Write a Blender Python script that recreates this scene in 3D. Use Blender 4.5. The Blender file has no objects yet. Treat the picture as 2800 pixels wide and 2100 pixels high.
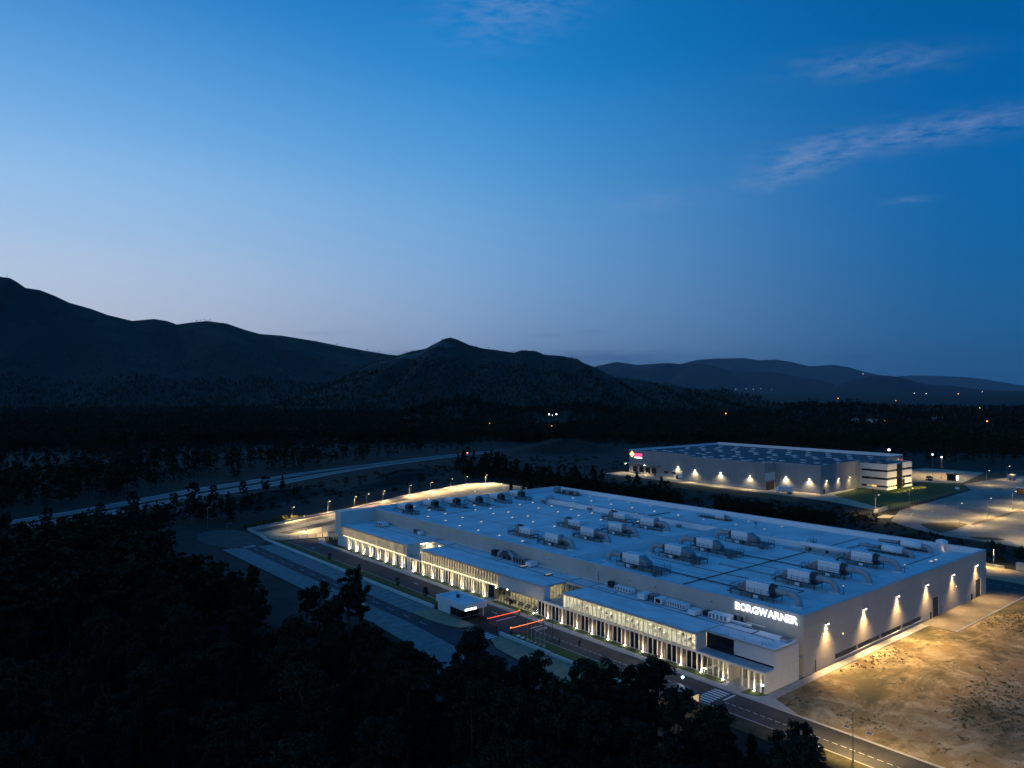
import bpy, math, random
import numpy as np
from mathutils import Matrix, Vector

random.seed(11)
RNG = np.random.default_rng(11)
SC = bpy.context.scene
COL = SC.collection

# ------------------------------------------------------------------ camera
cam = bpy.data.cameras.new('camera')
camera = bpy.data.objects.new('camera', cam)
COL.objects.link(camera)
SC.camera = camera
cam.sensor_width = 36.0
cam.lens = 26.554
cam.clip_start = 1.0
cam.clip_end = 160000.0
YAW, PITCH, ROLL = math.radians(39.545), math.radians(0.3243), math.radians(0.105)
_f = Vector((math.sin(YAW) * math.cos(PITCH), math.cos(YAW) * math.cos(PITCH), math.sin(PITCH)))
_r = Vector((math.cos(YAW), -math.sin(YAW), 0))
_u = _r.cross(_f)
_r2 = _r * math.cos(ROLL) + _u * math.sin(ROLL)
_u2 = _u * math.cos(ROLL) - _r * math.sin(ROLL)
mw = Matrix((_r2, _u2, -_f)).transposed().to_4x4()
mw.translation = Vector((-137.41, -77.26, 56.0))
camera.matrix_world = mw

# ------------------------------------------------------------------ view and render settings
SC.view_settings.view_transform = 'Standard'
SC.view_settings.look = 'None'
SC.view_settings.exposure = 0.0
SC.view_settings.gamma = 1.0
SC.view_settings.use_curve_mapping = False
SC.render.engine = 'CYCLES'
SC.cycles.use_denoising = True
SC.cycles.max_bounces = 5
SC.cycles.diffuse_bounces = 3
SC.cycles.glossy_bounces = 2
SC.cycles.transparent_max_bounces = 12
SC.cycles.volume_bounces = 0
SC.cycles.sample_clamp_indirect = 3.0
SC.cycles.caustics_reflective = False
SC.cycles.caustics_refractive = False


def s2l(c):
    return tuple(((v / 255) / 12.92 if v / 255 <= .04045 else ((v / 255 + .055) / 1.055) ** 2.4) for v in c) + (1.0,)


# ------------------------------------------------------------------ sky after sunset
SUN_AZ = math.radians(-55)          # the sun went down well to the left of the mountain
world = bpy.data.worlds.new('World')
SC.world = world
world.use_nodes = True
NT = world.node_tree
ND, LK = NT.nodes, NT.links


def wm(op, a, b=None, c=None, clamp=False):
    n = ND.new('ShaderNodeMath')
    n.operation = op
    n.use_clamp = clamp
    for i, v in enumerate((a, b, c)):
        if v is None:
            continue
        if isinstance(v, (int, float)):
            n.inputs[i].default_value = v
        else:
            LK.new(v, n.inputs[i])
    return n.outputs[0]


def wmix(f, a, b):
    n = ND.new('ShaderNodeMix')
    n.data_type = 'RGBA'
    for s, v in ((n.inputs[0], f), (n.inputs[6], a), (n.inputs[7], b)):
        if isinstance(v, (int, float)):
            s.default_value = v
        elif isinstance(v, tuple):
            s.default_value = v
        else:
            LK.new(v, s)
    return n.outputs[2]


tc = ND.new('ShaderNodeTexCoord')
sx = ND.new('ShaderNodeSeparateXYZ')
LK.new(tc.outputs['Generated'], sx.inputs[0])
DX, DY, DZ = sx.outputs
EL = wm('ARCSINE', DZ)
AZ = wm('ARCTAN2', DX, DY)
HR = wm('SQRT', wm('MAXIMUM', wm('SUBTRACT', 1.0, wm('MULTIPLY', DZ, DZ)), 1e-4))
CA = wm('DIVIDE', wm('ADD', wm('MULTIPLY', DX, math.sin(SUN_AZ)), wm('MULTIPLY', DY, math.cos(SUN_AZ))), HR)


def ramp(stops):
    n = ND.new('ShaderNodeValToRGB')
    n.color_ramp.interpolation = 'CARDINAL'
    el = n.color_ramp.elements
    while len(el) < len(stops):
        el.new(0.5)
    for e, (p, c) in zip(el, stops):
        e.position = p
        e.color = s2l(c)
    LK.new(wm('MULTIPLY', EL, 180 / math.pi / 60, clamp=True), n.inputs[0])     # 0..60 degrees
    return n.outputs[0]


SKY_GLOW = ramp([(0.0, (216, 204, 196)), (.08, (210, 208, 214)), (.2, (182, 204, 230)), (.4, (104, 164, 222)), (.6, (44, 122, 196)), (.8, (24, 106, 180)), (1.0, (18, 98, 170))])
SKY_SUN = ramp([(0.0, (196, 200, 213)), (.09, (192, 204, 224)), (.16, (172, 201, 233)), (.27, (128, 182, 233)), (.44, (50, 132, 204)), (.75, (24, 106, 180)), (1.0, (18, 98, 170))])
SKY_MID = ramp([(0.0, (92, 122, 160)), (.05, (118, 149, 188)), (.13, (118, 163, 210)), (.24, (92, 159, 216)), (.36, (46, 138, 208)), (.47, (18, 118, 192)), (.75, (16, 100, 174)), (1.0, (18, 98, 170))])
SKY_FAR = ramp([(0.0, (26, 80, 124)), (.06, (30, 93, 144)), (.15, (18, 99, 160)), (.28, (4, 98, 168)), (.44, (2, 90, 156)), (.75, (12, 88, 158)), (1.0, (18, 98, 170))])


def smooth(v, lo, hi):
    q = wm('MULTIPLY', wm('SUBTRACT', v, lo), 1 / (hi - lo), clamp=True)
    return wm('MULTIPLY', wm('MULTIPLY', q, q), wm('SUBTRACT', 3.0, wm('MULTIPLY', q, 2.0)))


F0, F1, F2 = smooth(CA, .5, 1.0), smooth(CA, -.2, .58), smooth(CA, -.64, .06)
sky_c = wmix(F0, wmix(F1, wmix(F2, SKY_FAR, SKY_MID), SKY_SUN), SKY_GLOW)

# thin high wisps of cloud: position (azimuth, elevation, degrees), spread, slope, strength
cp = ND.new('ShaderNodeCombineXYZ')
LK.new(wm('ADD', wm('MULTIPLY', AZ, 13.0), wm('MULTIPLY', EL, -16.0)), cp.inputs[0])
LK.new(wm('ADD', wm('MULTIPLY', EL, 44.0), wm('MULTIPLY', AZ, 5.0)), cp.inputs[1])
nz = ND.new('ShaderNodeTexNoise')
nz.inputs['Scale'].default_value = 1.9
nz.inputs['Detail'].default_value = 7.0
nz.inputs['Roughness'].default_value = .62
nz.inputs['Distortion'].default_value = .12
LK.new(cp.outputs[0], nz.inputs['Vector'])
NZ = wm('MULTIPLY', wm('SUBTRACT', nz.outputs[0], .36), 2.6, clamp=True)
wisps = None
for a0, e0, sa, se, sl, k in ((68.0, 16.6, 7.5, .8, .02, .50), (60.0, 15.4, 3.6, 1.1, .22, .46), (65.0, 21.3, 4.6, .8, -.06, .32),
                              (40.5, 27.6, 5.5, 2.4, .22, .40), (50.0, 13.6, 3.0, .8, .10, .22), (67.2, 12.5, 1.1, .22, 0, .32),
                              (30.0, 30.0, 9.0, 2.0, .05, .22), (95.0, 24.0, 8.0, 2.0, .05, .3), (-60., 22.0, 9.0, 2.0, .05, .3), (150., 30., 9., 2.5, .1, .3)):
    da = wm('SUBTRACT', AZ, math.radians(a0))
    de = wm('SUBTRACT', wm('SUBTRACT', EL, math.radians(e0)), wm('MULTIPLY', da, sl))
    q = wm('ADD', wm('POWER', wm('ABSOLUTE', wm('MULTIPLY', da, 1 / math.radians(sa))), 2.0), wm('POWER', wm('ABSOLUTE', wm('MULTIPLY', de, 1 / math.radians(se))), 2.0))
    g = wm('MULTIPLY', wm('EXPONENT', wm('MULTIPLY', q, -1.0)), k)
    wisps = g if wisps is None else wm('ADD', wisps, g)
sky_c = wmix(wm('MULTIPLY', wisps, NZ, clamp=True), sky_c, s2l((150, 168, 205)))
# low dark cloud bars near the horizon
bars = None
for a0, e0, sa, se, k in ((46.8, 2.2, 6.5, .55, .62), (42.2, 4.0, 1.6, .16, .22), (63.8, 2.25, 1.2, .2, .4), (25.5, 4.0, 2.0, .2, .18), (32.0, 2.6, 2.4, .2, .3), (45.5, 4.3, 1.2, .12, .18)):
    da = wm('MULTIPLY', wm('SUBTRACT', AZ, math.radians(a0)), 1 / math.radians(sa))
    de = wm('MULTIPLY', wm('SUBTRACT', EL, math.radians(e0)), 1 / math.radians(se))
    g = wm('MULTIPLY', wm('EXPONENT', wm('MULTIPLY', wm('ADD', wm('MULTIPLY', da, da), wm('MULTIPLY', de, de)), -1.0)), k)
    bars = g if bars is None else wm('ADD', bars, g)
sky_c = wmix(wm('MULTIPLY', bars, wm('ADD', NZ, .35), clamp=True), sky_c, s2l((30, 76, 128)))
LK.new(sky_c, ND['Background'].inputs[0])
ND['Background'].inputs[1].default_value = 1.0

# ------------------------------------------------------------------ helpers
class MB:
    def __init__(s):
        s.v, s.f = [], []

    def add(s, vs, fs):
        o = len(s.v)
        s.v += [tuple(p) for p in vs]
        s.f += [tuple(i + o for i in f) for f in fs]
        return s

    def box(s, x0, x1, y0, y1, z0, z1):
        return s.add([(x0, y0, z0), (x1, y0, z0), (x1, y1, z0), (x0, y1, z0), (x0, y0, z1), (x1, y0, z1), (x1, y1, z1), (x0, y1, z1)],
                     [(0, 3, 2, 1), (4, 5, 6, 7), (0, 1, 5, 4), (1, 2, 6, 5), (2, 3, 7, 6), (3, 0, 4, 7)])

    def prism(s, pts, z0, z1):
        n = len(pts)
        return s.add([(x, y, z0) for x, y in pts] + [(x, y, z1) for x, y in pts],
                     [tuple(range(n - 1, -1, -1)), tuple(range(n, 2 * n))] + [(i, (i + 1) % n, n + (i + 1) % n, n + i) for i in range(n)])

    def sheet(s, pts, z):
        return s.add([(x, y, z) for x, y in pts], [tuple(range(len(pts)))])

    def cyl(s, p0, p1, r0, r1=None, n=8):
        return s.tube([p0, p1], [r0, r0 if r1 is None else r1], n)

    def tube(s, path, r, n=8):
        P = [Vector(p) for p in path]
        R = r if isinstance(r, (list, tuple)) else [r] * len(P)
        vs, fs = [], []
        up = None
        for i, p in enumerate(P):
            t = (P[min(i + 1, len(P) - 1)] - P[max(i - 1, 0)]).normalized()
            if up is None:
                up = Vector((1, 0, 0)) if abs(t.x) < .8 else Vector((0, 1, 0))
            a = (up - t * up.dot(t)).normalized()
            b = t.cross(a)
            up = a
            for k in range(n):
                q = 2 * math.pi * k / n
                vs.append(p + (a * math.cos(q) + b * math.sin(q)) * R[i])
        for i in range(len(P) - 1):
            for k in range(n):
                fs.append((i * n + k, i * n + (k + 1) % n, (i + 1) * n + (k + 1) % n, (i + 1) * n + k))
        fs.append(tuple(range(n - 1, -1, -1)))
        fs.append(tuple(range((len(P) - 1) * n, len(P) * n)))
        return s.add(vs, fs)

    def lathe(s, prof, n=12, c=(0, 0, 0)):
        vs, fs = [], []
        for r, z in prof:
            for k in range(n):
                q = 2 * math.pi * k / n
                vs.append((c[0] + r * math.cos(q), c[1] + r * math.sin(q), c[2] + z))
        for i in range(len(prof) - 1):
            for k in range(n):
                fs.append((i * n + k, i * n + (k + 1) % n, (i + 1) * n + (k + 1) % n, (i + 1) * n + k))
        fs.append(tuple(range((len(prof) - 1) * n, len(prof) * n)))
        return s.add(vs, fs)

    def mesh(s, name, m, smooth=False):
        me = bpy.data.meshes.new(name)
        me.from_pydata(s.v, [], s.f)
        if m:
            me.materials.append(m)
        if smooth:
            me.polygons.foreach_set('use_smooth', [True] * len(me.polygons))
        me.update()
        return me

    def build(s, name, m, parent=None, loc=None, smooth=False):
        return link(name, s.mesh(name, m, smooth), parent, loc)


def link(name, data, parent=None, loc=None, rotz=0, scale=None):
    o = bpy.data.objects.new(name, data)
    COL.objects.link(o)
    if parent is not None:
        o.parent = parent
    if loc is not None:
        o.location = loc
    if rotz:
        o.rotation_euler = (0, 0, rotz)
    if scale is not None:
        o.scale = scale
    return o


def tag(o, label=None, cat=None, group=None, kind=None):
    for k, v in (('label', label), ('category', cat), ('group', group), ('kind', kind)):
        if v:
            o[k] = v
    return o


def thing(name, label, cat, loc=(0, 0, 0), rotz=0, group=None):
    o = link(name, None, None, loc, rotz)
    o.empty_display_size = .2
    return tag(o, label, cat, group)


def struct(name, mb, m, label=None):
    return tag(mb.build(name, m), label, None, None, 'structure')


def copy_tree(o, parent=None):
    c = o.copy()
    COL.objects.link(c)
    if parent is not None:
        c.parent = parent
    for ch in list(o.children):
        copy_tree(ch, c)
    return c


def to_mesh(o):
    """replace a text object by a mesh object of the same name, parent and place"""
    bpy.context.view_layer.update()
    me = bpy.data.meshes.new_from_object(o.evaluated_get(bpy.context.evaluated_depsgraph_get()))
    n, p, l, r, s = o.name, o.parent, o.location.copy(), o.rotation_euler.copy(), o.scale.copy()
    bpy.data.objects.remove(o)
    q = link(n, me, p, l)
    q.rotation_euler = r
    q.scale = s
    return q


_UB = {}


def bx(name, m, parent, x0, x1, y0, y1, z0, z1):
    """one box piece; pieces of a material share one mesh"""
    k = m.name
    if k not in _UB:
        _UB[k] = MB().box(0, 1, 0, 1, 0, 1).mesh('piece_' + k, m)
    return link(name, _UB[k], parent, (x0, y0, z0), 0, (x1 - x0, y1 - y0, z1 - z0))


ORD = ['first', 'second', 'third', 'fourth', 'fifth', 'sixth', 'seventh', 'eighth', 'ninth', 'tenth', 'eleventh', 'twelfth', 'thirteenth', 'fourteenth', 'fifteenth', 'sixteenth', 'seventeenth', 'eighteenth', 'nineteenth', 'twentieth']


def pm(name, col, rough=.8, var=.22, scale=.4, bump=0., metal=0., col2=None, spec=.3, lo=.35, hi=.65, detail=5, stretch=None):
    m = bpy.data.materials.new(name)
    m.use_nodes = True
    nt = m.node_tree
    n, l = nt.nodes, nt.links
    b = n['Principled BSDF']
    b.inputs['Roughness'].default_value = rough
    b.inputs['Metallic'].default_value = metal
    b.inputs['Specular IOR Level'].default_value = spec
    g = n.new('ShaderNodeNewGeometry')
    t = n.new('ShaderNodeTexNoise')
    t.inputs['Scale'].default_value = scale
    t.inputs['Detail'].default_value = detail
    t.inputs['Roughness'].default_value = .62
    src = g.outputs['Position']
    if stretch:
        v = n.new('ShaderNodeVectorMath')
        v.operation = 'MULTIPLY'
        v.inputs[1].default_value = stretch
        l.new(src, v.inputs[0])
        src = v.outputs[0]
    l.new(src, t.inputs['Vector'])
    mr = n.new('ShaderNodeMapRange')
    mr.inputs['From Min'].default_value = lo
    mr.inputs['From Max'].default_value = hi
    l.new(t.outputs[0], mr.inputs['Value'])
    x = n.new('ShaderNodeMix')
    x.data_type = 'RGBA'
    c2 = col2 or tuple(min(1, c * (1 + var)) for c in col)
    c1 = col if col2 else tuple(c * (1 - var) for c in col)
    x.inputs[6].default_value = (*c1, 1)
    x.inputs[7].default_value = (*c2, 1)
    l.new(mr.outputs[0], x.inputs[0])
    l.new(x.outputs[2], b.inputs['Base Color'])
    if bump:
        bp = n.new('ShaderNodeBump')
        bp.inputs['Strength'].default_value = bump
        bp.inputs['Distance'].default_value = .05
        t2 = n.new('ShaderNodeTexNoise')
        t2.inputs['Scale'].default_value = scale * 9
        l.new(src, t2.inputs['Vector'])
        l.new(t2.outputs[0], bp.inputs['Height'])
        l.new(bp.outputs[0], b.inputs['Normal'])
    return m


def em(name, col, strength):
    m = bpy.data.materials.new(name)
    m.use_nodes = True
    n = m.node_tree.nodes
    n.remove(n['Principled BSDF'])
    e = n.new('ShaderNodeEmission')
    e.inputs[0].default_value = (*col, 1)
    e.inputs[1].default_value = strength
    m.node_tree.links.new(e.outputs[0], n['Material Output'].inputs[0])
    return m


def glass(name, tint=(.8, .85, .85), fac=.12):
    m = bpy.data.materials.new(name)
    m.use_nodes = True
    n, l = m.node_tree.nodes, m.node_tree.links
    n.remove(n['Principled BSDF'])
    t = n.new('ShaderNodeBsdfTransparent')
    t.inputs[0].default_value = (*tint, 1)
    g = n.new('ShaderNodeBsdfGlossy')
    g.inputs['Roughness'].default_value = .04
    x = n.new('ShaderNodeMixShader')
    x.inputs[0].default_value = fac
    l.new(t.outputs[0], x.inputs[1])
    l.new(g.outputs[0], x.inputs[2])
    l.new(x.outputs[0], n['Material Output'].inputs[0])
    return m


def light(name, kind, parent, loc, energy, col, size=.1, target=None, spot=None, blend=.5):
    d = bpy.data.lights.new(name, kind)
    d.energy = energy
    d.color = col
    d.shadow_soft_size = size
    if kind == 'SPOT':
        d.spot_size = math.radians(spot)
        d.spot_blend = blend
    o = bpy.data.objects.new(name, d)
    COL.objects.link(o)
    o.parent = parent
    o.location = loc
    if target is not None:
        o.rotation_euler = (Vector(target)).to_track_quat('-Z', 'Y').to_euler()
    return o


# ------------------------------------------------------------------ materials
M = {}
M['scrub'] = pm('scrub', (.008, .010, .006), .95, scale=.06, col2=(.018, .017, .010), bump=.4)
M['asphalt'] = pm('asphalt', (.055, .05, .047), .85, .3, scale=.25, bump=.2)
M['asphalt_new'] = pm('asphalt_new', (.028, .036, .045), .8, .25, scale=.3, bump=.2)
M['pavers'] = pm('pavers', (.19, .185, .175), .85, .25, scale=.5, bump=.3)
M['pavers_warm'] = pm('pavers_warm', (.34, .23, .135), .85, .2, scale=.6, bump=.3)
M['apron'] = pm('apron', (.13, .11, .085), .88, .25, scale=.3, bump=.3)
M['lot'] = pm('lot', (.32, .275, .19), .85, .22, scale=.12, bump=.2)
M['yard'] = pm('yard', (.24, .22, .18), .88, .35, scale=.07, bump=.3)
M['sidewalk'] = pm('sidewalk', (.36, .34, .31), .85, .15, scale=.9, bump=.2)
M['motorway'] = pm('motorway', (.085, .085, .09), .6, .15, scale=.1)
M['seam'] = pm('seam', (.44, .44, .44), .7, .15)
M['kerb'] = pm('kerb', (.42, .41, .39), .8, .12, scale=1.2)
M['paint'] = pm('paint', (.62, .62, .62), .7, .15, scale=2.)
M['grass'] = pm('grass', (.045, .07, .012), .95, scale=.8, col2=(.075, .1, .02), bump=.6)
M['grass_dry'] = pm('grass_dry', (.06, .06, .018), .95, scale=.25, col2=(.11, .1, .04), bump=.6)
M['earth'] = pm('earth', (.022, .017, .013), .95, scale=.12, col2=(.045, .034, .026), bump=.5)
M['wall'] = pm('wall', (.52, .465, .40), .75, .08, scale=.15, stretch=(1, 1, .35))
M['joint'] = pm('joint', (.1, .1, .1), .9, .1)
M['membrane'] = pm('membrane', (.66, .65, .64), .7, .2, scale=.16, lo=.3, hi=.7, detail=9, stretch=(.5, 1, 1))
M['membrane_low'] = pm('membrane_low', (.66, .66, .66), .7, .16, scale=.3, detail=9, stretch=(1, .4, 1))
M['parapet'] = pm('parapet', (.78, .78, .79), .6, .05, scale=.2)
M['coping'] = pm('coping', (.5, .52, .54), .4, .05, metal=.3)
M['gutter'] = pm('gutter', (.13, .08, .05), .9, .3, scale=.5)
M['white'] = pm('white', (.78, .78, .77), .55, .05, scale=.6)
M['render'] = pm('render', (.66, .63, .58), .8, .05, scale=.4)
M['cream'] = pm('cream', (.68, .66, .60), .7, .04, scale=.6)
M['ahu'] = pm('ahu', (.80, .80, .80), .4, .06, scale=.5)
M['ahu_grey'] = pm('ahu_grey', (.24, .25, .26), .5, .12, scale=.6)
M['duct'] = pm('duct', (.34, .34, .35), .6, .15, scale=.8)
M['dark'] = pm('dark', (.05, .055, .06), .6, .15)
M['steel'] = pm('steel', (.07, .075, .08), .5, .2, metal=.4)
M['galv'] = pm('galv', (.32, .33, .33), .45, .1, metal=.5)
M['black'] = pm('black', (.012, .012, .013), .5, .1)
M['dark_glass'] = pm('dark_glass', (.012, .014, .017), .08, .1, spec=.5)
M['brown'] = pm('brown', (.085, .062, .05), .7, .12, scale=.8)
M['glass'] = glass('glass')
M['concrete'] = pm('concrete', (.38, .37, .36), .8, .12, scale=.5)
M['lit_warm'] = em('lit_warm', (1.0, .76, .40), 22.0)
M['lit_white'] = em('lit_white', (1.0, .84, .56), 28.0)
M['lens_white'] = em('lens_white', (1.0, .94, .88), 22.0)
M['fin_glow'] = em('fin_glow', (1.0, .74, .38), 9.0)  # emission of the added strips that light the upper fins
M['lens_warm'] = em('lens_warm', (1.0, .78, .45), 14.0)
M['lens_blue'] = em('lens_blue', (.55, .75, 1.0), 16.0)
M['dome_lit'] = em('dome_lit', (1.0, .78, .50), .8)
M['dome_dim'] = em('dome_dim', (.75, .68, .62), .4)
M['sign_face'] = em('sign_face', (.86, .92, 1.0), 3.0)
M['sign_side'] = em('sign_side', (.04, .25, 1.0), .9)
M['led_red'] = em('led_red', (1.0, .08, .03), 3.0)
M['led_orange'] = em('led_orange', (1.0, .22, .04), 3.0)

# ================================================================== GROUND AND ROADS
def ell(cx, cy, rx, ry, n=28, a0=0, a1=360):
    return [(cx + rx * math.cos(math.radians(a0 + (a1 - a0) * k / n)), cy + ry * math.sin(math.radians(a0 + (a1 - a0) * k / n))) for k in range(n)]


struct('ground', MB().sheet([(-58000, -58000), (58000, -58000), (58000, 58000), (-58000, 58000)], -.06), M['scrub'])


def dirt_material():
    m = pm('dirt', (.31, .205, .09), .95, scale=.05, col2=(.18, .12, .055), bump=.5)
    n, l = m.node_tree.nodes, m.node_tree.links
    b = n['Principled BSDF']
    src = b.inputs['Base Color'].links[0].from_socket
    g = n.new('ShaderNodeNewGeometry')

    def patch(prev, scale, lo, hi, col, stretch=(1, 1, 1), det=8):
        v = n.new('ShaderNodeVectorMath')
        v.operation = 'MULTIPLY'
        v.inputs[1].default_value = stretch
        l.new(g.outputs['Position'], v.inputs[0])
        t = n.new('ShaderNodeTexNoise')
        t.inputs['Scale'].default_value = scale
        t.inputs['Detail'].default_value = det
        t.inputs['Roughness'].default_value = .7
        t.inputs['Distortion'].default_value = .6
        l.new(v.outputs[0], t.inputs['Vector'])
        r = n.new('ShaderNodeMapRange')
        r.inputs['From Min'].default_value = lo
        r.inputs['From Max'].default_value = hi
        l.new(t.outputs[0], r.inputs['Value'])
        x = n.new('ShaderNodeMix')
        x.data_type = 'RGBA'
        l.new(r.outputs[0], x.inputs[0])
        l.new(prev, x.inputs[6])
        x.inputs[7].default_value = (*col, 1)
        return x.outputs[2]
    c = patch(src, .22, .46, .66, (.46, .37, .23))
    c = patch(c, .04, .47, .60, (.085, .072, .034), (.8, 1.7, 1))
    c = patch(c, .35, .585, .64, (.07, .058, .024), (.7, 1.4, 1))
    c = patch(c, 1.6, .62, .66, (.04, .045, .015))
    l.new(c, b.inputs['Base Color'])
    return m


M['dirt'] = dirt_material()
M['grass_dry'] = pm('grass_dry_verge', (.035, .03, .012), .95, scale=.5, col2=(.08, .065, .03), bump=.6)
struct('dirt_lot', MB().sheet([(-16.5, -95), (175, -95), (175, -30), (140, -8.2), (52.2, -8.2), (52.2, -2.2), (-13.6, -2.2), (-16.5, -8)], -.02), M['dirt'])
M['rut'] = pm('rut', (.19, .135, .07), .95, scale=.9, col2=(.29, .21, .11), bump=.6)
for k, (p0, p1, p2) in enumerate((((100, -40), (62, -22), (20, -26)), ((102, -37), (64, -19.4), (21, -23.4)), ((60, -60), (40, -30), (34, -9)), ((63, -60), (43, -30), (37, -9)), ((-8, -30), (30, -40), (90, -62)), ((-6, -27.6), (31, -37.4), (92, -59)), ((48, -12), (70, -15), (98, -11)), ((48, -14), (70, -17.2), (98, -13)))):
    P = []
    for i in range(25):
        q = i / 24
        x = (1 - q) ** 2 * p0[0] + 2 * q * (1 - q) * p1[0] + q * q * p2[0]
        y = (1 - q) ** 2 * p0[1] + 2 * q * (1 - q) * p1[1] + q * q * p2[1]
        P.append((x + random.gauss(0, .12), y + random.gauss(0, .12), .16 + .22 * random.random()))
    struct('tyre_track', MB().sheet([(x, y + w) for x, y, w in P] + [(x, y - w) for x, y, w in reversed(P)], -.012), M['rut'])
struct('clearing', MB().sheet([(-45, 246), (-44, 222), (-49, 196), (-49, 90), (-58, 78), (-74, 96), (-99, 124), (-101, 172), (-84, 226), (-62, 250)], -.02), M['earth'])
inner = struct('inner_road', MB().sheet([(-25, -95), (-17.3, -95), (-17.3, 178), (-14, 185.5), (-24.6, 188), (-25, 176), (-25, 66.5), (-30.2, 66.5), (-34.2, 64.8), (-34.2, 56.2), (-30.2, 55.6), (-26.6, 56.6), (-25, 53.5)], 0.0), M['asphalt'])
outer = struct('outer_road', MB().sheet([(-41.2, 186), (-41, 78), (-42.4, 56), (-45.5, 30), (-49, -10), (-53, -60), (-46, -60), (-41, -10), (-38, 30), (-36.6, 50), (-34.3, 55.6), (-34.3, 65.2), (-36, 70), (-36.8, 79), (-36.7, 186)], 0.0), M['asphalt_new'])
struct('outer_pavement', MB().sheet([(-41.3, 188), (-41.1, 78), (-42.5, 56), (-45.6, 30), (-49.1, -10), (-53.1, -60), (-76, -60), (-72, 20), (-58, 46), (-50.3, 56), (-49, 69), (-48, 82), (-48.2, 188)], .004), M['pavers'])
struct('parking_strip', MB().sheet([(-36.6, 186), (-36.7, 84), (-30.3, 84), (-30.3, 186)], .004), M['pavers'])
struct('cul_de_sac', MB().sheet(ell(-39.5, 207, 9.8, 19), .012), M['asphalt'])
struct('turning_pavement', MB().sheet(ell(-39, 206, 10.6, 20.5), .004), M['asphalt'])
struct('paved_island', MB().prism([(-36.5, 84), (-36.5, 77), (-35.7, 70.5), (-34.2, 66.6), (-31.5, 65.6), (-30.3, 66), (-30.3, 84)], -.02, .1), M['pavers_warm'])
struct('paved_corner', MB().prism([(-30.4, 56.2), (-33.6, 55.6), (-36.2, 50.5), (-37.4, 38), (-38.6, 20), (-30.4, 20)], -.02, .1), M['pavers_warm'])
side_pave = struct('pavement', MB().prism([(-17.2, -8), (-16.6, -8), (-13.7, -2.2), (-13.7, 8), (-15.35, 8), (-15.35, 79), (-13.6, 79), (-13.6, 83), (-15.35, 83), (-15.35, 118.3), (-13.6, 118.3), (-13.6, 124.6), (-15.35, 124.6), (-15.35, 176), (-12, 184), (-14, 185), (-17.2, 178)], -.02, .11), M['sidewalk'])
bx('kerb', M['kerb'], side_pave, -17.34, -17.2, -8, 178, -.02, .13)
for y0, y1 in ((8.05, 78.9), (83.1, 118.2), (124.7, 166)):
    struct('lawn', MB().prism([(-15.3, y0), (-13.62, y0), (-13.62, y1), (-15.3, y1)], -.02, .12), M['grass'])
struct('entrance_bed', MB().prism([(-15.5, .2), (-13.4, -.6), (-13.2, 3.1), (-16.2, 3.4)], .0, .14), M['grass'])
struct('verge', MB().prism([(-29.7, -95), (-25.3, -95), (-25.3, 17.9), (-29.7, 17.9)], -.02, .12), M['grass_dry'])
struct('lawn', MB().prism([(-29.7, 18), (-25.3, 18), (-25.2, 50), (-25.6, 53.4), (-26.8, 55.2), (-28.6, 55.6), (-29.7, 55.2)], -.02, .12), M['grass'])
struct('lawn', MB().prism([(-29.7, 84.5), (-25.2, 84.5), (-25.2, 186), (-28.4, 189)[0:2], (-29.7, 189)], -.02, .12), M['grass'])
kerbs = struct('kerb', MB().box(-25.18, -25.02, -60, 50, 0, .14), M['kerb'])
bx('kerb_line', M['kerb'], kerbs, -25.18, -25.02, 84.5, 186, 0, .14)
bx('kerb_line', M['kerb'], kerbs, -17.25, -16.85, -95, -8.1, -.02, .13)
bx('kerb_line', M['kerb'], kerbs, -25.18, -25.02, -95, -60.02, 0, .14)
struct('walkway', MB().prism([(-13.7, -2.15), (-2.0, -2.15), (52.3, -2.15), (52.3, -.35), (-2, -.35), (-2, -.12), (-13.7, -.12)], -.02, .1), M['sidewalk'])
apron = struct('loading_apron', MB().prism([(52.4, -8), (100, -8), (100, -.1), (95.6, -.1), (52.4, -.1)], -.02, .05), M['apron'])
bx('kerb', M['kerb'], apron, 52.3, 100, -8.25, -8.02, -.02, .14)
ring = struct('ring_road', MB().sheet([(96, -.05), (100.1, -.05), (100.1, -50), (113.6, -50), (113.6, 172.4), (96, 172.4)], 0.0), M['asphalt'])
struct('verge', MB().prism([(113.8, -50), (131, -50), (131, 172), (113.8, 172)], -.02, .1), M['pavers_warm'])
for k in range(36):
    bx('dash', M['paint'], ring, 107.6, 107.75, -24 + k * 2.2, -22.6 + k * 2.2, .006, .012)

# left car park
lot = struct('car_park', MB().sheet([(-27.6, 192), (-14, 187.4), (-2, 186.5), (-2, 172.6), (137, 172.6), (137, 243), (136, 271), (122, 277), (72, 260), (27, 238), (-6, 227), (-28, 218)], 0.0), M['lot'])
for a, b in (((-26, 213), (66, 252)), ((-20, 203), (66, 238))):
    d = Vector((b[0] - a[0], b[1] - a[1])).normalized()
    nrm = Vector((-d.y, d.x)) * 2.9
    tag(MB().sheet([(a[0] + nrm.x, a[1] + nrm.y), (a[0] - nrm.x, a[1] - nrm.y), (b[0] - nrm.x, b[1] - nrm.y), (b[0] + nrm.x, b[1] + nrm.y)], .006).build('lane', M['asphalt'], lot))
    for k in range(34):
        p = Vector(a) + d * (2 + k * 2.6)
        q = p - nrm * .98
        e = q - nrm.normalized() * 4.6
        w = d * .07
        MB().sheet([(q.x - w.x, q.y - w.y), (e.x - w.x, e.y - w.y), (e.x + w.x, e.y + w.y), (q.x + w.x, q.y + w.y)], .012).build('bay_line', M['paint'], lot)
edge = [(-28.2, 218.2), (-6, 227.3), (27, 238.4), (66, 257.4), (72, 260.4), (122, 277.4), (136.4, 271.4), (137.4, 243), (137.4, 172)]
wall = thing('retaining_wall', 'low pale wall along the far edge of the floodlit car park', 'wall')
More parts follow.
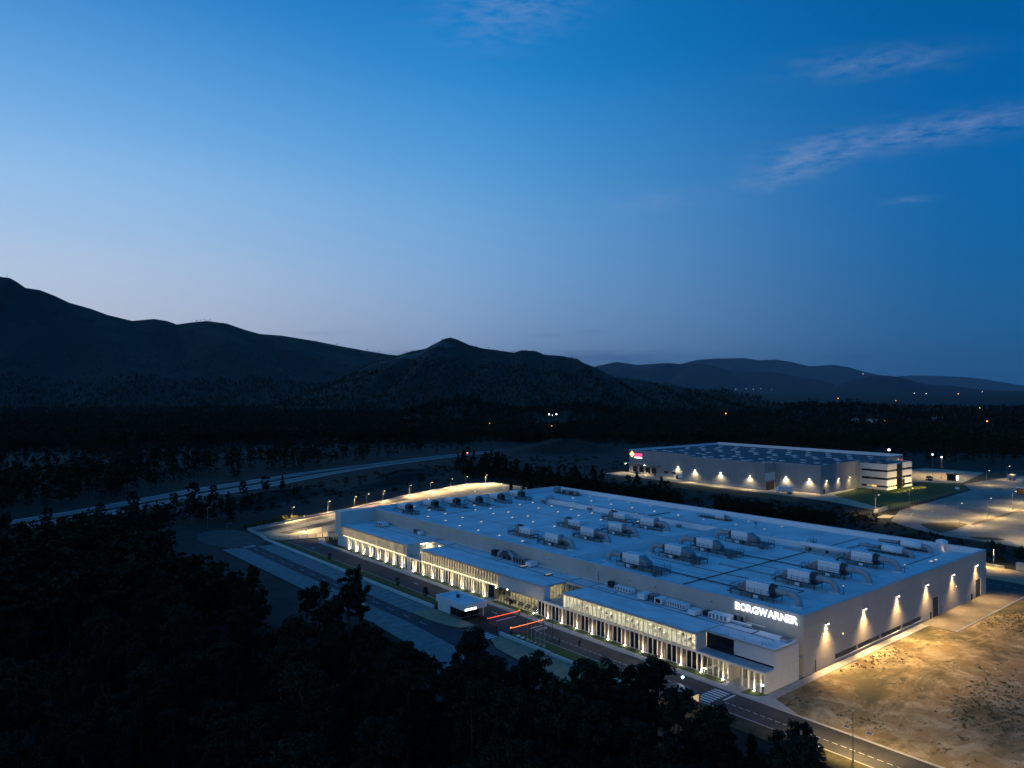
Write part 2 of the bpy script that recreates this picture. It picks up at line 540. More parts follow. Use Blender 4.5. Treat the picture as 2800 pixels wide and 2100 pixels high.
for a, b in zip(edge, edge[1:]):
    d = Vector((b[0] - a[0], b[1] - a[1])).normalized()
    nn = Vector((-d.y, d.x)) * .22
    MB().prism([(a[0] - nn.x, a[1] - nn.y), (b[0] - nn.x, b[1] - nn.y), (b[0] + nn.x, b[1] + nn.y), (a[0] + nn.x, a[1] + nn.y)], -.05, .75).build('wall_segment', M['concrete'], wall)

# right-hand yard and the plot of the second factory
yard = struct('yard', MB().sheet([(172, 8), (174, 43), (183.6, 59.3), (191.4, 68), (206, 72.5), (222, 77.5), (326, 84), (352, 97), (420, 92), (520, 60), (520, -120), (172, -120)], 0.0), M['yard'])
struct('grass_island', MB().prism([(191.5, 56), (183, 49), (179.5, 43.6), (187, 42.8), (207, 43.4), (209, 47), (204, 51.5), (197, 55.5)], -.02, .15), M['grass_dry'])
struct('grass_island', MB().prism([(178, 33), (176.3, 29), (180, 23.5), (183, 23), (184, 26), (181, 31)], -.02, .15), M['grass_dry'])
bx('seam', M['gutter'], yard, 207, 330, 41.6, 43.6, .004, .012)
for x, y, a in ((208, 67, .25), (216, 69.5, .25), (228, 66, .25), (252, 70, .1)):
    MB().sheet([(x, y), (x + 5, y + 5 * a), (x + 5, y + 5 * a + .3), (x, y + .3)], .01).build('lane_mark', M['paint'], yard)
struct('gravel_pad', MB().sheet([(194, 75.5), (198, 71.2), (207, 72.6), (205, 77)], .006), M['lot'])
struct('works_road', MB().sheet([(226, 128), (226, 268), (244.9, 268), (244.9, 211.2), (234.8, 211.2), (234.8, 154.8), (244.9, 154.8), (244.9, 127.8), (276, 127.8), (288, 130.8), (288, 128.6), (275, 125.4), (248, 122.5), (222, 84.5), (214, 86), (224, 112)], .004), M['lot'])
struct('lawn', MB().sheet([(248.6, 122.2), (275.5, 125.1), (288, 128.3), (288, 112.2), (322, 111), (338, 119.5), (349, 104.5), (351, 97.6), (328, 85.8), (222.8, 82.6)], .008), M['grass'])
struct('verge', MB().sheet([(206, 120), (225.8, 129), (225.8, 258), (206, 250)], -.01), M['grass_dry'])
struct('staff_car_park', MB().sheet([(320, 112), (339, 119.8), (350, 104.8), (356, 99), (430, 112), (430, 150), (345, 150), (345, 127.6), (320, 127.6)], .004), M['lot'])
struct('field', MB().sheet([(357, 98.4), (430, 111.4), (520, 90), (520, 62), (420, 92.6)], -.008), M['grass_dry'])

# motorway in the valley
far_edge = [(-330, 212), (-180, 262), (-66, 318), (-13, 355), (24, 373), (75, 398), (130, 417), (195, 440), (262, 455), (360, 466)]
near_edge = [(-330, 186), (-180, 236), (-60, 292), (-26, 311), (-2, 325), (31, 341), (96, 381), (140, 402), (205, 424), (270, 440), (365, 452)]
def lerp_poly(P, t):
    L = [0]
    for a, b in zip(P, P[1:]):
        L.append(L[-1] + math.dist(a, b))
    d = t * L[-1]
    for i in range(len(P) - 1):
        if d <= L[i + 1] or i == len(P) - 2:
            u = (d - L[i]) / (L[i + 1] - L[i])
            return (P[i][0] + (P[i + 1][0] - P[i][0]) * u, P[i][1] + (P[i + 1][1] - P[i][1]) * u)
def across(t, w):
    a, b = lerp_poly(far_edge, t), lerp_poly(near_edge, t)
    return (a[0] + (b[0] - a[0]) * w, a[1] + (b[1] - a[1]) * w)
for nm, w0, w1 in (('motorway', 0.0, .40), ('motorway', .58, 1.0)):
    o = struct(nm, MB().sheet([across(k / 40, w0) for k in range(41)] + [across(k / 40, w1) for k in range(40, -1, -1)], .02), M['motorway'])
    for w in (w0 + .03, w1 - .05):
        MB().sheet([across(k / 40, w) for k in range(41)] + [across(k / 40, w + .018) for k in range(40, -1, -1)], .03).build('edge_line', M['paint'], o)
rail = thing('guard_rail', 'long steel guard rail along the middle of the motorway', 'guard rail')
mb = MB()
for k in range(60):
    (x0, y0), (x1, y1) = across(k / 60, .5), across((k + 1) / 60, .5)
    mb.add([(x0, y0, .45), (x1, y1, .45), (x1, y1, .8), (x0, y0, .8), (x0, y0 + .12, .45), (x1, y1 + .12, .45), (x1, y1 + .12, .8), (x0, y0 + .12, .8)], [(0, 1, 2, 3), (7, 6, 5, 4), (3, 2, 6, 7), (1, 0, 4, 5)])
mb.build('rail', M['galv'], rail)
mb = MB()
for k in range(61):
    x, y = across(k / 60, .5)
    mb.box(x - .06, x + .06, y + .13, y + .25, -.05, .8)
tag(mb.build('posts', M['galv'], rail), kind='stuff')

# painted markings
def mark(parent, x0, x1, y0, y1, name='stripe'):
    bx(name, M['paint'], parent, x0, x1, y0, y1, .006, .012)
for k in range(7):
    mark(inner, -18.6 - k * .95, -18.1 - k * .95, 4.3, 7.5)
mark(inner, -21.4, -17.8, 3.2, 3.6, 'stop_line')
for k in range(100):
    y = 53.0 - k * 1.42
    if not 3 < y < 8.2:
        mark(inner, -21.93, -21.8, y, y + .9, 'dash')
mark(inner, -21.7, -18.0, 55.8, 56.15, 'stop_line')
mark(inner, -24.4, -18.2, 65.2, 65.65, 'stop_line')
for k in range(8):
    mark(inner, -34.0, -31.2, 56.4 + k * 1.02, 56.95 + k * 1.02)
def arrow(parent, x, y, s=1):
    MB().add([(x - .12, y, .012), (x + .12, y, .012), (x + .12, y + 1.9 * s, .012), (x - .12, y + 1.9 * s, .012), (x - .42, y + 1.6 * s, .012), (x + .42, y + 1.6 * s, .012), (x, y + 2.7 * s, .012)],
             [(0, 1, 2, 3), (4, 5, 6)]).build('arrow', M['paint'], parent)
arrow(inner, -20.5, 72.2, -1)
arrow(inner, -20.5, 108.8, -1)
arrow(inner, -22.6, 169.8)
txt = bpy.data.curves.new('stop_word_curve', 'FONT')
txt.body = 'STOP'
txt.size = 1.5
txt.align_x = 'CENTER'
txt.offset = .03
txt.materials.append(M['paint'])
o = link('stop_word', txt, inner, (-19.9, 53.6, .014))
to_mesh(o)
for k in range(15):
    y = 183 - k * 7.6
    mark(outer, -39.0, -38.86, y - 3, y, 'dash')
for k in range(6):
    mark(outer, -40.9 + k * .72, -40.5 + k * .72, 186.3, 189.6)
for k in range(28):
    mark(outer, -36.4, -31.2, 178 - k * 3.2, 178.08 - k * 3.2, 'bay_line')
for k in range(9):
    mark(outer, -44 - k * .4, -43.8 - k * .4, 44 - k * 2.6, 46 - k * 2.6, 'dash')

# low white wall along the street side
lw = thing('low_wall', 'long low whitewashed wall between lawn and street parking', 'wall')
for y0, y1, h in ((84, 196, .75), (40, 57, .75), (20, 39.9, .6)):
    n = int((y1 - y0) / 6) + 1
    for k in range(n):
        a, b = y0 + (y1 - y0) * k / n, y0 + (y1 - y0) * (k + 1) / n
        bx('wall_segment', M['render'], lw, -30.25, -29.85, a, b - .02, -.05, h)
lw2 = thing('boundary_wall', 'short pale wall section rising to the street end by the turning circle', 'wall')
for k in range(5):
    bx('wall_segment', M['render'], lw2, -29.6 + k * .32, -29.2 + k * .32, 196.2 + k * 4.4, 200.5 + k * 4.4, -.05, .9)

# ================================================================== HILLS AND AIR
def ridge(name, crest, front, back, rough=.10, seed=0, m=None, p=1.25, sub=6, na=34):
    """a range of hills: a crest line falling away on both sides with spurs and gullies"""
    rng = np.random.default_rng(seed)
    C = np.array(crest, float)
    t = np.arange(len(C))
    tt = np.linspace(0, len(C) - 1, (len(C) - 1) * sub + 1)
    C = np.stack([np.interp(tt, t, C[:, i]) for i in range(3)], 1)
    n = len(C)
    L = np.concatenate([[0], np.cumsum(np.hypot(*np.diff(C[:, :2], axis=0).T))])
    tang = np.gradient(C[:, :2], axis=0)
    tang /= np.linalg.norm(tang, axis=1)[:, None]
    # one common direction toward the valley keeps neighbouring slopes from crossing
    md = tang.mean(0)
    md /= np.linalg.norm(md)
    nrm = np.array([md[1], -md[0]])
    if nrm @ (np.array([-137, -77]) - C[:, :2].mean(0)) < 0:
        nrm = -nrm
    S = np.concatenate([-np.linspace(1, .04, na // 3) ** 1.2, [0], np.linspace(.02, 1, na) ** 1.25])
    wav = [(rng.uniform(2, 14) * math.pi / L[-1] * 2, rng.uniform(0, 6.28), rng.uniform(-2.2, 2.2)) for _ in range(9)]
    V = []
    for s in S:
        w = front if s > 0 else back
        a = abs(s)
        h = C[:, 2] * (1 - a) ** p
        g = sum(np.sin(k * L + ph + q * a * 4) * (1.0 / (i + 1.5)) for i, (k, ph, q) in enumerate(wav))
        h = h + C[:, 2].max() * rough * g * math.sin(math.pi * min(1, a)) * (1 - a) ** .5
        if s != 0:
            h += rng.normal(0, 1, n) * C[:, 2].max() * .006 * min(1, a * 8)
        xy = C[:, :2] + nrm * s * w
        V.append(np.column_stack([xy, h - a * 6 - .5]))
    V = np.concatenate(V)
    m_ = len(S)
    F = [(j * n + i, j * n + i + 1, (j + 1) * n + i + 1, (j + 1) * n + i) for j in range(m_ - 1) for i in range(n - 1)]
    me = bpy.data.meshes.new(name)
    me.from_pydata(V.tolist(), [], F)
    me.materials.append(m)
    me.polygons.foreach_set('use_smooth', [True] * len(F))
    me.update()
    return tag(link(name, me), kind='structure')


def hill_mat(name, c1, c2, scale):
    return pm(name, c1, .98, scale=scale, col2=c2, bump=.8, detail=8, lo=.3, hi=.7)


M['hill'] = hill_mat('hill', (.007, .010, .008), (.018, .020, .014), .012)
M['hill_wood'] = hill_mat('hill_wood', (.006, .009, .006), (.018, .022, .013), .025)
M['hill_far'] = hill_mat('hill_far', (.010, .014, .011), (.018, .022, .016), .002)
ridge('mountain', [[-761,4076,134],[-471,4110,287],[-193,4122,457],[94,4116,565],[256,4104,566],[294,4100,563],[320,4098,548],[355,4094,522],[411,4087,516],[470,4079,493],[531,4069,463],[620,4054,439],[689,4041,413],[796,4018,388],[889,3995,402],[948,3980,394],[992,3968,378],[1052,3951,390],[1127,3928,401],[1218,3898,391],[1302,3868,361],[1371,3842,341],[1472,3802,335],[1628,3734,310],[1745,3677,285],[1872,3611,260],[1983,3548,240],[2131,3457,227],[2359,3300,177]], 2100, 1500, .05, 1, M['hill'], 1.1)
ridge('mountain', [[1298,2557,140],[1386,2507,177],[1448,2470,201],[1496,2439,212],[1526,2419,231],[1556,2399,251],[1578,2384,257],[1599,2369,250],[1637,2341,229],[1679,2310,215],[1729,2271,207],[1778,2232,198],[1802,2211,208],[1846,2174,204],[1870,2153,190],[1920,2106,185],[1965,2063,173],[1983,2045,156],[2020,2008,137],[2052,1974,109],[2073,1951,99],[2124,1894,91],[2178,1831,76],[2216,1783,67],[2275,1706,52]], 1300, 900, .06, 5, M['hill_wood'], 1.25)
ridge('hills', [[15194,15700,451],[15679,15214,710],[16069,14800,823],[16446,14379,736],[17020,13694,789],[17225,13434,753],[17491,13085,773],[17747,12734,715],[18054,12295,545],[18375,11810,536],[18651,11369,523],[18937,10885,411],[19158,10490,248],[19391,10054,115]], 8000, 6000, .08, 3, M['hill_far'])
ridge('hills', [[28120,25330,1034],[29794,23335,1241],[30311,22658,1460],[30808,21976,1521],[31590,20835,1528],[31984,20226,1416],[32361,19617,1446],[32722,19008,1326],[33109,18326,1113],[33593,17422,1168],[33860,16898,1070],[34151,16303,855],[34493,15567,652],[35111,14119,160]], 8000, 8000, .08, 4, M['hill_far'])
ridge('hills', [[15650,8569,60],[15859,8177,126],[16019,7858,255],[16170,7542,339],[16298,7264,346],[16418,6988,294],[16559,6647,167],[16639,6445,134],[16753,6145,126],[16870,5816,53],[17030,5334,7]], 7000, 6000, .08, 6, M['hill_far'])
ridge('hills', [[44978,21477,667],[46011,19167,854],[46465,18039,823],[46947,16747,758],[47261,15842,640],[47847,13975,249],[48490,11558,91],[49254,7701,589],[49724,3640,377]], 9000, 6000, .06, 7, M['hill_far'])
KN = [[x, y, max(3, z - 13)] for x, y, z in [[464,903,29],[486,889,35],[507,875,43],[533,857,49],[554,841,45],[578,823,39],[609,797,35],[632,777,35],[654,757,40],[680,732,41],[696,715,33],[717,693,29]]]
KN2 = [[x, y, max(3, z - 22)] for x, y, z in [[981,586,47],[1003,547,51],[1019,516,48],[1033,488,53],[1047,458,46],[1060,428,35],[1078,384,33]]]
ridge('knoll', KN, 230, 260, .04, 8, M['scrub'], 1.4)
ridge('knoll', KN2, 260, 300, .04, 9, M['scrub'], 1.4)


def mound(name, cx, cy, rx, ry, h, rot, m, seed):
    rng = np.random.default_rng(seed)
    n, k = 40, 12
    V, F = [], []
    for j in range(k + 1):
        r = j / k
        for i in range(n):
            a = 2 * math.pi * i / n
            rr = r * (1 + .12 * math.sin(2 * a + 1) + .07 * math.sin(5 * a))
            x, y = rr * rx * math.cos(a), rr * ry * math.sin(a)
            z = h * (math.cos(math.pi * min(1, r)) * .5 + .5) * (1 + .18 * math.sin(3 * a + r * 4)) + (rng.normal(0, h * .025) if 0 < j < k else 0) - .3
            V.append((cx + x * math.cos(rot) - y * math.sin(rot), cy + x * math.sin(rot) + y * math.cos(rot), z))
    for j in range(k):
        for i in range(n):
            F.append((j * n + i, j * n + (i + 1) % n, (j + 1) * n + (i + 1) % n, (j + 1) * n + i))
    me = bpy.data.meshes.new(name)
    me.from_pydata(V, [], F)
    me.materials.append(m)
    me.polygons.foreach_set('use_smooth', [True] * len(F))
    return tag(link(name, me), kind='structure')


mound('earth_mound', 325, 415, 62, 30, 10, math.radians(-30), M['earth'], 3)
mound('embankment', 8, 290, 70, 16, 4, math.radians(27), M['scrub'], 4)
mound('embankment', 105, 325, 75, 16, 5, math.radians(30), M['scrub'], 5)

# a pale felled clearing on the slope below the middle peak
def felled(crest, i0, i1, nrm, s0, s1, m):
    from mathutils.bvhtree import BVHTree
    bv = []
    for o in bpy.data.objects:
        if o.name.split('.')[0] == 'mountain':
            bv.append(BVHTree.FromPolygons([v.co for v in o.data.vertices], [tuple(p.vertices) for p in o.data.polygons]))
    V, F = [], []
    n, k = 30, 7
    for j in range(k):
        for i in range(n):
            q = i / (n - 1)
            t = i0 + (i1 - i0) * q
            a, b = int(t), min(int(t) + 1, len(crest) - 1)
            x = crest[a][0] + (crest[b][0] - crest[a][0]) * (t - a)
            y = crest[a][1] + (crest[b][1] - crest[a][1]) * (t - a)
            w = math.sin(math.pi * min(1, max(0, q * .94 + .03))) ** .6
            d = s0 + (s1 - s0) * (.5 + (j / (k - 1) - .5) * w) + 18 * math.sin(q * 9)
            x, y = x + nrm[0] * d, y + nrm[1] * d
            z = max([h[0].z for h in (b_.ray_cast(Vector((x, y, 3000)), Vector((0, 0, -1))) for b_ in bv) if h[0] is not None] + [0])
            V.append((x, y, z + 2.5))
    for j in range(k - 1):
        for i in range(n - 1):
            F.append((j * n + i, j * n + i + 1, (j + 1) * n + i + 1, (j + 1) * n + i))
    me = bpy.data.meshes.new('felled_clearing')
    me.from_pydata(V, [], F)
    me.materials.append(m)
    return tag(link('hill_clearing', me), kind='structure')


CREST2 = [[1298,2557,140],[1386,2507,177],[1448,2470,201],[1496,2439,212],[1526,2419,231],[1556,2399,251],[1578,2384,257],[1599,2369,250],[1637,2341,229],[1679,2310,215],[1729,2271,207],[1778,2232,198],[1802,2211,208],[1846,2174,204],[1870,2153,190],[1920,2106,185],[1965,2063,173],[1983,2045,156],[2020,2008,137],[2052,1974,109],[2073,1951,99],[2124,1894,91],[2178,1831,76],[2216,1783,67],[2275,1706,52]]
_d = Vector((CREST2[-1][0] - CREST2[0][0], CREST2[-1][1] - CREST2[0][1])).normalized()
felled(CREST2, .8, 7.2, (_d.y, -_d.x) if (_d.y * (-137 - 1500) - _d.x * (-77 - 2400)) > 0 else (-_d.y, _d.x), 70, 210, pm('felled', (.05, .045, .04), .95, scale=.03, col2=(.09, .08, .07)))
air = bpy.data.materials.new('air')
air.use_nodes = True
n = air.node_tree.nodes
n.remove(n['Principled BSDF'])
pv = n.new('ShaderNodeVolumePrincipled')
pv.inputs['Color'].default_value = (.62, .80, 1.0, 1)
pv.inputs['Density'].default_value = 0.85e-5
air.node_tree.links.new(pv.outputs[0], n['Material Output'].inputs['Volume'])
HAZE = tag(MB().box(-60000, 60000, -60000, 60000, -9, 1850).build('haze', air), kind='stuff')

# ================================================================== THE FACTORY HALL
W, L, H, DK = 95.25, 172.2, 11.93, 10.3
hall = thing('factory_hall', 'huge flat-roofed pale panelled factory hall with lit roof domes', 'factory')
mb = MB()
mb.box(.06, .36, .06, L - .06, 0, H - .02)
mb.box(W - .36, W - .06, .06, L - .06, 0, H - .02)
mb.box(.36, W - .36, .06, .36, 0, H - .02)
mb.box(.36, W - .36, L - .36, L - .06, 0, H - .02)
mb.build('wall_core', M['joint'], hall)
CX = [0, 11.9, 21.6, 32.3, 43.0, 53.5, 60.0, 63.6, 72.0, 79.8, 87.7, 91.3, W]
CZ = [0, .65, 1.7, 4.75, 7.2, 9.6, H]
for i in range(12):
    for j in range(6):
        if j == 1 and 1 <= i <= 4:
            continue
        if j < 3 and i in (6, 10):
            continue
        if j in (0, 1) and i > 4:
            if j == 1:
                continue
            bx('wall_panel', M['wall'], hall, CX[i] + .012, CX[i + 1] - .012, -.06, .06, .0, 1.69)
            continue
        bx('wall_panel', M['wall'], hall, CX[i] + .012, CX[i + 1] - .012, -.06, .06, CZ[j] + .012, CZ[j + 1] - .012)
for i in range(16):
    for z0, z1 in ((0, 7.2), (7.2, 9.6), (9.6, H)):
        bx('wall_panel', M['wall'], hall, -.06, .06, i * L / 16 + .012, (i + 1) * L / 16 - .012, z0 + .012, z1 - .012)
for i in range(16):
    bx('wall_panel', M['wall'], hall, W - .06, W + .06, i * L / 16 + .012, (i + 1) * L / 16 - .012, 0, H - .012)
for i in range(9):
    bx('wall_panel', M['wall'], hall, i * W / 9 + .012, (i + 1) * W / 9 - .012, L - .06, L + .06, 0, H - .012)
# inner faces and copings of the parapet
mb = MB()
mb.box(.37, .5, .5, L - .5, DK, H - .03).box(W - .5, W - .37, .5, L - .5, DK, H - .03)
mb.box(.37, W - .37, .37, .5, DK, H - .03).box(.37, W - .37, L - .5, L - .37, DK, H - .03)
mb.build('parapet_lining', M['parapet'], hall)
for a in ((-.1, .55, -.1, L + .1), (W - .55, W + .1, -.1, L + .1), (.55, W - .55, -.1, .55), (.55, W - .55, L - .55, L + .1)):
    bx('coping', M['coping'], hall, *a, H - .02, H + .05)
roof = MB().box(.36, W - .36, .36, L - .36, DK - .4, DK).build('roof', M['membrane'], hall)
# welded seams of the roofing sheets, pale and a touch proud
for k in range(1, 32):
    bx('seam', M['seam'], roof, k * W / 32 - .05, k * W / 32 + .05, .6, 65.2, DK + .001, DK + .006)
    bx('seam', M['seam'], roof, k * W / 32 - .05, k * W / 32 + .05, 65.9, L - .6, DK + .001, DK + .006)
# fire walls standing on the roof
for a in ((.5, 66.2, 65.35, 65.65), (65.9, 66.2, 65.65, 146), (65.9, 66.2, 22, 65.35)):
    bx('fire_wall', M['parapet'], hall, *a, DK, H - .06)
    bx('coping', M['coping'], hall, a[0] - .06, a[1] + .06, a[2] - .06, a[3] + .06, H - .06, H)
for a in ((5.5, 62.6, 33.1, 33.85), (21.9, 22.6, 12.3, 33.2), (22.0, 22.5, 33.75, 56.4), (36.8, 37.2, 28, 33.2), (36.8, 37.2, 33.75, 56), (62.8, 63.3, 7, 64.5), (67, 91.5, 33.2, 33.7),
          (67, 88, 8.7, 9.1), (19.8, 22.0, 12.3, 12.75), (5.5, 62.6, 149.8, 150.2), (62.8, 63.2, 67, 152), (74.8, 75.2, 77, 158), (75.2, 88, 76.2, 76.55), (75.2, 88, 157.4, 157.8), (84.4, 84.8, 9.1, 26), (8, 8.4, 90, 93.5), (8.4, 13, 93.1, 93.5)):
    bx('gutter', M['gutter'], roof, *a, DK + .007, DK + .02)
dome_lit = MB().lathe([(.62, 0), (.62, .22), (.56, .26)], 12).mesh('dome_kerb', M['white'])
cap = MB().lathe([(.38, .26), (.34, .34), (.22, .40), (.08, .42)], 12).mesh('dome_cap_lit', M['dome_lit'], True)
cap2 = MB().lathe([(.38, .26), (.34, .34), (.22, .40), (.08, .42)], 12).mesh('dome_cap_dim', M['dome_dim'], True)
DOMES = {10.2: (148.1, 137.1), 8.3: (126.2, 116, 105.2, 94.2), 18.3: (170.2, 159.5, 149.1, 138.4, 127.6), 32: (149.3, 138.4, 127.6, 116.5, 105.8), 38.3: (158.3, 148.2, 137.5, 126.5),
         53: (148.4, 137.4, 126.6, 115.8, 104.9), 60.5: (149.3, 138.2, 127.4, 116.5, 105.6, 94.6), 72.2: (138.6, 127.6, 116.7, 105.8, 94.7, 83.9, 72.6, 50), 81.5: (148.1, 137.5, 126.6, 115.8, 104.9, 93.9, 83.1, 70, 59.4),
         90.5: (147, 135.9, 125.5, 114.4, 71.1, 58.5), 75.1: (6.2,), 78: (6.1,)}
for x, ys in DOMES.items():
    for y in ys:
        d = link('roof_dome', dome_lit, hall, (x, y, DK))
        link('dome_cap', cap2 if (y < 84 and x > 70 and y > 10) or (x > 85) else cap, d)
# pipe and cable runs, walkway mats
for k, (x0, y0, x1, y1) in enumerate(((12.6, 24, 12.6, 44), (29.4, 22, 29.4, 40), (43.2, 24, 43.2, 44), (60.2, 22, 60.2, 40), (14.6, 92, 14.6, 97), (37.5, 92, 37.5, 97), (57, 91, 57, 96), (4.0, 33.4, 4.0, 12), (33, 150.6, 33, 158), (44, 150.6, 44, 158), (70, 100, 84, 100), (70, 28, 86, 28))):
    for q in (0, .28):
        MB().cyl((x0 + (q if x0 == x1 else 0), y0 + (q if y0 == y1 else 0), DK + .25), (x1 + (q if x0 == x1 else 0), y1 + (q if y0 == y1 else 0), DK + .25), .09, n=6).build('pipe_run', M['galv'] if k % 2 else M['dark'], roof)
    n = int(math.dist((x0, y0), (x1, y1)) / 3)
    for i in range(n + 1):
        x, y = x0 + (x1 - x0) * i / n, y0 + (y1 - y0) * i / n
        bx('pipe_block', M['concrete'], roof, x - .25, x + .5, y - .12, y + .12, DK + .006, DK + .17)
for a in ((16.5, 17.3, 8, 62), (48, 48.8, 8, 62), (46.5, 47.3, 69, 160), (22, 22.8, 69, 160), (5, 60, 60.5, 61.2), (67.5, 68.2, 24, 64), (5, 60, 110.6, 111.3)):
    bx('walkway_mat', M['seam'], roof, *a, DK + .007, DK + .012)
# big doors, strip planters and small fittings of the end wall
for x0, x1 in ((60.0, 63.6), (87.7, 91.3)):
    d = MB().box(x0 + .15, x1 - .15, .0, .05, 0, 4.6).build('door', M['black'], hall)
    for k in range(7):
        bx('door_slat', M['dark'], d, x0 + .2, x1 - .2, -.012, -.002, .1 + k * .64, .1 + k * .64 + .56)
    bx('door_frame', M['white'], d, x1 - .14, x1 - .0, -.1, .05, 0, 4.74)
    bx('door_frame', M['galv'], d, x0, x0 + .14, -.08, .05, 0, 4.74)
leafm = pm('planter_leaves', (.09, .10, .03), .9, scale=3, col2=(.16, .15, .05))
for i in range(1, 5):
    x0, x1 = CX[i] + .25, CX[i + 1] - .25
    w = MB().box(x0, x1, .2, .3, .62, 1.72).build('strip_window', M['black'], hall)
    bx('sill', M['white'], w, x0 - .1, x1 + .1, -.14, .2, .56, .66)
    bx('jamb', M['wall'], w, CX[i] + .012, x0, -.05, .2, .66, 1.7)
    bx('jamb', M['wall'], w, x1, CX[i + 1] - .012, -.05, .2, .66, 1.7)
    pl = thing('planter_shrubs', 'scrubby plants in the slot at the wall foot, %s from near corner' % ORD[i - 1], 'shrubs', (x0, .05, .66), 0, 'plants in the wall slots')
    tri = MB()
    for k in range(420):
        c = Vector((random.uniform(.2, x1 - x0 - .2), random.gauss(0, .06), abs(random.gauss(0, .28)) * (1 + .6 * math.sin(k * .37))))
        if c.z > .95:
            continue
        a, b = [Vector((random.gauss(0, .12), random.gauss(0, .07), random.gauss(0, .12))) for _ in '12']
        tri.add([c, c + a, c + b], [(0, 1, 2)])
    tri.build('foliage', leafm, pl)
bx('downpipe', M['brown'], hall, 4.2, 4.32, -.2, -.07, 0, 2.4)
bx('downpipe', M['galv'], hall, 65.3, 65.45, -.22, -.07, 0, 2.0)
bx('meter_box', M['dark'], hall, 58.3, 58.9, -.3, -.07, .0, 1.7)
bx('meter_box', M['dark'], hall, 84.5, 85.0, -.3, -.07, .0, 1.7)
for x in (15.4, 74.5):
    a = thing('alarm_beacon', 'small yellow-lit beacon on the end wall %s' % ('below the first floodlight' if x < 20 else 'near the big doors'), 'beacon', (x, -.07, 5.2), 0, 'beacons')
    MB().lathe([(.12, 0), (.12, .18), (.05, .24)], 8).build('body', em('beacon_glow', (1, .8, .3), 4) if x < 20 else bpy.data.materials['beacon_glow'], a)
for y in (21, 36.5, 44.3, 58.5, 72.7, 96.6, 110.5, 127, 141):
    bx('vent', M['black'], hall, -.14, -.065, y, y + .3, 9.9, 10.1)
mb = MB().cyl((-.3, 54.7, 7.5), (-.3, 54.7, 10.3), .05).cyl((-.3, 54.7, 9.4), (-1.2, 54.3, 9.4), .04).cyl((-.3, 54.7, 9.0), (-.9, 54.3, 9.0), .03)
tag(mb.build('aerial_mast', M['steel'], None), 'thin dark aerial mast against the hall wall above the glazed terrace', 'mast')

# floodlights on the end wall
for i, x in enumerate((8.35, 24.4, 40.3, 56.1, 71.9, 87.6)):
    t = thing('wall_floodlight', 'warm floodlight high on the end wall, %s from the near corner' % ORD[i], 'floodlight', (x, -.06, 8.75), 0, 'floodlights on the end wall')
    MB().box(-.08, .08, -.12, 0, -.05, .25).build('bracket', M['steel'], t)
    MB().add([(-.24, -.15, .12), (.24, -.15, .12), (.24, -.55, .2), (-.24, -.55, .2), (-.28, -.12, -.02), (.28, -.12, -.02), (.28, -.6, .0), (-.28, -.6, .0)],
             [(0, 1, 2, 3), (0, 4, 5, 1), (1, 5, 6, 2), (2, 6, 7, 3), (3, 7, 4, 0)]).build('housing', M['galv'], t)
    MB().add([(-.22, -.60, .16), (.22, -.60, .16), (.22, -.56, -.06), (-.22, -.56, -.06), (-.22, -.2, -.06), (.22, -.2, -.06)], [(0, 3, 2, 1), (3, 4, 5, 2)]).build('lens', M['lens_white'], t)
    light('lamp', 'SPOT', t, (0, -.55, -.12), (19000, 25000, 23000, 18000, 15000, 13000)[i], (1.0, .66, .27), .12, (0, -.85, -1), 128, .9)
    light('wall_wash', 'SPOT', t, (0, -.5, -.1), (1150, 1250, 1100, 1000, 1050, 900)[i], (1.0, .76, .44), .15, (0, .05, -1), 104, 1.0)

# illuminated lettering on the long wall
sign = thing('wall_sign', 'big glowing white letters with blue edges near the roof corner', 'sign', (-.07, 15.2, 9.85))


def letters(parent, text, widths, h, gap, face, edge, face_dx, depth=.1, grow=.09, shear=''):
    """raised letters in the plane x = const of the parent, reading toward -y"""
    made, xs = [], 0.0
    for ch, wd in zip(text, widths):
        for nm, ext, g, mt, dx in (('letter', depth, 0, face, face_dx), ('letter_edge', depth * .5, grow, edge, face_dx * .35)):
            if mt is None:
                continue
            c = bpy.data.curves.new(nm, 'FONT')
            c.body = ch
            c.size = h * 1.3
            c.extrude = ext
            c.offset = h * .010
            c.shear = .18 if ch in shear else 0
            c.materials.append(mt)
            o = link(nm, c, parent)
            o.rotation_euler = (math.pi / 2, 0, -math.pi / 2)
            made.append((o, xs - g, wd + 2 * g, h + 2 * g, dx, g))
        xs += wd + gap
    bpy.context.view_layer.update()
    for o, x0, w, hh, dx, g in made:
        bb = o.bound_box
        bx0, bx1 = min(p[0] for p in bb), max(p[0] for p in bb)
        by0, by1 = min(p[1] for p in bb), max(p[1] for p in bb)
        sx_, sy_ = w / (bx1 - bx0), hh / (by1 - by0)
        o.scale = (sx_, sy_, 1)
        o.location = (dx, -(x0 - bx0 * sx_), -g - by0 * sy_)
    for q in made:
        to_mesh(q[0])


letters(sign, 'BORGWARNER', (1.14, 1.42, 1.18, 1.38, 1.95, 1.42, 1.18, 1.24, 1.02, 1.18), 1.5, .11, M['sign_face'], M['sign_side'], -.2, .07, .045)

# ================================================================== THE OFFICE WING
off = thing('office_wing', 'long two-storey white office front with fins and lit windows', 'office building')
XF = -13.5
FZ, TZ = 3.72, 7.5
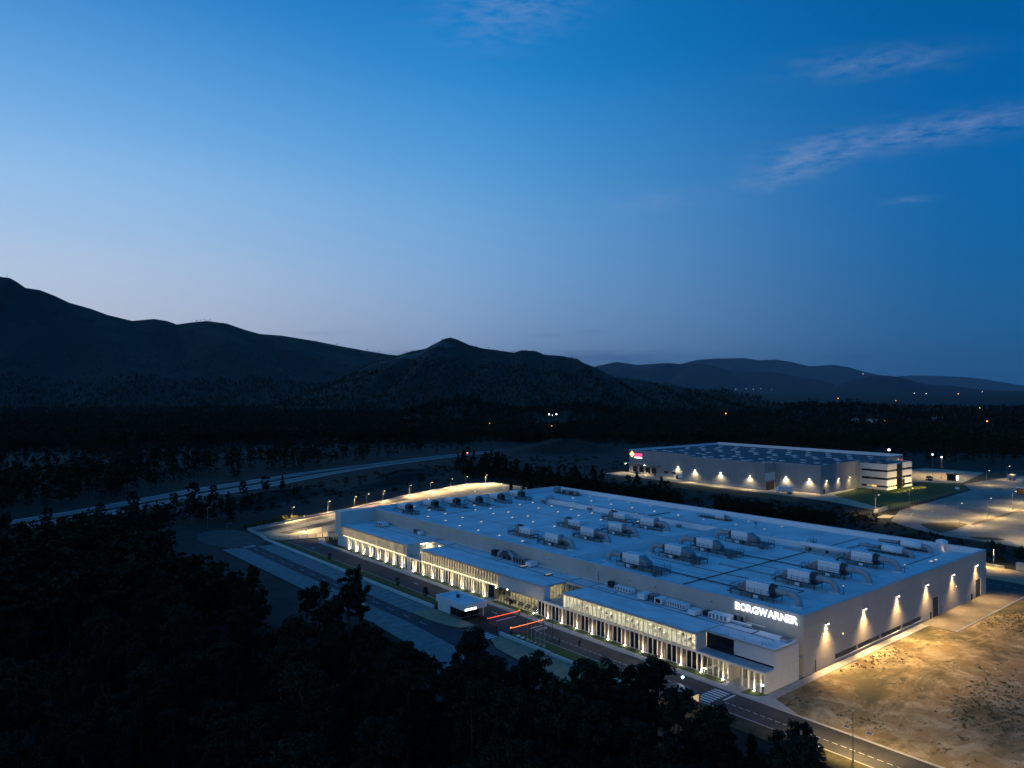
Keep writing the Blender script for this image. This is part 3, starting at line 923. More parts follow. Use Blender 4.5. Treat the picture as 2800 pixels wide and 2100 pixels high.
# floor slabs, cores
bx('ground_slab', M['concrete'], off, -13.45, -.1, .1, 168.2, .0, .13)
for a in ((-13.4, -.1, 8.0, 168.0), (-13.2, -.1, .1, 7.9)):
    bx('floor_slab', M['concrete'], off, *a, FZ, 4.0)
bx('core', M['render'], off, -6.0, -.1, 61, 115.4, .13, 7.1)
bx('core', M['render'], off, -4.0, -.1, 115.5, 168.0, .13, 7.1)
bx('core', M['render'], off, -5.9, -.1, 15.4, 60.9, .13, 7.1)
bx('core', M['render'], off, -8.0, -2.05, .4, 15.3, .13, 7.1)
# roof sections with upstand rims
ROOFS = (('a', -13.75, -.1, 124.0, 168.0), ('b', -4.6, -.1, 115.6, 123.98), ('c', -13.75, -.1, 60.5, 115.58), ('d', -6.0, -.1, 53.65, 60.48), ('e', -13.75, -.1, 15.2, 53.63), ('f', -10.35, -2.0, -.15, 15.18))
for nm, x0, x1, y0, y1 in ROOFS:
    r = bx('roof', M['membrane_low'], off, x0, x1, y0, y1, 7.12, 7.42)
    for a in ((x0 - .03, x0 + .3, y0 - .01, y1 + .01), (x0 + .3, x1 - .02, y0 - .01, y0 + .28)):
        bx('roof_rim', M['coping'], off, *a, 7.10, 7.56)
bx('roof_rim', M['coping'], off, -10.05, -2.0, -.17, .25, 7.1, 7.57)
for a in ((-5.0, -4.7, 60.8, 115.4), (-5.0, -4.7, 16, 53.4), (-5.4, -5.1, 3, 15.2), (-5.0, -4.7, 124.2, 160), (-4.0, -3.7, 116, 123.8), (-5.3, -5.1, 54, 60.3)):
    bx('gutter', M['gutter'], off, *a, 7.425, 7.44)
for a in ((-4.6, -.3, 90, 90.3), (-4.6, -.3, 128.2, 128.5), (-5.1, -2.2, 8, 8.35), (-2.6, -2.25, 8.35, 12.0), (-4.6, -3.4, 45.5, 45.8), (-3.6, -3.3, 45.8, 52)):
    bx('gutter', M['gutter'], off, *a, 7.425, 7.44)
for y0, y1 in ((8, 60), (66, 79), (82, 116), (126, 134), (139, 150)):
    bx('cable_tray', M['white'], off, -.75, -.5, y0, y1, 7.75, 7.9)
# end walls
MB().add([(-13.55, -.15, 0), (-2.0, -.15, 0), (-2.0, -.15, 7.1), (-10.25, -.15, 7.1), (-10.25, -.15, 3.95), (-13.55, -.15, 3.95), (-13.55, .2, 0), (-2.0, .2, 0), (-2.0, .2, 7.1), (-10.25, .2, 7.1), (-10.25, .2, 3.95), (-13.55, .2, 3.95)],
         [(0, 1, 2, 3, 4, 5), (11, 10, 9, 8, 7, 6), (0, 5, 11, 6), (5, 4, 10, 11), (4, 3, 9, 10), (1, 7, 8, 2)]).build('end_wall', M['render'], off)
bx('upper_wall', M['render'], off, -10.25, -9.9, .2, 8.7, 4.35, 7.1)
bx('upper_wall', M['render'], off, -13.5, -13.2, 60.5, 78.4, 3.95, 7.1)
bx('canopy_slab', M['render'], off, -13.6, -12.6, .2, 8.1, 3.6, 3.95)
bx('canopy_slab', M['render'], off, -12.6, -10.25, 7.6, 8.1, 3.6, 3.95)
bx('strip_window', M['dark_glass'], off, -10.2, -10.0, .25, 8.6, 3.6, 4.34)
bx('canopy_slab', M['render'], off, -13.6, -10.3, 8.1, 15.3, 3.55, 3.98)
# near loggia: dark glass set back
bx('loggia_wall', M['render'], off, -13.5, -10.2, 15.2, 15.45, 3.98, 7.1)
for k in range(5):
    bx('pane', M['dark_glass'], off, -10.15, -10.1, 9.0 + k * 1.24, 10.2 + k * 1.24, 4.0, 7.08)
    bx('mullion', M['black'], off, -10.2, -10.08, 8.94 + k * 1.24, 9.0 + k * 1.24, 4.0, 7.08)
# entrance recess
bx('recess_wall', M['render'], off, -13.5, -9.6, 7.75, 8.05, .13, 3.6)
for k in range(6):
    bx('pane', M['glass'], off, -9.62, -9.58, .35 + k * 1.22, 1.5 + k * 1.22, .15, 3.58)
    bx('mullion', M['dark'], off, -9.66, -9.54, 1.5 + k * 1.22, 1.57 + k * 1.22, .13, 3.6)
for y in (4.9, 3.55, 2.2, .9):
    bx('column', M['white'], off, -13.5, -13.22, y - .12, y + .12, .0, 3.6)
bx('lobby_light', M['lit_warm'], off, -8.9, -8.6, 1, 7, 3.35, 3.4)

G = 1.25
def bay(name_y0, y1, u0, z0, z1, depth, mode, cream=True):
    """a stretch of finned facade from y0 to y1 on the grid anchored at an uplit column u0"""
    y0 = name_y0
    k0 = math.ceil((y0 - u0) / G - 1e-6)
    k1 = math.floor((y1 - u0) / G + 1e-6)
    for k in range(k0, k1 + 1):
        y = u0 + k * G
        up = (k % 4 == 0) and z0 < 1
        bx('column' if up else 'fin', M['cream'], off, XF - (.06 if up else 0), XF + depth, y - (.15 if up else .06), y + (.15 if up else .06), z0, z1)
        if k == k1:
            break
        a, b = y + .06, y + G - .06
        kk = k % 4
        md = mode(kk, y) if callable(mode) else mode
        if md == 'lit':
            bx('pane', M['glass'], off, XF + depth - .03, XF + depth, a, b, z0 + .12, z1 - .1)
            bx('window_frame', M['dark'], off, XF + depth - .06, XF + depth + .03, a, a + .07, z0 + .1, z1 - .08)
            bx('window_frame', M['dark'], off, XF + depth - .06, XF + depth + .03, a + .07, b, z0 + .06, z0 + .14)
        elif md == 'brown':
            bx('panel', M['brown'], off, XF + depth - .06, XF + depth, a, b, z0, z1)
        elif md == 'cream':
            bx('panel', M['cream'], off, XF + depth - .06, XF + depth, a, b, z0, z1)
        else:
            bx('pane', M['dark_glass'], off, XF + depth - .04, XF + depth, a, b, z0 + .1, z1 - .05)
    bx('spandrel', M['cream'], off, XF - .02, XF + depth, y0, y1, z1, z1 + .36) if z1 < 5 else bx('fascia', M['cream'], off, XF - .02, XF + depth, y0, y1, z1, 7.1)
    if z0 > 3.9 and depth > .4:
        bx('added_fin_glow', M['fin_glow'], off, XF + .05, XF + .13, y0 + .1, y1 - .1, z0 + .004, z0 + .03)  # added glowing strip to brighten the fins, not a known fitting
    if z0 < 1:
        bx('plinth', M['concrete'], off, XF + .02, XF + depth, y0, y1, .0, z0)

# lower storey
bay(8.1, 62.8, 8.9, .13, 3.6, .26, lambda k, y: ('lit' if y < 14.5 else 'brown') if k in (3, 0) else ('lit' if y < 14.5 else 'dark'))
bay(82.75, 115.4, 84.1, .13, 3.6, .42, lambda k, y: 'dark' if 97 < y < 109 and k in (1, 2) else 'lit')
bay(116.2, 122.0, 119.4, .13, 3.6, .30, lambda k, y: 'cream' if k in (3, 0) else 'dark')
bay(124.1, 163.0, 126.2, .13, 3.6, .45, lambda k, y: 'cream' if (k in (3, 0) or y > 147) else 'dark')
# upper storey
bay(15.3, 53.4, 8.9, 3.98, 7.0, .24, 'lit')
bay(78.5, 115.4, 84.1, 3.98, 7.0, .46, 'lit')
bay(124.1, 166.2, 126.2, 3.98, 7.0, .66, 'lit')
# full-height ground-floor glazing and the main door recess
for k in range(14):
    y = 63.0 + k * 1.21
    bx('pane', M['glass'], off, -13.22, -13.18, y + .03, y + 1.18, .15, 3.7)
    bx('mullion', M['dark'], off, -13.3, -13.14, y - .03, y + .03, .13, 3.75)
bx('door_recess', M['dark'], off, -12.2, -12.0, 80.0, 82.7, .13, 3.7)
bx('recess_wall', M['joint'], off, -13.5, -12.2, 79.95, 80.15, .13, 3.7)
bx('recess_wall', M['joint'], off, -13.5, -12.2, 82.5, 82.72, .13, 3.7)
bx('soffit', M['cream'], off, -13.5, -12.0, 78.4, 82.75, 3.7, 3.96)
# glazed terrace in the middle
bx('terrace_wall', M['white'], off, -13.5, -11.3, 60.48, 60.8, 3.98, 7.1)
bx('terrace_wall', M['white'], off, -13.5, -6.0, 53.4, 53.65, 3.98, 7.1)
for k in range(5):
    x = -11.25 + k * 1.03
    bx('pane', M['glass'], off, x + .03, x + 1.0, 60.6, 60.64, 4.0, 7.1)
    bx('mullion', M['dark'], off, x - .03, x + .03, 60.55, 60.7, 4.0, 7.1)
for k in range(5):
    y = 54.0 + k * 1.28
    bx('pane', M['glass'], off, -6.02, -5.98, y + .03, y + 1.24, 4.0, 7.1)
    bx('mullion', M['dark'], off, -6.08, -5.92, y - .03, y + .03, 4.0, 7.1)
bx('terrace_floor', M['sidewalk'], off, -13.5, -6.1, 53.65, 60.48, 4.0, 4.06)
rl = bx('parapet', M['white'], off, -13.62, -13.4, 53.6, 60.5, 3.5, 4.1)
# small terrace further left
bx('terrace_wall', M['cream'], off, -13.5, -8.4, 124.0, 124.3, 3.98, 7.1)
bx('pane', M['glass'], off, -8.35, -4.7, 124.1, 124.15, 4.0, 7.1)
bx('mullion', M['dark'], off, -6.6, -6.5, 124.05, 124.2, 4.0, 7.1)
bx('terrace_wall', M['cream'], off, -13.5, -4.7, 115.42, 115.6, 3.98, 7.1)
bx('terrace_floor', M['sidewalk'], off, -13.4, -4.7, 115.6, 124.0, 4.0, 4.05)
bx('parapet', M['white'], off, -13.6, -13.4, 115.6, 124.0, 3.6, 4.05)
bx('wall', M['cream'], off, -13.3, -13.1, 122.0, 124.05, .13, 3.6)
for (ya, yb) in ((115.7, 123.9), (53.8, 60.3)):
    n = int((yb - ya) / 1.0)
    for k in range(n + 1):
        y = ya + (yb - ya) * k / n
        bx('rail_post', M['galv'], off, -13.42, -13.38, y - .02, y + .02, 4.05, 5.0)
    bx('hand_rail', M['galv'], off, -13.44, -13.36, ya, yb, 5.0, 5.05)
# tall end block
MB().box(-13.5, -.1, 168.05, L + .05, 3.75, 12.0).build('tower_wall', M['render'], off)
MB().box(-13.4, -.1, 163.1, 170.4, .0, 3.72).build('tower_base', M['render'], off)
bx('coping', M['coping'], off, -13.6, -.15, 168.0, L + .1, 12.0, 12.08)
bx('roof_hatch', M['white'], off, -9.6, -8.6, 169.4, 171, 12.08, 12.5)

# rooms behind the glass
def room(y0, y1, z0, z1, xb, step, m, off_x, rows=2, w=.28, back='cream'):
    bx('partition', M[back], off, xb, xb + .1, y0, y1, z0, z1)
    n = max(1, int((y1 - y0) / step))
    for k in range(n):
        y = y0 + (k + .5) * (y1 - y0) / n
        for r in range(rows):
            x = off_x + r * 2.1
            bx('ceiling_lamp', m, off, x, x + w, y - step * .36, y + step * .36, z1 - .42, z1 - .36)
room(15.5, 53.3, 4.0, 7.1, -7.5, 2.5, M['lit_white'], -12.3, 3)
room(78.6, 115.3, 4.0, 7.1, -10.5, 2.5, M['lit_warm'], -12.5, 1, .3, 'brown')
room(124.4, 166, 4.0, 7.1, -10.5, 5.0, M['lit_warm'], -12.2, 1, .2, 'brown')
room(83, 115.3, .15, 3.7, -10.0, 2.5, M['lit_warm'], -12.4, 1, .3, 'brown')
room(63.2, 79.8, .15, 3.7, -8.0, 2.7, M['lit_warm'], -12.2, 2, .3)
room(8.2, 15.0, .15, 3.6, -9.5, 3.0, M['lit_warm'], -11.8, 1, .2)
room(61.0, 78.0, 4.0, 7.1, -6.3, 3.0, M['lit_warm'], -11.0, 2, .3)
room(54.0, 60.2, 4.0, 7.1, -3.0, 3.0, M['lit_white'], -5.2, 1, .3)
bx('ceiling_lamp', M['lit_white'], off, -8, -5, 125, 127.5, 6.7, 6.76)
bx('terrace_lamp', M['lit_white'], off, -4.75, -4.62, 118.6, 119.2, 6.6, 6.75)
bx('wall_lamp', M['lens_white'], off, -13.56, -13.5, 74.4, 74.7, 3.8, 3.95)
bx('wall_lamp', M['lens_white'], off, -13.56, -13.5, 79.2, 79.5, 3.3, 3.5)
dk = MB().box(0, 1.6, 0, .7, .68, .74).box(.05, .1, .05, .65, 0, .68).box(1.5, 1.55, .05, .65, 0, .68).box(.5, 1.1, .3, .36, .8, 1.2)
dkm = dk.mesh('desk_mesh', M['white'])
chm = MB().lathe([(.24, 0), (.04, .08), (.04, .42), (.24, .45), (.24, .5)], 8).box(-.2, .2, .18, .24, .5, .95).mesh('chair_mesh', M['black'])
for k in range(14):
    y = 17.0 + k * 2.62
    o = link('office_desk', dkm, None, (-11.9 + 1.6 * (k % 3) * .6, y, 4.0))
    tag(o, 'white desk with a monitor seen through the bright upper office windows', 'desk', 'desks behind the lit upper windows')
    o = link('office_chair', chm, None, (-11.0 + 1.6 * (k % 3) * .6, y - .6, 4.0))
    tag(o, 'black office chair seen through the bright upper office windows', 'chair', 'chairs behind the lit upper windows')
for k in range(3):
    o = link('reception_table', MB().box(0, 2.6, 0, .8, .7, .76).box(.2, .3, .1, .7, 0, .7).box(2.3, 2.4, .1, .7, 0, .7).mesh('table', M['white']), None, (-12.3, 8.9 + k * 1.9, .13))
    tag(o, 'white table inside the lit corner room on the ground floor', 'table', 'tables in the corner room')
for k in range(5):
    y = 65 + k * 2.8
    o = thing('lobby_bench', 'dark lounge bench inside the glowing ground-floor lobby', 'bench', (-12.0, y, .13), 0, 'benches in the glazed lobby')
    MB().box(0, .7, 0, 1.6, .25, .45).build('seat', M['dark'], o)
    MB().box(.58, .7, 0, 1.6, .45, .85).build('backrest', M['dark'], o)
    for q in (.1, 1.4):
        MB().box(.05, .65, q, q + .08, 0, .25).build('leg', M['steel'], o)

# uplights in the grass in front of every main column
UY = [2.1] + [8.9 + 5 * k for k in range(12)] + [84.1 + 5 * k for k in range(7)] + [119.4] + [126.2 + 4.97 * k for k in range(8)]
for i, y in enumerate(UY):
    t = thing('ground_uplight', 'blazing ground spotlight before the office front, %s from the street corner' % (ORD[i] if i < 20 else 'number %d' % (i + 1)), 'uplight', (-13.74, y, .12), 0, 'uplights along the office front')
    MB().lathe([(.13, -.1), (.14, .03), (.12, .05)], 10).build('housing', M['steel'], t)
    MB().lathe([(.15, .045), (.17, .1), (.13, .17), (.05, .2)], 10).build('lens', M['lens_white'], t)
    light('lamp', 'SPOT', t, (0, 0, .1), 5200, (1.0, .82, .58), .05, (.02, 0, 1), 38, .9)
    light('lamp_wash', 'SPOT', t, (-.75, 0, .3), 360 if y < 80 else 1100, (1.0, .70, .34), .15, (.28, 0, 1), 125, .9)
    light('lamp_spill', 'POINT', t, (-.25, 0, .55), 70, (1.0, .86, .66), .12)

# ================================================================== PLANT ON THE HALL ROOF
def railing(mb, path, h=1.05, z=0, step=1.4):
    for (x0, y0), (x1, y1) in zip(path, path[1:]):
        d = math.dist((x0, y0), (x1, y1))
        n = max(1, int(d / step))
        for k in range(n + 1):
            x, y = x0 + (x1 - x0) * k / n, y0 + (y1 - y0) * k / n
            mb.box(x - .03, x + .03, y - .03, y + .03, z, z + h)
        for q in (.55, 1.0):
            mb.cyl((x0, y0, z + h * q), (x1, y1, z + h * q), .025, n=4)


def stair(parent, x, y, dx, dy, z, n=6, w=.9):
    """steps from a platform edge (x, y, z) down to the roof along (dx, dy)"""
    px, py = -dy, dx
    mb = MB()
    for s in (-w / 2, w / 2):
        mb.add([(x + px * s, y + py * s, z), (x + px * (s + .06), y + py * (s + .06), z), (x + dx * 1.6 + px * (s + .06), y + dy * 1.6 + py * (s + .06), 0), (x + dx * 1.6 + px * s, y + dy * 1.6 + py * s, 0),
                (x + px * s, y + py * s, z - .22), (x + px * (s + .06), y + py * (s + .06), z - .22), (x + dx * 1.35 + px * (s + .06), y + dy * 1.35 + py * (s + .06), 0), (x + dx * 1.35 + px * s, y + dy * 1.35 + py * s, 0)],
               [(0, 1, 2, 3), (7, 6, 5, 4), (0, 3, 7, 4), (1, 5, 6, 2)])
        mb.cyl((x + px * s, y + py * s, z + 1), (x + dx * 1.6 + px * s, y + dy * 1.6 + py * s, 1.0), .03, n=4)
        mb.cyl((x + dx * 1.6 + px * s, y + dy * 1.6 + py * s, 0), (x + dx * 1.6 + px * s, y + dy * 1.6 + py * s, 1.0), .03, n=4)
    for k in range(1, n):
        q = k / n
        cx, cy, cz = x + dx * 1.6 * q, y + dy * 1.6 * q, z * (1 - q)
        mb.box(cx - .14 - abs(px) * w / 2 * .8, cx + .14 + abs(px) * w / 2 * .8, cy - .14 - abs(py) * w / 2 * .8, cy + .14 + abs(py) * w / 2 * .8, cz - .03, cz)
    mb.build('stair', M['steel'], parent)


def air_handler(label, x, y, s, p0, p1, duct_end, cone=True, hood=2.3, side_stair=False):
    """roof air handler; t runs along +y for s=1 and along -y for s=-1; origin under the middle of the casing"""
    t = thing('air_handler', label, 'air handler', (x, y, DK), 0, 'air handlers on the hall roof')
    PZ = 1.18
    X0, X1 = -.55, 3.1

    def B(nm, m, x0, x1, t0, t1, z0, z1, par=t):
        a, b = sorted((s * t0, s * t1))
        return MB().box(x0, x1, a, b, z0, z1).build(nm, m, par)
    pf = B('platform', M['steel'], X0, X1, p0, p1, PZ - .16, PZ)
    n = max(3, int((p1 - p0) / 2.6))
    for k in range(n + 1):
        q = p0 + .15 + (p1 - p0 - .3) * k / n
        for xx in (X0 + .1, X1 - .1):
            MB().box(xx - .07, xx + .07, s * q - .07, s * q + .07, 0, PZ - .16).build('leg', M['steel'], t)
    mb = MB()
    railing(mb, [(X0 + .06, s * p0), (X0 + .06, s * p1)], z=PZ)
    railing(mb, [(X0 + .06, s * p0), (X1 - .06, s * p0), (X1 - .06, s * (p0 + 2))], z=PZ)
    mb.build('railing', M['steel'], pf)
    cs = B('casing', M['ahu'], .1, 2.7, -2.75, 2.75, PZ, PZ + 2.42)
    for k in range(5):
        q = -2.2 + k * 1.1
        B('cover_strip', M['white'], .07, .1, q - .02, q + .02, PZ + .1, PZ + 2.3, cs)
        B('roof_rib', M['ahu_grey'], .1, 2.7, q - .04, q + .04, PZ + 2.42, PZ + 2.47, cs)
    if hood:
        q = 2.75 + hood
        ya, yb = s * -2.75, s * -q
        MB().add([(.15, ya, PZ), (2.65, ya, PZ), (2.65, ya, PZ + 2.3), (.15, ya, PZ + 2.3), (.3, yb, PZ), (2.5, yb, PZ), (2.5, yb, PZ + .9), (.3, yb, PZ + .9)],
                 [(0, 1, 2, 3), (7, 6, 5, 4), (0, 4, 5, 1), (1, 5, 6, 2), (2, 6, 7, 3), (3, 7, 4, 0)]).build('intake_hood', M['ahu_grey'], t)
    CZ0 = PZ + 1.2
    def ring(q, r, n=8, ph=22.5):
        return [(1.4 + r * math.cos(math.radians(ph + 45 * k)), s * q, CZ0 + r * math.sin(math.radians(ph + 45 * k))) for k in range(n)]
    if cone:
        a, b = ring(2.75, 1.38), ring(3.9, 1.0)
        MB().add(a + b, [tuple(range(8)), tuple(range(15, 7, -1))] + [(i, (i + 1) % 8, 8 + (i + 1) % 8, 8 + i) for i in range(8)]).build('end_cone', M['dark'], t)
        st = 3.9
    else:
        a, b = ring(2.75, 1.35), ring(3.6, 1.0)
        MB().add(a + b, [tuple(range(8)), tuple(range(15, 7, -1))] + [(i, (i + 1) % 8, 8 + (i + 1) % 8, 8 + i) for i in range(8)]).build('end_cone', M['ahu_grey'], t)
        st = 3.6
    R = .72
    path = [(1.4, s * st, CZ0), (1.4, s * (duct_end - 2.1), CZ0)]
    for k in range(1, 7):
        a = math.pi / 2 * k / 6
        path.append((1.4, s * (duct_end - 2.1 + 2.1 * math.sin(a)), CZ0 - 2.1 * (1 - math.cos(a))))
    path.append((1.4, s * duct_end, 0))
    dct = MB().tube(path, R, 14).build('duct', M['duct'], t, smooth=False)
    for k in range(3):
        q = st + .3 + (duct_end - 2.4 - st) * k / 2
        MB().cyl((1.4, s * (q - .05), CZ0), (1.4, s * (q + .05), CZ0), R + .06, n=14).build('flange', M['galv'], dct)
    B('roof_curb', M['membrane'], .2, 2.6, duct_end - 1.2, duct_end + 1.2, 0, .25)
    B('control_box', M['white'], -.75, -.6, -.4, .7, .35, .95)
    B('coil_box', M['gutter'], .4, 1.4, -1.2, -.5, .2, 1.0)
    if side_stair:
        stair(t, X0, s * (p0 + 1.2), -1, 0, PZ)
    else:
        stair(t, 1.2, s * p0, 0, -s, PZ)
    return t


COLX = (8.5, 25.4, 39.3, 56.2)
POS = ('nearest the sign wall', 'second from the sign wall', 'third from the sign wall', 'farthest from the sign wall')
for i, x in enumerate(COLX):
    air_handler('white air handler with arched duct by the floodlit end, ' + POS[i], x, 15.7, -1, (-6.4, -5.6, -6.8, -6.0)[i], 4.4, (9.2, 8.6, 9.4, 8.8)[i], hood=(2.3, 1.6, 2.6, 2.0)[i])
for i, x in enumerate(COLX):
    air_handler('white air handler with dark end in the middle roof row, ' + POS[i], x, 52.0, 1, (-10.5, -9.2, -10.8, -9.8)[i], 4.4, (9.0, 8.4, 9.3, 8.7)[i], hood=(2.4, 3.0, 2.2, 2.8)[i], side_stair=True)
for i, x in enumerate((11.0, 25.6, 38.0, 53.2)):
    air_handler('white air handler behind the roof dividing wall, ' + POS[i], x, 84.6, -1, -5.6, 6.5, 7.8, cone=False, hood=0)


def condenser(label, x, y, rot=0, group='cooling units on the hall roof', plat=(-7.5, 5.2)):
    t = thing('cooling_unit', label, 'cooling unit', (x, y, DK), rot, group)
    PZ = 1.15
    pf = MB().box(-.6, 2.9, plat[0], plat[1], PZ - .14, PZ).build('platform', M['steel'], t)
    n = 4
    for k in range(n + 1):
        q = plat[0] + .2 + (plat[1] - plat[0] - .4) * k / n
        for xx in (-.45, 2.75):
            MB().box(xx - .06, xx + .06, q - .06, q + .06, 0, PZ - .14).build('leg', M['steel'], t)
    mb = MB()
    railing(mb, [(-.55, plat[0]), (-.55, plat[1])], z=PZ)
    railing(mb, [(2.85, plat[0]), (2.85, plat[1])], z=PZ)
    mb.build('railing', M['steel'], pf)
    cs = MB().box(0, 2.3, -1.6, 3.6, PZ, PZ + 1.75).build('casing', M['ahu'], t)
    for k in range(3):
        MB().box(-.02, 0, -1.0 + k * 1.4, -.96 + k * 1.4, PZ + .1, PZ + 1.7).build('cover_strip', M['ahu_grey'], cs)
    g = MB().box(-.05, 2.35, -3.6, -1.6, PZ, PZ + 1.95).build('coil_section', M['ahu_grey'], t)
    MB().box(-.08, -.05, -3.4, -1.8, PZ + .3, PZ + 1.75).build('grille', M['black'], g)
    MB().box(.15, 2.15, -3.63, -3.6, PZ + .25, PZ + 1.75).build('grille', M['black'], g)
    MB().lathe([(.85, PZ + 1.95), (.85, PZ + 2.2), (.7, PZ + 2.2)], 12, (1.15, -2.6, 0)).build('fan', M['black'], g)
    for k in range(3):
        MB().box(-.5 + .05, .25, .3 + k * .75, .8 + k * .75, .05, .7).build('valve_box', M['white'], t)
    stair(t, 1.1, plat[0], 0, -1, PZ)
    return t


for i, (x, y) in enumerate(((8.6, 162.6), (20.8, 164.0), (30.7, 163.8), (40.5, 162.3), (51.6, 162.4), (63.2, 163.6))):
    condenser('grey cooling unit by the far left parapet, %s from the sign wall' % ORD[i], x, y)
for i, (x, y) in enumerate(((13.2, 98.4), (34.2, 98.4), (55.7, 98.4))):
    c = condenser('white cooling unit with black fan amid lit domes, %s from the sign wall' % ORD[i], x + 2.3, y + 1.6, math.pi, plat=(-6.5, 4.5))


def pipe_unit(label, x, y, s):
    t = thing('ventilation_unit', label, 'ventilation unit', (x, y, DK), 0, 'ventilation units by the back parapet')
    fr = MB().box(-.9, .9, -4, 7, .3, .42).build('frame', M['steel'], t)
    for q in (-3.6, -.5, 2.6, 6.4):
        for xx in (-.7, .7):
            MB().box(xx - .06, xx + .06, q - .06, q + .06, 0, .3).build('leg', M['steel'], t)
    MB().cyl((0, -2.5, 1.5), (0, 3.0, 1.5), 1.08, n=14).build('drum', M['ahu'], t, smooth=True)
    MB().cyl((0, 3.0, 1.5), (0, 3.8, 1.5), .95, .55, n=14).build('end_cone', M['dark'], t)
    MB().cyl((0, 3.8, 1.5), (0, 9.5, 1.4), .5, n=12).build('duct', M['galv'], t, smooth=True)
    p = [(0, -2.5, 1.5), (0, -3.6, 1.5)] + [(0, -3.6 - 1.2 * math.sin(a), 1.5 - 1.2 * (1 - math.cos(a))) for a in (.5, 1.0, 1.57)] + [(0, -4.8, 0)]
    MB().tube(p, .7, 12).build('elbow', M['duct'], t, smooth=True)
    mb = MB()
    railing(mb, [(-.9, -4), (-.9, 7)], z=.42, h=.9)
    mb.build('railing', M['steel'], fr)


pipe_unit('pale drum-shaped ventilation unit near the back corner, front one of two', 76.5, 16.4, 1)
pipe_unit('pale drum-shaped ventilation unit near the back corner, rear one of two', 87.0, 15.8, 1)
t = thing('fan_unit', 'flat pipework unit on a railed frame near the back parapet beside the dividing wall', 'ventilation unit', (86.5, 80.5, DK))
fr = MB().box(-1, 1.6, -5, 8, .35, .47).build('frame', M['steel'], t)
for q in (-4.6, -1, 3, 7.6):
    for xx in (-.8, 1.4):
        MB().box(xx - .06, xx + .06, q - .06, q + .06, 0, .35).build('leg', M['steel'], t)
MB().box(-.6, 1.2, -2.6, 1.0, .47, 2.0).build('casing', M['ahu'], t)
MB().tube([(.3, -2.6, 1.4), (.3, -3.6, 1.5), (.3, -4.3, 1.3), (.3, -4.6, .6), (.3, -4.6, 0)], .35, 10).build('elbow', M['galv'], t, smooth=True)
mb = MB()
railing(mb, [(-1, -5), (-1, 8)], z=.47, h=.9)
mb.build('railing', M['steel'], fr)
t = thing('chiller_bank', 'dark bank of pipes and chillers in the far back roof corner', 'chiller', (88.5, 160, DK))
MB().box(-1.2, 2.2, -8, 6, .3, .42).build('frame', M['steel'], t)
for q in (-7.5, -3, 1.5, 5.5):
    MB().box(-1.0, -.88, q - .06, q + .06, 0, .3).build('leg', M['steel'], t)
    MB().box(1.9, 2.02, q - .06, q + .06, 0, .3).build('leg', M['steel'], t)
for k in range(4):
    MB().box(-.8, 1.4, -7.4 + k * 2.3, -5.6 + k * 2.3, .42, 1.5).build('chiller', M['dark'] if k % 2 else M['ahu_grey'], t)
MB().box(0, 2.0, 5.0, 7.6, 0, 2.4).build('pump_house', M['ahu_grey'], t)
MB().cyl((.3, -7.5, 1.75), (.3, 5, 1.75), .18, n=8).build('pipe', M['galv'], t)
t = thing('roof_exhaust', 'white mushroom-capped exhaust stack standing at the back parapet', 'exhaust stack', (93.6, 10.6, DK))
MB().lathe([(.75, 0), (.75, .1), (.62, .12), (.62, 1.9)], 14).build('stack', M['white'], t, smooth=False)
MB().lathe([(.9, 1.75), (1.5, 1.9), (1.55, 2.5), (1.35, 2.75), (.5, 3.05), (.05, 3.1)], 16).build('cap', M['white'], t, smooth=False)
light('lamp', 'POINT', t, (-1.0, -.8, .4), 12, (1, .6, .3), .1)
# small things on the roof
for i, (x, y, nm) in enumerate(((65.2, 148.8, 'at the far end of the dividing wall'), (65.2, 122.5, 'midway along the dividing wall'), (63.6, 79.8, 'where the dividing walls meet'))):
    t = thing('roof_vent', 'small grey box vent ' + nm, 'vent', (x, y, DK), 0, 'box vents')
    MB().box(-.6, .6, -.7, .7, 0, .9).build('body', M['ahu_grey'], t)
    MB().box(-.7, .7, -.8, .8, .9, 1.0).build('cap', M['galv'], t)
for i, (x, y) in enumerate(((65.2, 145.2), (65.2, 34.5))):
    t = thing('crossover_steps', 'steel steps climbing over the long roof dividing wall at its %s end' % ('far' if i == 0 else 'near'), 'steps', (x, y, DK))
    MB().box(-.6, 2.2, -.5, .5, 1.85, 1.92).build('bridge', M['steel'], t)
    stair(t, -.6, 0, -1, 0, 1.85, 8)
    stair(t, 2.2, 0, 1, 0, 1.85, 8)
    mb = MB()
    railing(mb, [(-.6, -.5), (2.2, -.5)], z=1.92)
    railing(mb, [(-.6, .5), (2.2, .5)], z=1.92)
    mb.build('railing', M['steel'], t)
t = thing('long_duct', 'long pale round duct beside the roof dividing wall', 'duct', (64.0, 24, DK))
MB().cyl((0, -2, 1.5), (0, 13, 1.5), .75, n=14).build('pipe', M['ahu'], t, smooth=True)
for q in (0, 5, 10):
    MB().box(-.6, .6, q - .08, q + .08, 0, .9).build('cradle', M['steel'], t)
t = thing('vent_pipe', 'slim vent pipe with a cowl on the back half of the roof', 'pipe', (82, 62.9, DK))
MB().cyl((0, 0, 0), (0, 0, 1.7), .22, n=8).build('pipe', M['galv'], t)
MB().lathe([(.42, 1.6), (.42, 1.9), (.1, 2.1)], 10).build('cowl', M['dark'], t)
for i, (x, y) in enumerate(((26.2, 5.3), (57.8, 5.6))):
    t = thing('duct_lamp', 'small warm lamp on a duct foot by the end parapet, %s' % ('nearer the sign' if i == 0 else 'farther from the sign'), 'lamp', (x, y, DK), 0, 'lamps on the duct feet')
    MB().box(-.05, .05, -.05, .05, 0, 1.9).build('post', M['steel'], t)
    MB().lathe([(.12, 1.9), (.16, 2.02), (.05, 2.1)], 8).build('globe', M['dome_lit'], t)

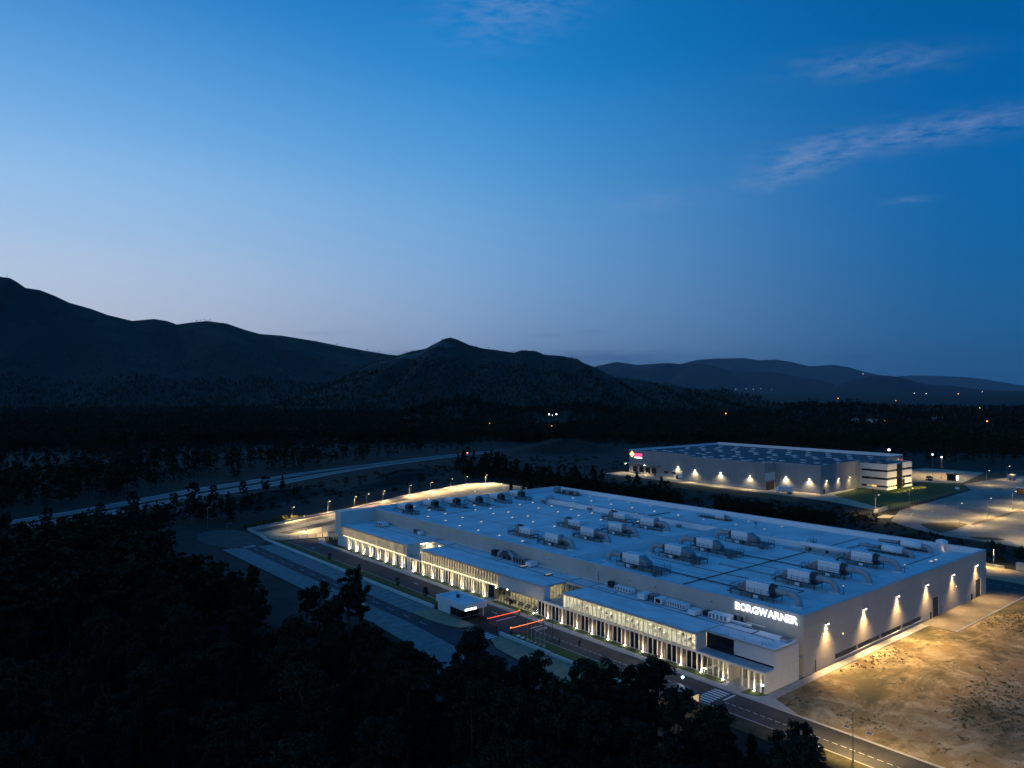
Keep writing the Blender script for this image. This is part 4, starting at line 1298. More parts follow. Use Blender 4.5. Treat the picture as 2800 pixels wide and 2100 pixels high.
# ================================================================== PLANT ON THE OFFICE ROOF
RZ = 7.43
def roof_box(label, x0, x1, y0, y1, h, m, louvres=0, ribs=0, legs=.25):
    t = thing('rooftop_unit', label, 'rooftop unit', ((x0 + x1) / 2, (y0 + y1) / 2, RZ), 0, 'rooftop units behind the office parapet')
    dx, dy = (x1 - x0) / 2, (y1 - y0) / 2
    for sx_ in (-1, 1):
        for sy_ in (-1, 1):
            MB().box(sx_ * dx * .85 - .06, sx_ * dx * .85 + .06, sy_ * dy * .85 - .06, sy_ * dy * .85 + .06, 0, legs).build('foot', M['steel'], t)
    b = MB().box(-dx, dx, -dy, dy, legs, h).build('casing', m, t)
    for k in range(louvres):
        q = -dy + (k + .5) * 2 * dy / louvres
        MB().box(-dx - .03, -dx, q - dy / louvres * .62, q + dy / louvres * .62, legs + .15, h - .12).build('grille', M['black'] if louvres < 5 else M['ahu_grey'], b)
    for k in range(ribs):
        q = -dy + (k + 1) * 2 * dy / (ribs + 1)
        MB().box(-dx, dx, q - .04, q + .04, h, h + .05).build('roof_rib', M['white'], b)
    return t


roof_box('dark square fan box by the hall wall above the long office windows', -1.6, -.5, 49.0, 50.4, 1.5, M['dark'], 1)
roof_box('long pale duct box with dark doors, first after the aerial mast', -2.6, -1.0, 42.0, 47.2, 1.25, M['ahu'], 6, 4)
roof_box('pale cabinet with a canopy roof on the office roof, left one of a pair', -4.2, -1.2, 36.6, 38.6, 1.5, M['white'], 0)
roof_box('group of black louvred condensers between the two canopied cabinets', -3.2, -1.4, 34.4, 36.3, 1.6, M['ahu_grey'], 3)
roof_box('pale cabinet with a canopy roof on the office roof, right one of a pair', -3.8, -1.0, 31.9, 34.0, 1.4, M['white'], 1)
roof_box('long pale air unit with ribbed top in the middle of the office roof plant', -3.3, -1.2, 25.9, 31.4, 1.35, M['ahu'], 8, 5)
roof_box('white sloping box beside the ribbed air unit', -5.0, -2.6, 21.9, 23.8, 1.25, M['white'], 0)
roof_box('small stack of pipes and boxes next to the white sloping box', -3.0, -1.2, 20.0, 21.4, 1.1, M['dark'], 1)
roof_box('long striped-top air unit below the glowing letters', -3.6, -1.3, 14.9, 19.6, 1.4, M['ahu'], 5, 7)
roof_box('tall twin condenser under the glowing letters, left one', -1.3, -.5, 13.9, 14.9, 1.6, M['ahu_grey'], 1)
roof_box('tall twin condenser under the glowing letters, right one', -1.3, -.5, 12.4, 13.4, 1.6, M['ahu_grey'], 1)
roof_box('white cabinet at the middle of the office roof beside skylights', -3.2, -.6, 77.2, 79.4, 1.35, M['white'], 0)
roof_box('row of four black condensers on the office roof', -2.8, -1.6, 80.4, 85.2, 1.7, M['ahu_grey'], 4)
roof_box('dark square fan cabinet left of the arched duct', -2.4, -.8, 94.0, 95.6, 1.8, M['dark'], 1)
roof_box('pale low box far along the office roof', -2.2, -.7, 133.6, 135.6, 1.2, M['white'], 0)
roof_box('thin grey condenser frame next to the pale low box', -2.0, -1.0, 136.2, 138.2, 1.6, M['ahu_grey'], 2)
roof_box('pale ribbed air unit by the tall end block', -4.6, -2.0, 154.6, 159.2, 1.4, M['ahu'], 4, 3)
t = thing('arched_duct', 'big arched grey duct lying on the office roof', 'duct', (-1.6, 86.0, RZ))
p = [(0, 6.8, .2), (0, 6.8, 1.0)] + [(0, 6.8 - 1.2 * math.sin(a), 1.0 + 1.0 * math.sin(a)) for a in (.4, .9, 1.4)] + [(0, 2.5, 1.9), (0, 1.2, 1.6), (0, .4, .9), (0, .3, 0)]
MB().tube(p, .62, 12).build('pipe', M['duct'], t, smooth=True)
MB().box(-.8, .8, 2.2, 4.6, 1.0, 2.4).build('fan_casing', M['dark'], t)
for q in (2.3, 4.4):
    MB().box(-.6, .6, q - .06, q + .06, 0, 1.0).build('cradle', M['steel'], t)
for i, (x, y, sx_, sy_) in enumerate(((-4.2, 79.2, 2.2, 1.1), (-4.9, 68.2, 2.2, 1.1))):
    t = thing('flat_skylight', 'flat lit skylight with a dark frame on the office roof, %s' % ('beside the white cabinet' if i == 0 else 'near the glazed terrace'), 'skylight', (x, y, RZ), 0, 'flat skylights')
    MB().box(-sx_ / 2, sx_ / 2, -sy_ / 2, sy_ / 2, 0, .3).build('frame', M['dark'], t)
    MB().box(-sx_ / 2 + .12, sx_ / 2 - .12, -sy_ / 2 + .12, sy_ / 2 - .12, .3, .32).build('pane', M['dome_dim'], t)
t = thing('roof_light_trough', 'long blue-edged trough light on the near office roof', 'trough light', (-2.1, 12.6, RZ))
MB().box(-.25, .25, -2.4, 2.4, 0, .5).build('body', M['coping'], t)
MB().box(-.32, .32, -2.45, 2.45, .5, .56).build('lid', M['white'], t)
t = thing('roof_hatch', 'dark louvred hatch at the near end of the office roof', 'hatch', (-3.6, 1.6, RZ))
MB().box(-1.0, 1.0, -.8, .8, 0, .45).build('frame', M['coping'], t)
MB().box(-.95, .95, -.75, .75, .45, .5).build('louvre', M['dark'], t)
for i, y in enumerate((10.6, 7.0, 3.2)):
    t = thing('roof_anchor', 'thin hooked safety anchor on the near office roof edge, %s from the corner' % ORD[2 - i], 'anchor', (-9.4, y, RZ), 0, 'safety anchors')
    MB().tube([(0, 0, 0), (0, 0, .55), (0, -.12, .66), (0, -.25, .6)], .035, 6).build('rod', M['galv'], t)
    MB().box(-.12, .12, -.12, .12, 0, .04).build('foot', M['galv'], t)

# ================================================================== GATE HOUSE AND FORECOURT
gh = thing('gate_house', 'small white gatehouse with overhanging box roof and glowing front edge', 'gatehouse', (-30.2, 70.3, 0))
# local: x 0..6.7, y 0..12.4
mb = MB().box(0, 6.7, 0, .25, 2.25, 3.75).box(0, 6.7, 12.15, 12.4, 2.25, 3.75).box(0, .25, .25, 12.15, 2.25, 3.75).box(6.45, 6.7, .25, 12.15, 2.25, 3.75)
mb.build('roof_fascia', M['white'], gh)
MB().box(.25, 6.45, .25, 12.15, 2.3, 3.35).build('roof', M['membrane_low'], gh)
MB().box(.3, .55, 6.6, 11.9, 0, 2.25).build('wall', M['white'], gh)
MB().box(.55, 6.2, 11.6, 11.9, 0, 2.25).build('wall', M['white'], gh)
MB().box(5.95, 6.2, 7.5, 11.6, 0, 2.25).build('wall', M['white'], gh)
for k in range(5):
    MB().box(.6, .64, 2.3 + k * .86, 3.1 + k * .86, .12, 2.25).build('pane', M['dark_glass'], gh)
    MB().box(.56, .68, 3.1 + k * .86, 3.16 + k * .86, 0, 2.25).build('mullion', M['black'], gh)
for k in range(6):
    MB().box(.7 + k * .88, 1.52 + k * .88, 2.22, 2.26, .12, 2.25).build('pane', M['dark_glass'], gh)
MB().box(.55, 6.2, 2.2, 11.6, .0, .12).build('floor_slab', M['concrete'], gh)
MB().box(5.9, 6.1, .4, .6, 0, 2.25).build('post', M['white'], gh)
MB().box(5.9, 6.0, 2.3, 7.5, .1, 2.25).build('pane', M['dark_glass'], gh)
MB().box(.12, 3.5, -.05, -.004, 2.32, 2.72).build('light_strip', em('gate_strip', (.86, .93, 1.0), 7), gh)
MB().box(3.3, 3.9, 7.4, 8.2, 3.35, 4.1).build('roof_cowl', M['dark'], gh)
MB().box(.28, .6, 11.95, 12.1, 1.9, 2.2).build('wall_lamp', M['dark'], gh)

def barrier(label, px, tx, y, col, post_m):
    t = thing('boom_barrier', label, 'barrier', (px, y, 0), 0, 'boom barriers at the gate')
    MB().box(-.2, .2, -.18, .18, 0, 1.05).build('cabinet', post_m, t)
    d = 1 if tx > px else -1
    Lb = abs(tx - px)
    MB().cyl((-d * .3, 0, 1.02), (d * Lb, 0, 1.02), .055, n=8).build('boom', M[col], t)
    MB().lathe([(.14, 1.06), (.17, 1.2), (.06, 1.3)], 8).build('beacon', M['led_orange'], t)
    MB().box(d * Lb - .06, d * Lb + .06, -.06, .06, 0, .94).build('rest_post', M['dark'], t)
    MB().lathe([(.09, 1.1), (.11, 1.2), (.05, 1.26)], 8, (d * (Lb - .05), 0, 0)).build('tip_lamp', M['led_orange'], t)
barrier('glowing red boom barrier beside the gatehouse', -17.0, -26.9, 65.6, 'led_red', M['dark'])
barrier('glowing orange boom barrier nearer the flagpoles', -27.1, -17.3, 56.5, 'led_orange', M['dark'])

g = thing('mesh_gate', 'dark mesh gate and fence across the entrance drive', 'gate', (-30.6, 57.4, 0))
for y in (0, 7.0):
    MB().box(-.08, .08, y - .08, y + .08, 0, 2.0).build('post', M['black'], g)
for z in (.15, 1.0, 1.85):
    MB().box(-.03, .03, 0, 7.0, z - .03, z + .03).build('rail', M['black'], g)
bar = MB().box(-.015, .015, -.015, .015, .1, 1.9).mesh('gate_bar', M['black'])
for k in range(28):
    link('bar', bar, g, (0, .25 + k * .25, 0))
g = thing('side_fence', 'short dark railing between the gatehouse and the drive', 'fence', (-30.6, 64.7, 0))
for x in (.2, 1.6, 3.2):
    MB().box(x - .06, x + .06, -.06, .06, 0, 1.7).build('post', M['black'], g)
for z in (.2, 1.6):
    MB().box(.2, 3.4, -.02, .02, z - .03, z + .03).build('rail', M['black'], g)
for k in range(14):
    link('bar', bar, g, (.3 + k * .22, 0, 0), 0, (1, 1, .85))

ORDF = ('nearest the gate', 'second from the gate', 'middle of the five', 'second from the far end', 'farthest from the gate')
for i, y in enumerate((50.0, 48.7, 47.3, 45.9, 44.5)):
    t = thing('flagpole', 'thin bare flagpole on a concrete block, ' + ORDF[i], 'flagpole', (-27.7, y, .12), 0, 'flagpoles on the lawn')
    MB().box(-.5, .3, -.22, .22, 0, .28).build('base', M['concrete'], t)
    MB().cyl((0, 0, .25), (0, 0, 7.6), .055, .035, n=8).build('pole', M['galv'], t)
    MB().lathe([(.07, 7.6), (.09, 7.68), (.03, 7.76)], 8).build('finial', M['galv'], t)
for i, y in enumerate((53.2, 51.6)):
    t = thing('concrete_block', 'empty white concrete base on the lawn, %s the gate' % ('closest to' if i == 0 else 'second from'), 'concrete base', (-27.6, y, .12), 0, 'empty flagpole bases')
    MB().prism([(-.55, -.24), (.3, -.24), (.3, .24), (-.55, .24)], 0, .28).build('block', M['white'], t)
    MB().lathe([(.06, .28), (.06, .34)], 8).build('socket', M['steel'], t)
t = thing('drive_sign', 'small white sign board on two dark legs beside the stop line', 'sign', (-17.6, 55.6, .11))
for q in (-.35, .35):
    MB().box(-.03, .03, q - .03, q + .03, 0, 1.0).build('leg', M['steel'], t)
MB().box(-.03, .03, -.45, .45, .45, 1.0).build('board', M['white'], t)

# a lit shelter half hidden by the trees in front
t = thing('lit_shelter', 'warmly lit open shelter glowing between the foreground trees', 'shelter', (-29.2, 4.4, 0))
MB().box(-2.6, 2.4, -.2, 5.6, 2.5, 2.66).build('roof', M['dark'], t)
for a, b in ((-2.4, 0), (2.2, 0), (-2.4, 5.4), (2.2, 5.4)):
    MB().box(a - .06, a + .06, b - .06, b + .06, 0, 2.5).build('post', M['steel'], t)
MB().box(2.1, 2.2, .1, 5.3, .1, 2.3).build('back_panel', M['cream'], t)
for k in range(3):
    MB().box(-.3, .3, .8 + k * 1.8, 1.6 + k * 1.8, 2.44, 2.49).build('lamp_panel', M['lens_warm'], t)
MB().box(-2.0, 1.8, .2, 5.2, .0, .06).build('floor', M['pavers_warm'], t)
light('lamp', 'POINT', t, (-1.2, 2.7, 2.2), 420, (1, .72, .38), .2)
t = thing('low_lamp', 'bluish-white lamp by the crossing next to the tree-hidden shelter', 'lamp', (-25.6, 9.2, .12))
MB().cyl((0, 0, 0), (0, 0, 3.2), .05, n=8).build('pole', M['steel'], t)
MB().lathe([(.2, 3.2), (.26, 3.36), (.1, 3.5)], 10).build('head', M['lens_blue'], t)
light('lamp', 'POINT', t, (-.3, 0, 3.05), 60, (.75, .87, 1), .1)
t = thing('entrance_lamp', 'round bluish-white wall lamp by the planted entrance bed', 'lamp', (-13.35, .55, 1.4))
MB().box(-.05, .1, -.05, .05, -1.3, .0).build('post', M['steel'], t)
MB().lathe([(.12, -.02), (.2, .1), (.2, .2), (.08, .3)], 10).build('globe', M['lens_blue'], t)

# ================================================================== LAMP POSTS
def lamp_post(label, x, y, h, ang, arm=.9, lit=0, col=(1, .74, .42), group=None, spot=150, lens='lens_warm', tilt=0.0, pole='galv', name='lamp_post'):
    t = thing(name, label, 'lamp post', (x, y, 0), math.radians(ang), group)
    MB().lathe([(.16, 0), (.16, .5), (.07, .55)], 8).build('base', M['steel'], t)
    MB().cyl((0, 0, .4), (0, 0, h), .07, .045, n=8).build('pole', M[pole], t)
    if arm > .1:
        MB().tube([(0, 0, h - .25), (0, 0, h), (arm * .4, 0, h + .12), (arm, 0, h + .15)], .035, 6).build('arm', M[pole], t)
    hd = MB().add([(arm - .05, -.12, h + .1), (arm + .55, -.1, h + .12), (arm + .55, .1, h + .12), (arm - .05, .12, h + .1), (arm - .05, -.08, h + .22), (arm + .5, -.05, h + .2), (arm + .5, .05, h + .2), (arm - .05, .08, h + .22)],
                  [(0, 3, 2, 1), (4, 5, 6, 7), (0, 1, 5, 4), (1, 2, 6, 5), (2, 3, 7, 6), (3, 0, 4, 7)]).build('head', M[pole], t)
    if lit:
        MB().box(arm + .02, arm + .5, -.09, .09, h + .06, h + .1).build('lens', M[lens], hd)
        light('lamp', 'SPOT', t, (arm + .25, 0, h + .04), lit, col, .12, (tilt, 0, -1), spot, .6)
    return t


CREAM = (1.0, .73, .36)
AMBER = (1.0, .70, .27)
LOTL = ((-5.1, 230.0, -62), (14.1, 236.0, -62), (30, 241.2, -62), (39.2, 246.0, -62), (50.4, 250.5, -62), (71.7, 260.2, -70), (87.6, 264.6, -70), (104.9, 270.2, -70), (118, 274.2, -70), (131, 272.0, -100))
for i, (x, y, a) in enumerate(LOTL):
    lamp_post('lit lamp post on the far car park edge, %s from the street' % ORD[i], x, y - .6, 5.4, a, .8, 20000, CREAM, 'lamp posts on the car park edge', 156, tilt=.35)
for i, (x, y) in enumerate(((-11.1, 202), (20, 204), (52, 210), (84, 218), (112, 232))):
    lamp_post('lit lamp post standing among the car park bays, %s from the street' % ORD[i], x, y, 5.6, 118, .6, 14000, CREAM, 'lamp posts amid the car park', 156)
lamp_post('slim lamp post by the bike shelter at the car park entrance', -10.9, 188, 5.6, 60, .6, 5000, CREAM)
lamp_post('tall unlit street lamp beyond the turning circle', -41, 226, 9, -60, 1.3)
lamp_post('tall unlit street lamp beside the turning circle crossing', -46.8, 187.7, 8.8, 0, 1.3)
lamp_post('unlit street lamp at the edge of the outer pavement near the pines', -48.4, 82, 8.8, 0, 1.3)
lamp_post('dark street lamp on the drive behind the barriers', -22.6, 47.4, 5.4, 90, .5, name='lamp_post', pole='steel')
lamp_post('street lamp with a small camera on the road at bottom right', -25.6, -22.3, 7.4, 20, 1.0, 14000, AMBER, pole='steel', tilt=.7, spot=150)
lamp_post('street lamp at the bottom right picture edge', -25.6, -50, 7.4, 20, 1.0, 26000, AMBER, pole='steel', tilt=.75, spot=150)
lamp_post('lit lamp post on the low wall behind the right end of the hall', 131.3, 9.8, 5.4, 200, .3, 8000, AMBER, lens='lens_white')
lamp_post('invented lamp post near the right end of the dirt lot', 96, -30, 8, 200, .8, 6000, AMBER, tilt=.5)  # made-up lamp post, brightens the far part of the dirt lot
YL = ((204.2, 80.4, -80), (231.9, 44.7, -45), (206, 47, -45), (265.3, 45.3, -45), (240.2, 80.8, -80), (292, 46, -60), (330, 40, -80), (240, 8, 60), (290, -6, 60), (357.3, 86.7, -60), (394.2, 87.7, -60), (186, 10, 30))
for i, (x, y, a) in enumerate(YL):
    lamp_post('lamp post by the amber-lit yard, %s' % ('at the fence corner nearest the hall', 'on the dark seam, taller and nearer', 'by the big grass island', 'on the dark seam by the orange trailer', 'on the lawn fence', 'far along the dark seam', 'far behind the trailer', 'at the right edge of the picture', 'beyond the right picture edge', 'by the access road bend', 'by the pale kiosk', 'at the yard corner next to the hall')[i],
              x, y, 8.5, a, 1.2, 20000 if i not in (4, 9, 10) else 8000, AMBER, 'lamp posts of the right-hand yard', 162, tilt=.2)
for i, (x, y) in enumerate(((389, 128.5), (372, 116.5))):
    t = lamp_post('tall dazzling white mast light beyond the office block, %s one' % ('left' if i == 0 else 'right'), x, y, 13, 200, .2, 60000, (1, .74, .27), 'tall masts behind the second factory', 150, 'lens_white')
    MB().box(-.5, .5, -.3, .3, 13.0, 13.5).build('lamp_cluster', M['lens_white'], t)
t = lamp_post('dazzling mast light rising behind the second factory roof', 352, 140, 17, 180, .2, 5000, (1, .85, .55), None, 150, 'lens_white')
MB().box(-.6, .6, -.4, .4, 17.0, 17.7).build('lamp_cluster', M['lens_white'], t)

# bike shelter
t = thing('bike_shelter', 'open slatted shelter with green-tinted light beside the tall end block', 'shelter', (-11.5, 180.2, 0), math.radians(-6))
MB().box(0, 7.6, 0, 3.0, 2.5, 2.62).build('roof', M['steel'], t)
for k in range(8):
    MB().box(.1 + k * 1.05, .25 + k * 1.05, .05, .2, 0, 2.5).build('post', M['white'], t)
for k in range(7):
    MB().box(.3 + k * 1.05, 1.1 + k * 1.05, 2.86, 2.92, .3, 2.4).build('back_panel', M['cream'], t)
MB().box(.3, 7.3, 1.4, 1.55, 2.42, 2.47).build('lamp_strip', em('shelter_strip', (.95, 1, .7), 7), t)

# fences with single posts
def fence(name, label, pts, h=1.6, step=3.0, m='steel'):
    t = thing(name, label, 'fence')
    wires = MB()
    pm_ = MB().box(-.04, .04, -.04, .04, 0, h).mesh('fence_post_mesh', M[m])
    for (x0, y0), (x1, y1) in zip(pts, pts[1:]):
        n = max(1, int(math.dist((x0, y0), (x1, y1)) / step))
        for k in range(n):
            link('post', pm_, t, (x0 + (x1 - x0) * k / n, y0 + (y1 - y0) * k / n, 0))
        for z in (.15, .5, .85, 1.2, h - .05):
            wires.cyl((x0, y0, z), (x1, y1, z), .012, n=3)
    tag(wires.build('wire', M[m], t), kind='stuff')
fence('wire_fence', 'wire fence between the inner drive and the floodlit car park', [(-29.4, 192), (-14, 187.0), (-12, 186.6)])
fence('wire_fence', 'dark wire fence on the slanting wall at the car park corner', [(-29.2, 217), (-29.4, 192.5)], 1.8, 1.6, 'black')
fence('wire_fence', 'wire fence running along the lawn above the street wall', [(-29.4, 85), (-29.4, 191)], 1.5, 4.0)
fence('wire_fence', 'grey fence along the lawn edge of the second factory plot', [(196, 78.5), (222, 81.2), (262, 81.8), (326, 84.6)], 1.8, 3.0, 'galv')
fence('wire_fence', 'thin fence at the back of the hall ring road', [(131.5, 20), (131.5, 60), (131.5, 100), (131.5, 165)], 1.7, 5, 'galv')
wl = thing('fence_wall', 'pale concrete wall section at the corner of the second plot', 'wall', (204, 80.9, 0), math.radians(4))
for k in range(5):
    MB().box(k * 3.2, k * 3.2 + 3.14, -.12, .12, 0, 1.9).build('wall_panel', M['concrete'], wl)
wl = thing('kiosk_wall', 'low pale block wall stub at the right picture edge', 'wall', (133.4, -3.5, 0))
MB().box(-1, 1, 0, 7.5, -.05, 2.0).build('block', M['concrete'], wl)
MB().box(-1.1, 1.1, -.1, 7.6, 2.0, 2.12).build('capping', M['kerb'], wl)
rw = thing('retaining_wall', 'low wall behind the ring road below the dark hedge bank', 'wall', (131.4, 0, 0))
for k in range(20):
    MB().box(.1, .5, 7 + k * 8, 14.96 + k * 8, -.05, .8).build('wall_segment', M['concrete'], rw)
for i, (x, y) in enumerate(((-23.2, -3.0), (-15.8, 44.5), (-15.9, 33))):
    pass
for i, (x, y) in enumerate(((-14.6, -15.8), (-14.2, -19.4))):
    t = thing('drain_cover', 'dark square drain cover on the roadside verge, %s one' % ('upper' if i == 0 else 'lower'), 'drain cover', (x, y, -.01), .15, 'drain covers')
    MB().box(-.55, .55, -.55, .55, 0, .03).build('frame', M['concrete'], t)
    MB().box(-.42, .42, -.42, .42, .03, .04).build('grate', M['dark'], t)


def person(label, x, y, ang):
    """a standing figure grown from a joint skeleton as one continuous surface"""
    J = [(0, 0, .95, .13), (0, 0, 1.15, .14), (0, 0, 1.38, .16), (0, 0, 1.5, .06), (0, .02, 1.62, .10), (0, .02, 1.74, .07),
         (.19, 0, 1.4, .06), (.24, .0, 1.13, .045), (.23, .06, .88, .035), (-.19, 0, 1.4, .06), (-.24, .02, 1.13, .045), (-.2, .1, .9, .035),
         (.1, 0, .88, .10), (.12, .03, .5, .07), (.13, -.02, .08, .05), (.13, .14, .04, .04), (-.1, 0, .88, .10), (-.12, -.02, .5, .07), (-.13, -.06, .08, .05), (-.13, .1, .04, .04)]
    E = [(0, 1), (1, 2), (2, 3), (3, 4), (4, 5), (2, 6), (6, 7), (7, 8), (2, 9), (9, 10), (10, 11), (0, 12), (12, 13), (13, 14), (14, 15), (0, 16), (16, 17), (17, 18), (18, 19)]
    me = bpy.data.meshes.new('person')
    me.from_pydata([j[:3] for j in J], E, [])
    o = link('person', me, None, (x, y, .0), math.radians(ang))
    o.modifiers.new('skin', 'SKIN')
    o.modifiers.new('smooth', 'SUBSURF').levels = 1
    for i, j in enumerate(J):
        me.skin_vertices[0].data[i].radius = (j[3], j[3])
    me.skin_vertices[0].data[0].use_root = True
    me.materials.append(M['black'])
    o = to_mesh(o)
    if not o.data.materials:
        o.data.materials.append(M['black'])
    return tag(o, label, 'person', 'people on the drive')


person('person in dark clothes standing at the drive kerb, nearer the barriers', -24.1, 43.6, 30)
person('person in dark clothes standing in the middle of the drive', -21.9, 39.6, -40)

# ================================================================== THE SECOND FACTORY
M['wall2'] = pm('wall2', (.27, .27, .27), .7, .06, scale=.2, stretch=(1, 1, .2))
M['roof2'] = pm('roof2', (.075, .085, .095), .8, .15, scale=.05)
f2 = thing('second_factory', 'grey cladded warehouse with dark roof and rows of pale skylights', 'factory')
H2 = 15.0
X0, X1, Y0, Y1 = 245.0, 344.0, 128.0, 262.5
def clad(x0, y0, x1, y1, z0=0.0, z1=H2, step=1.0):
    """a wall of upright cladding sheets between two corners"""
    Ln = math.dist((x0, y0), (x1, y1))
    n = max(1, round(Ln / 6.8))
    for k in range(n):
        a, b = k / n, (k + 1) / n
        xa, ya, xb, yb = x0 + (x1 - x0) * a, y0 + (y1 - y0) * a, x0 + (x1 - x0) * b, y0 + (y1 - y0) * b
        if x0 == x1:
            bx('cladding_panel', M['wall2'], f2, x0 - .08, x0 + .08, min(ya, yb) + .02, max(ya, yb) - .02, z0, z1)
        else:
            bx('cladding_panel', M['wall2'], f2, min(xa, xb) + .02, max(xa, xb) - .02, y0 - .08, y0 + .08, z0, z1)
MB().prism([(X0 + .1, Y0 + .1), (X1 - .1, Y0 + .1), (X1 - .1, Y1 - .1), (X0 + .1, Y1 - .1)], 0, 14.0).build('core', M['roof2'], f2)
MB().prism([(235.1, 155.1), (246, 155.1), (246, 210.9), (235.1, 210.9)], 0, 13.95).build('core', M['roof2'], f2)
clad(X0, 211, X0, Y1); clad(X0, Y0, X0, 155); clad(235, 155, 235, 211)
clad(X0, Y0, X1, Y0, 0, H2 + .4); clad(235.1, 155, 244.9, 155); clad(235.1, 211, 244.9, 211)
clad(X1, Y0, X1, Y1, 0, 15.8); clad(X0, Y1, X1, Y1, 0, 15.4)
bx('parapet_lining', M['parapet'], f2, X1 - .5, X1 - .1, Y0 + .1, Y1 - .1, 14.0, 15.85)
bx('parapet_lining', M['parapet'], f2, X0 + .1, X1 - .5, Y1 - .4, Y1 - .1, 14.0, 15.4)
for a in ((X0 - .1, X0 + .3, 211, Y1), (X0 - .1, X0 + .3, Y0, 155), (234.9, 235.3, 155, 211)):
    bx('coping', M['coping'], f2, *a, H2, H2 + .08)
for r, (xa, n) in enumerate(((248.0, 10), (251.6, 10), (263.5, 10), (267.0, 5), (278, 6), (291.5, 10), (300.3, 10), (306.2, 10), (317.5, 10), (331, 10))):
    for k in range(n):
        y = (136.0 if r in (1, 0) else 142.0 if r % 2 else 134.5) + k * (13.55 if n == 10 else 22 if n == 6 else 27) - (1.6 if r == 1 else 0)
        if y > 259:
            continue
        s = bx('skylight', M['white'], f2, xa - .9, xa + .9, y - 1.5, y + 1.5, 14.0, 14.35)
        bx('skylight_pane', M['galv'], f2, xa - .7, xa + .7, y - 1.35, y + 1.35, 14.35, 14.4)
# loading docks with canopy
bx('canopy', M['galv'], f2, 241.5, 244.9, 235.7, 264.5, 6.3, 6.7)
for y in (257.4, 251.8, 246.5, 241.3):
    d = bx('dock_door', M['black'], f2, 244.6, 244.9, y - 1.7, y + 1.7, 1.1, 4.6)
    bx('dock_frame', M['render'], f2, 244.3, 244.9, y + 1.75, y + 2.3, .0, 4.9)
    bx('dock_bumper', M['concrete'], f2, 243.0, 244.9, y - 1.4, y + 1.4, 0, 1.0)
bx('plinth', M['concrete'], f2, 244.75, 244.92, 211.3, 238.8, 0, 1.6)
bx('plinth', M['concrete'], f2, 234.75, 234.92, 155, 211, 0, 1.7)
bx('plinth', M['concrete'], f2, 244.75, 244.92, 128, 153, 0, 1.7)
for y in (231.5, 225.5):
    bx('window', M['dark_glass'], f2, 244.86, 244.93, y - 1.6, y + 1.6, 2.2, 3.3)
bx('dock_opening', M['black'], f2, 236.2, 243.8, 154.7, 154.92, .2, 4.4)
bx('dock_light_wall', M['cream'], f2, 235.2, 244.8, 154.6, 154.9, 5.2, 9.6)
bx('door', M['black'], f2, 247.8, 248.8, 127.7, 127.92, 0, 2.6)
F2L = [(234.9, 201.5, 7.3, -1, 0), (234.9, 183.3, 7.3, -1, 0), (234.9, 164.1, 7.3, -1, 0), (244.9, 221.9, 7.1, -1, 0), (244.9, 147.9, 7.4, -1, 0), (244.9, 134.2, 7.4, -1, 0), (241.4, 262.2, 6.2, -1, 0), (241.4, 245.9, 6.3, -1, 0), (250.4, 127.9, 6.8, 0, -1), (263.3, 127.9, 7.0, 0, -1), (275.7, 127.9, 6.8, 0, -1)]
F2W = ('on the jutting wall, leftmost of three', 'on the jutting wall, middle of three', 'on the jutting wall, rightmost of three', 'by the dock canopy end', 'right of the docked lorry', 'near the front corner', 'at the left end of the dock canopy', 'in the middle of the dock canopy', 'on the shaded side wall, first from the corner', 'on the shaded side wall, second from the corner', 'on the shaded side wall next to the office block')
for (x, y, z, nx, ny), w in zip(F2L, F2W):
    t = thing('wall_floodlight', 'star-bright floodlight of the grey warehouse ' + w, 'floodlight', (x, y, z), 0, 'floodlights of the second factory')
    MB().box(min(0, nx * .4) - .2 * abs(ny), max(0, nx * .4) + .2 * abs(ny), min(0, ny * .4) - .2 * abs(nx), max(0, ny * .4) + .2 * abs(nx), .0, .2).build('housing', M['galv'], t)
    big = ny == 0
    MB().box(nx * .45 - .22, nx * .45 + .22, ny * .45 - .22, ny * .45 + .22, -.16, -.02).build('lens', M['lens_white'] if big else M['lens_warm'], t)
    light('lamp', 'SPOT', t, (nx * .7, ny * .7, -.2), 6000 if big else 2500, (1, .76, .42), .12, (nx * .25, ny * .25, -1), 140, .8)

# its logo: a tilted square and two words
sg = thing('warehouse_sign', 'glowing diamond emblem with red and white words on the warehouse corner', 'sign', (244.85, 262.2, 10.2))
d1 = em('emblem_edge', (1.0, .62, .2), 2.6)
d2 = em('emblem_mid', (1.0, .22, .14), 3.0)
d3 = em('emblem_core', (1.0, .85, .7), 4.0)
for nm, r, m, dx in (('emblem', 2.15, d1, -.06), ('emblem_ring', 1.25, d2, -.12), ('emblem_core', .75, d3, -.18)):
    MB().add([(dx, -2.2, 2.15 - r), (dx, -2.2 - r, 2.15), (dx, -2.2, 2.15 + r), (dx, -2.2 + r, 2.15), (dx + .05, -2.2, 2.15 - r), (dx + .05, -2.2 - r, 2.15), (dx + .05, -2.2, 2.15 + r), (dx + .05, -2.2 + r, 2.15)],
             [(0, 3, 2, 1), (4, 5, 6, 7), (0, 1, 5, 4), (1, 2, 6, 5), (2, 3, 7, 6), (3, 0, 4, 7)]).build(nm, m, sg)
w1 = link('word', None, sg, (0, -4.6, 1.0)); w1.empty_display_size = .2
letters(w1, 'steep', (1.15, .9, 1.2, 1.2, 1.25), 1.75, .13, em('word_red', (1.0, .04, .12), 4.5), None, -.1, .05)
w2 = link('word_small', None, sg, (0, -4.6, -.25)); w2.empty_display_size = .2
letters(w2, 'PLASTIQUE', (.6,) * 9, .8, .12, em('word_white', (.85, .95, 1.0), 4.0), None, -.1, .05)
sg = thing('roof_sign', 'small glowing emblem and red word above the office block roof', 'sign', (336, 127.8, 12.2))
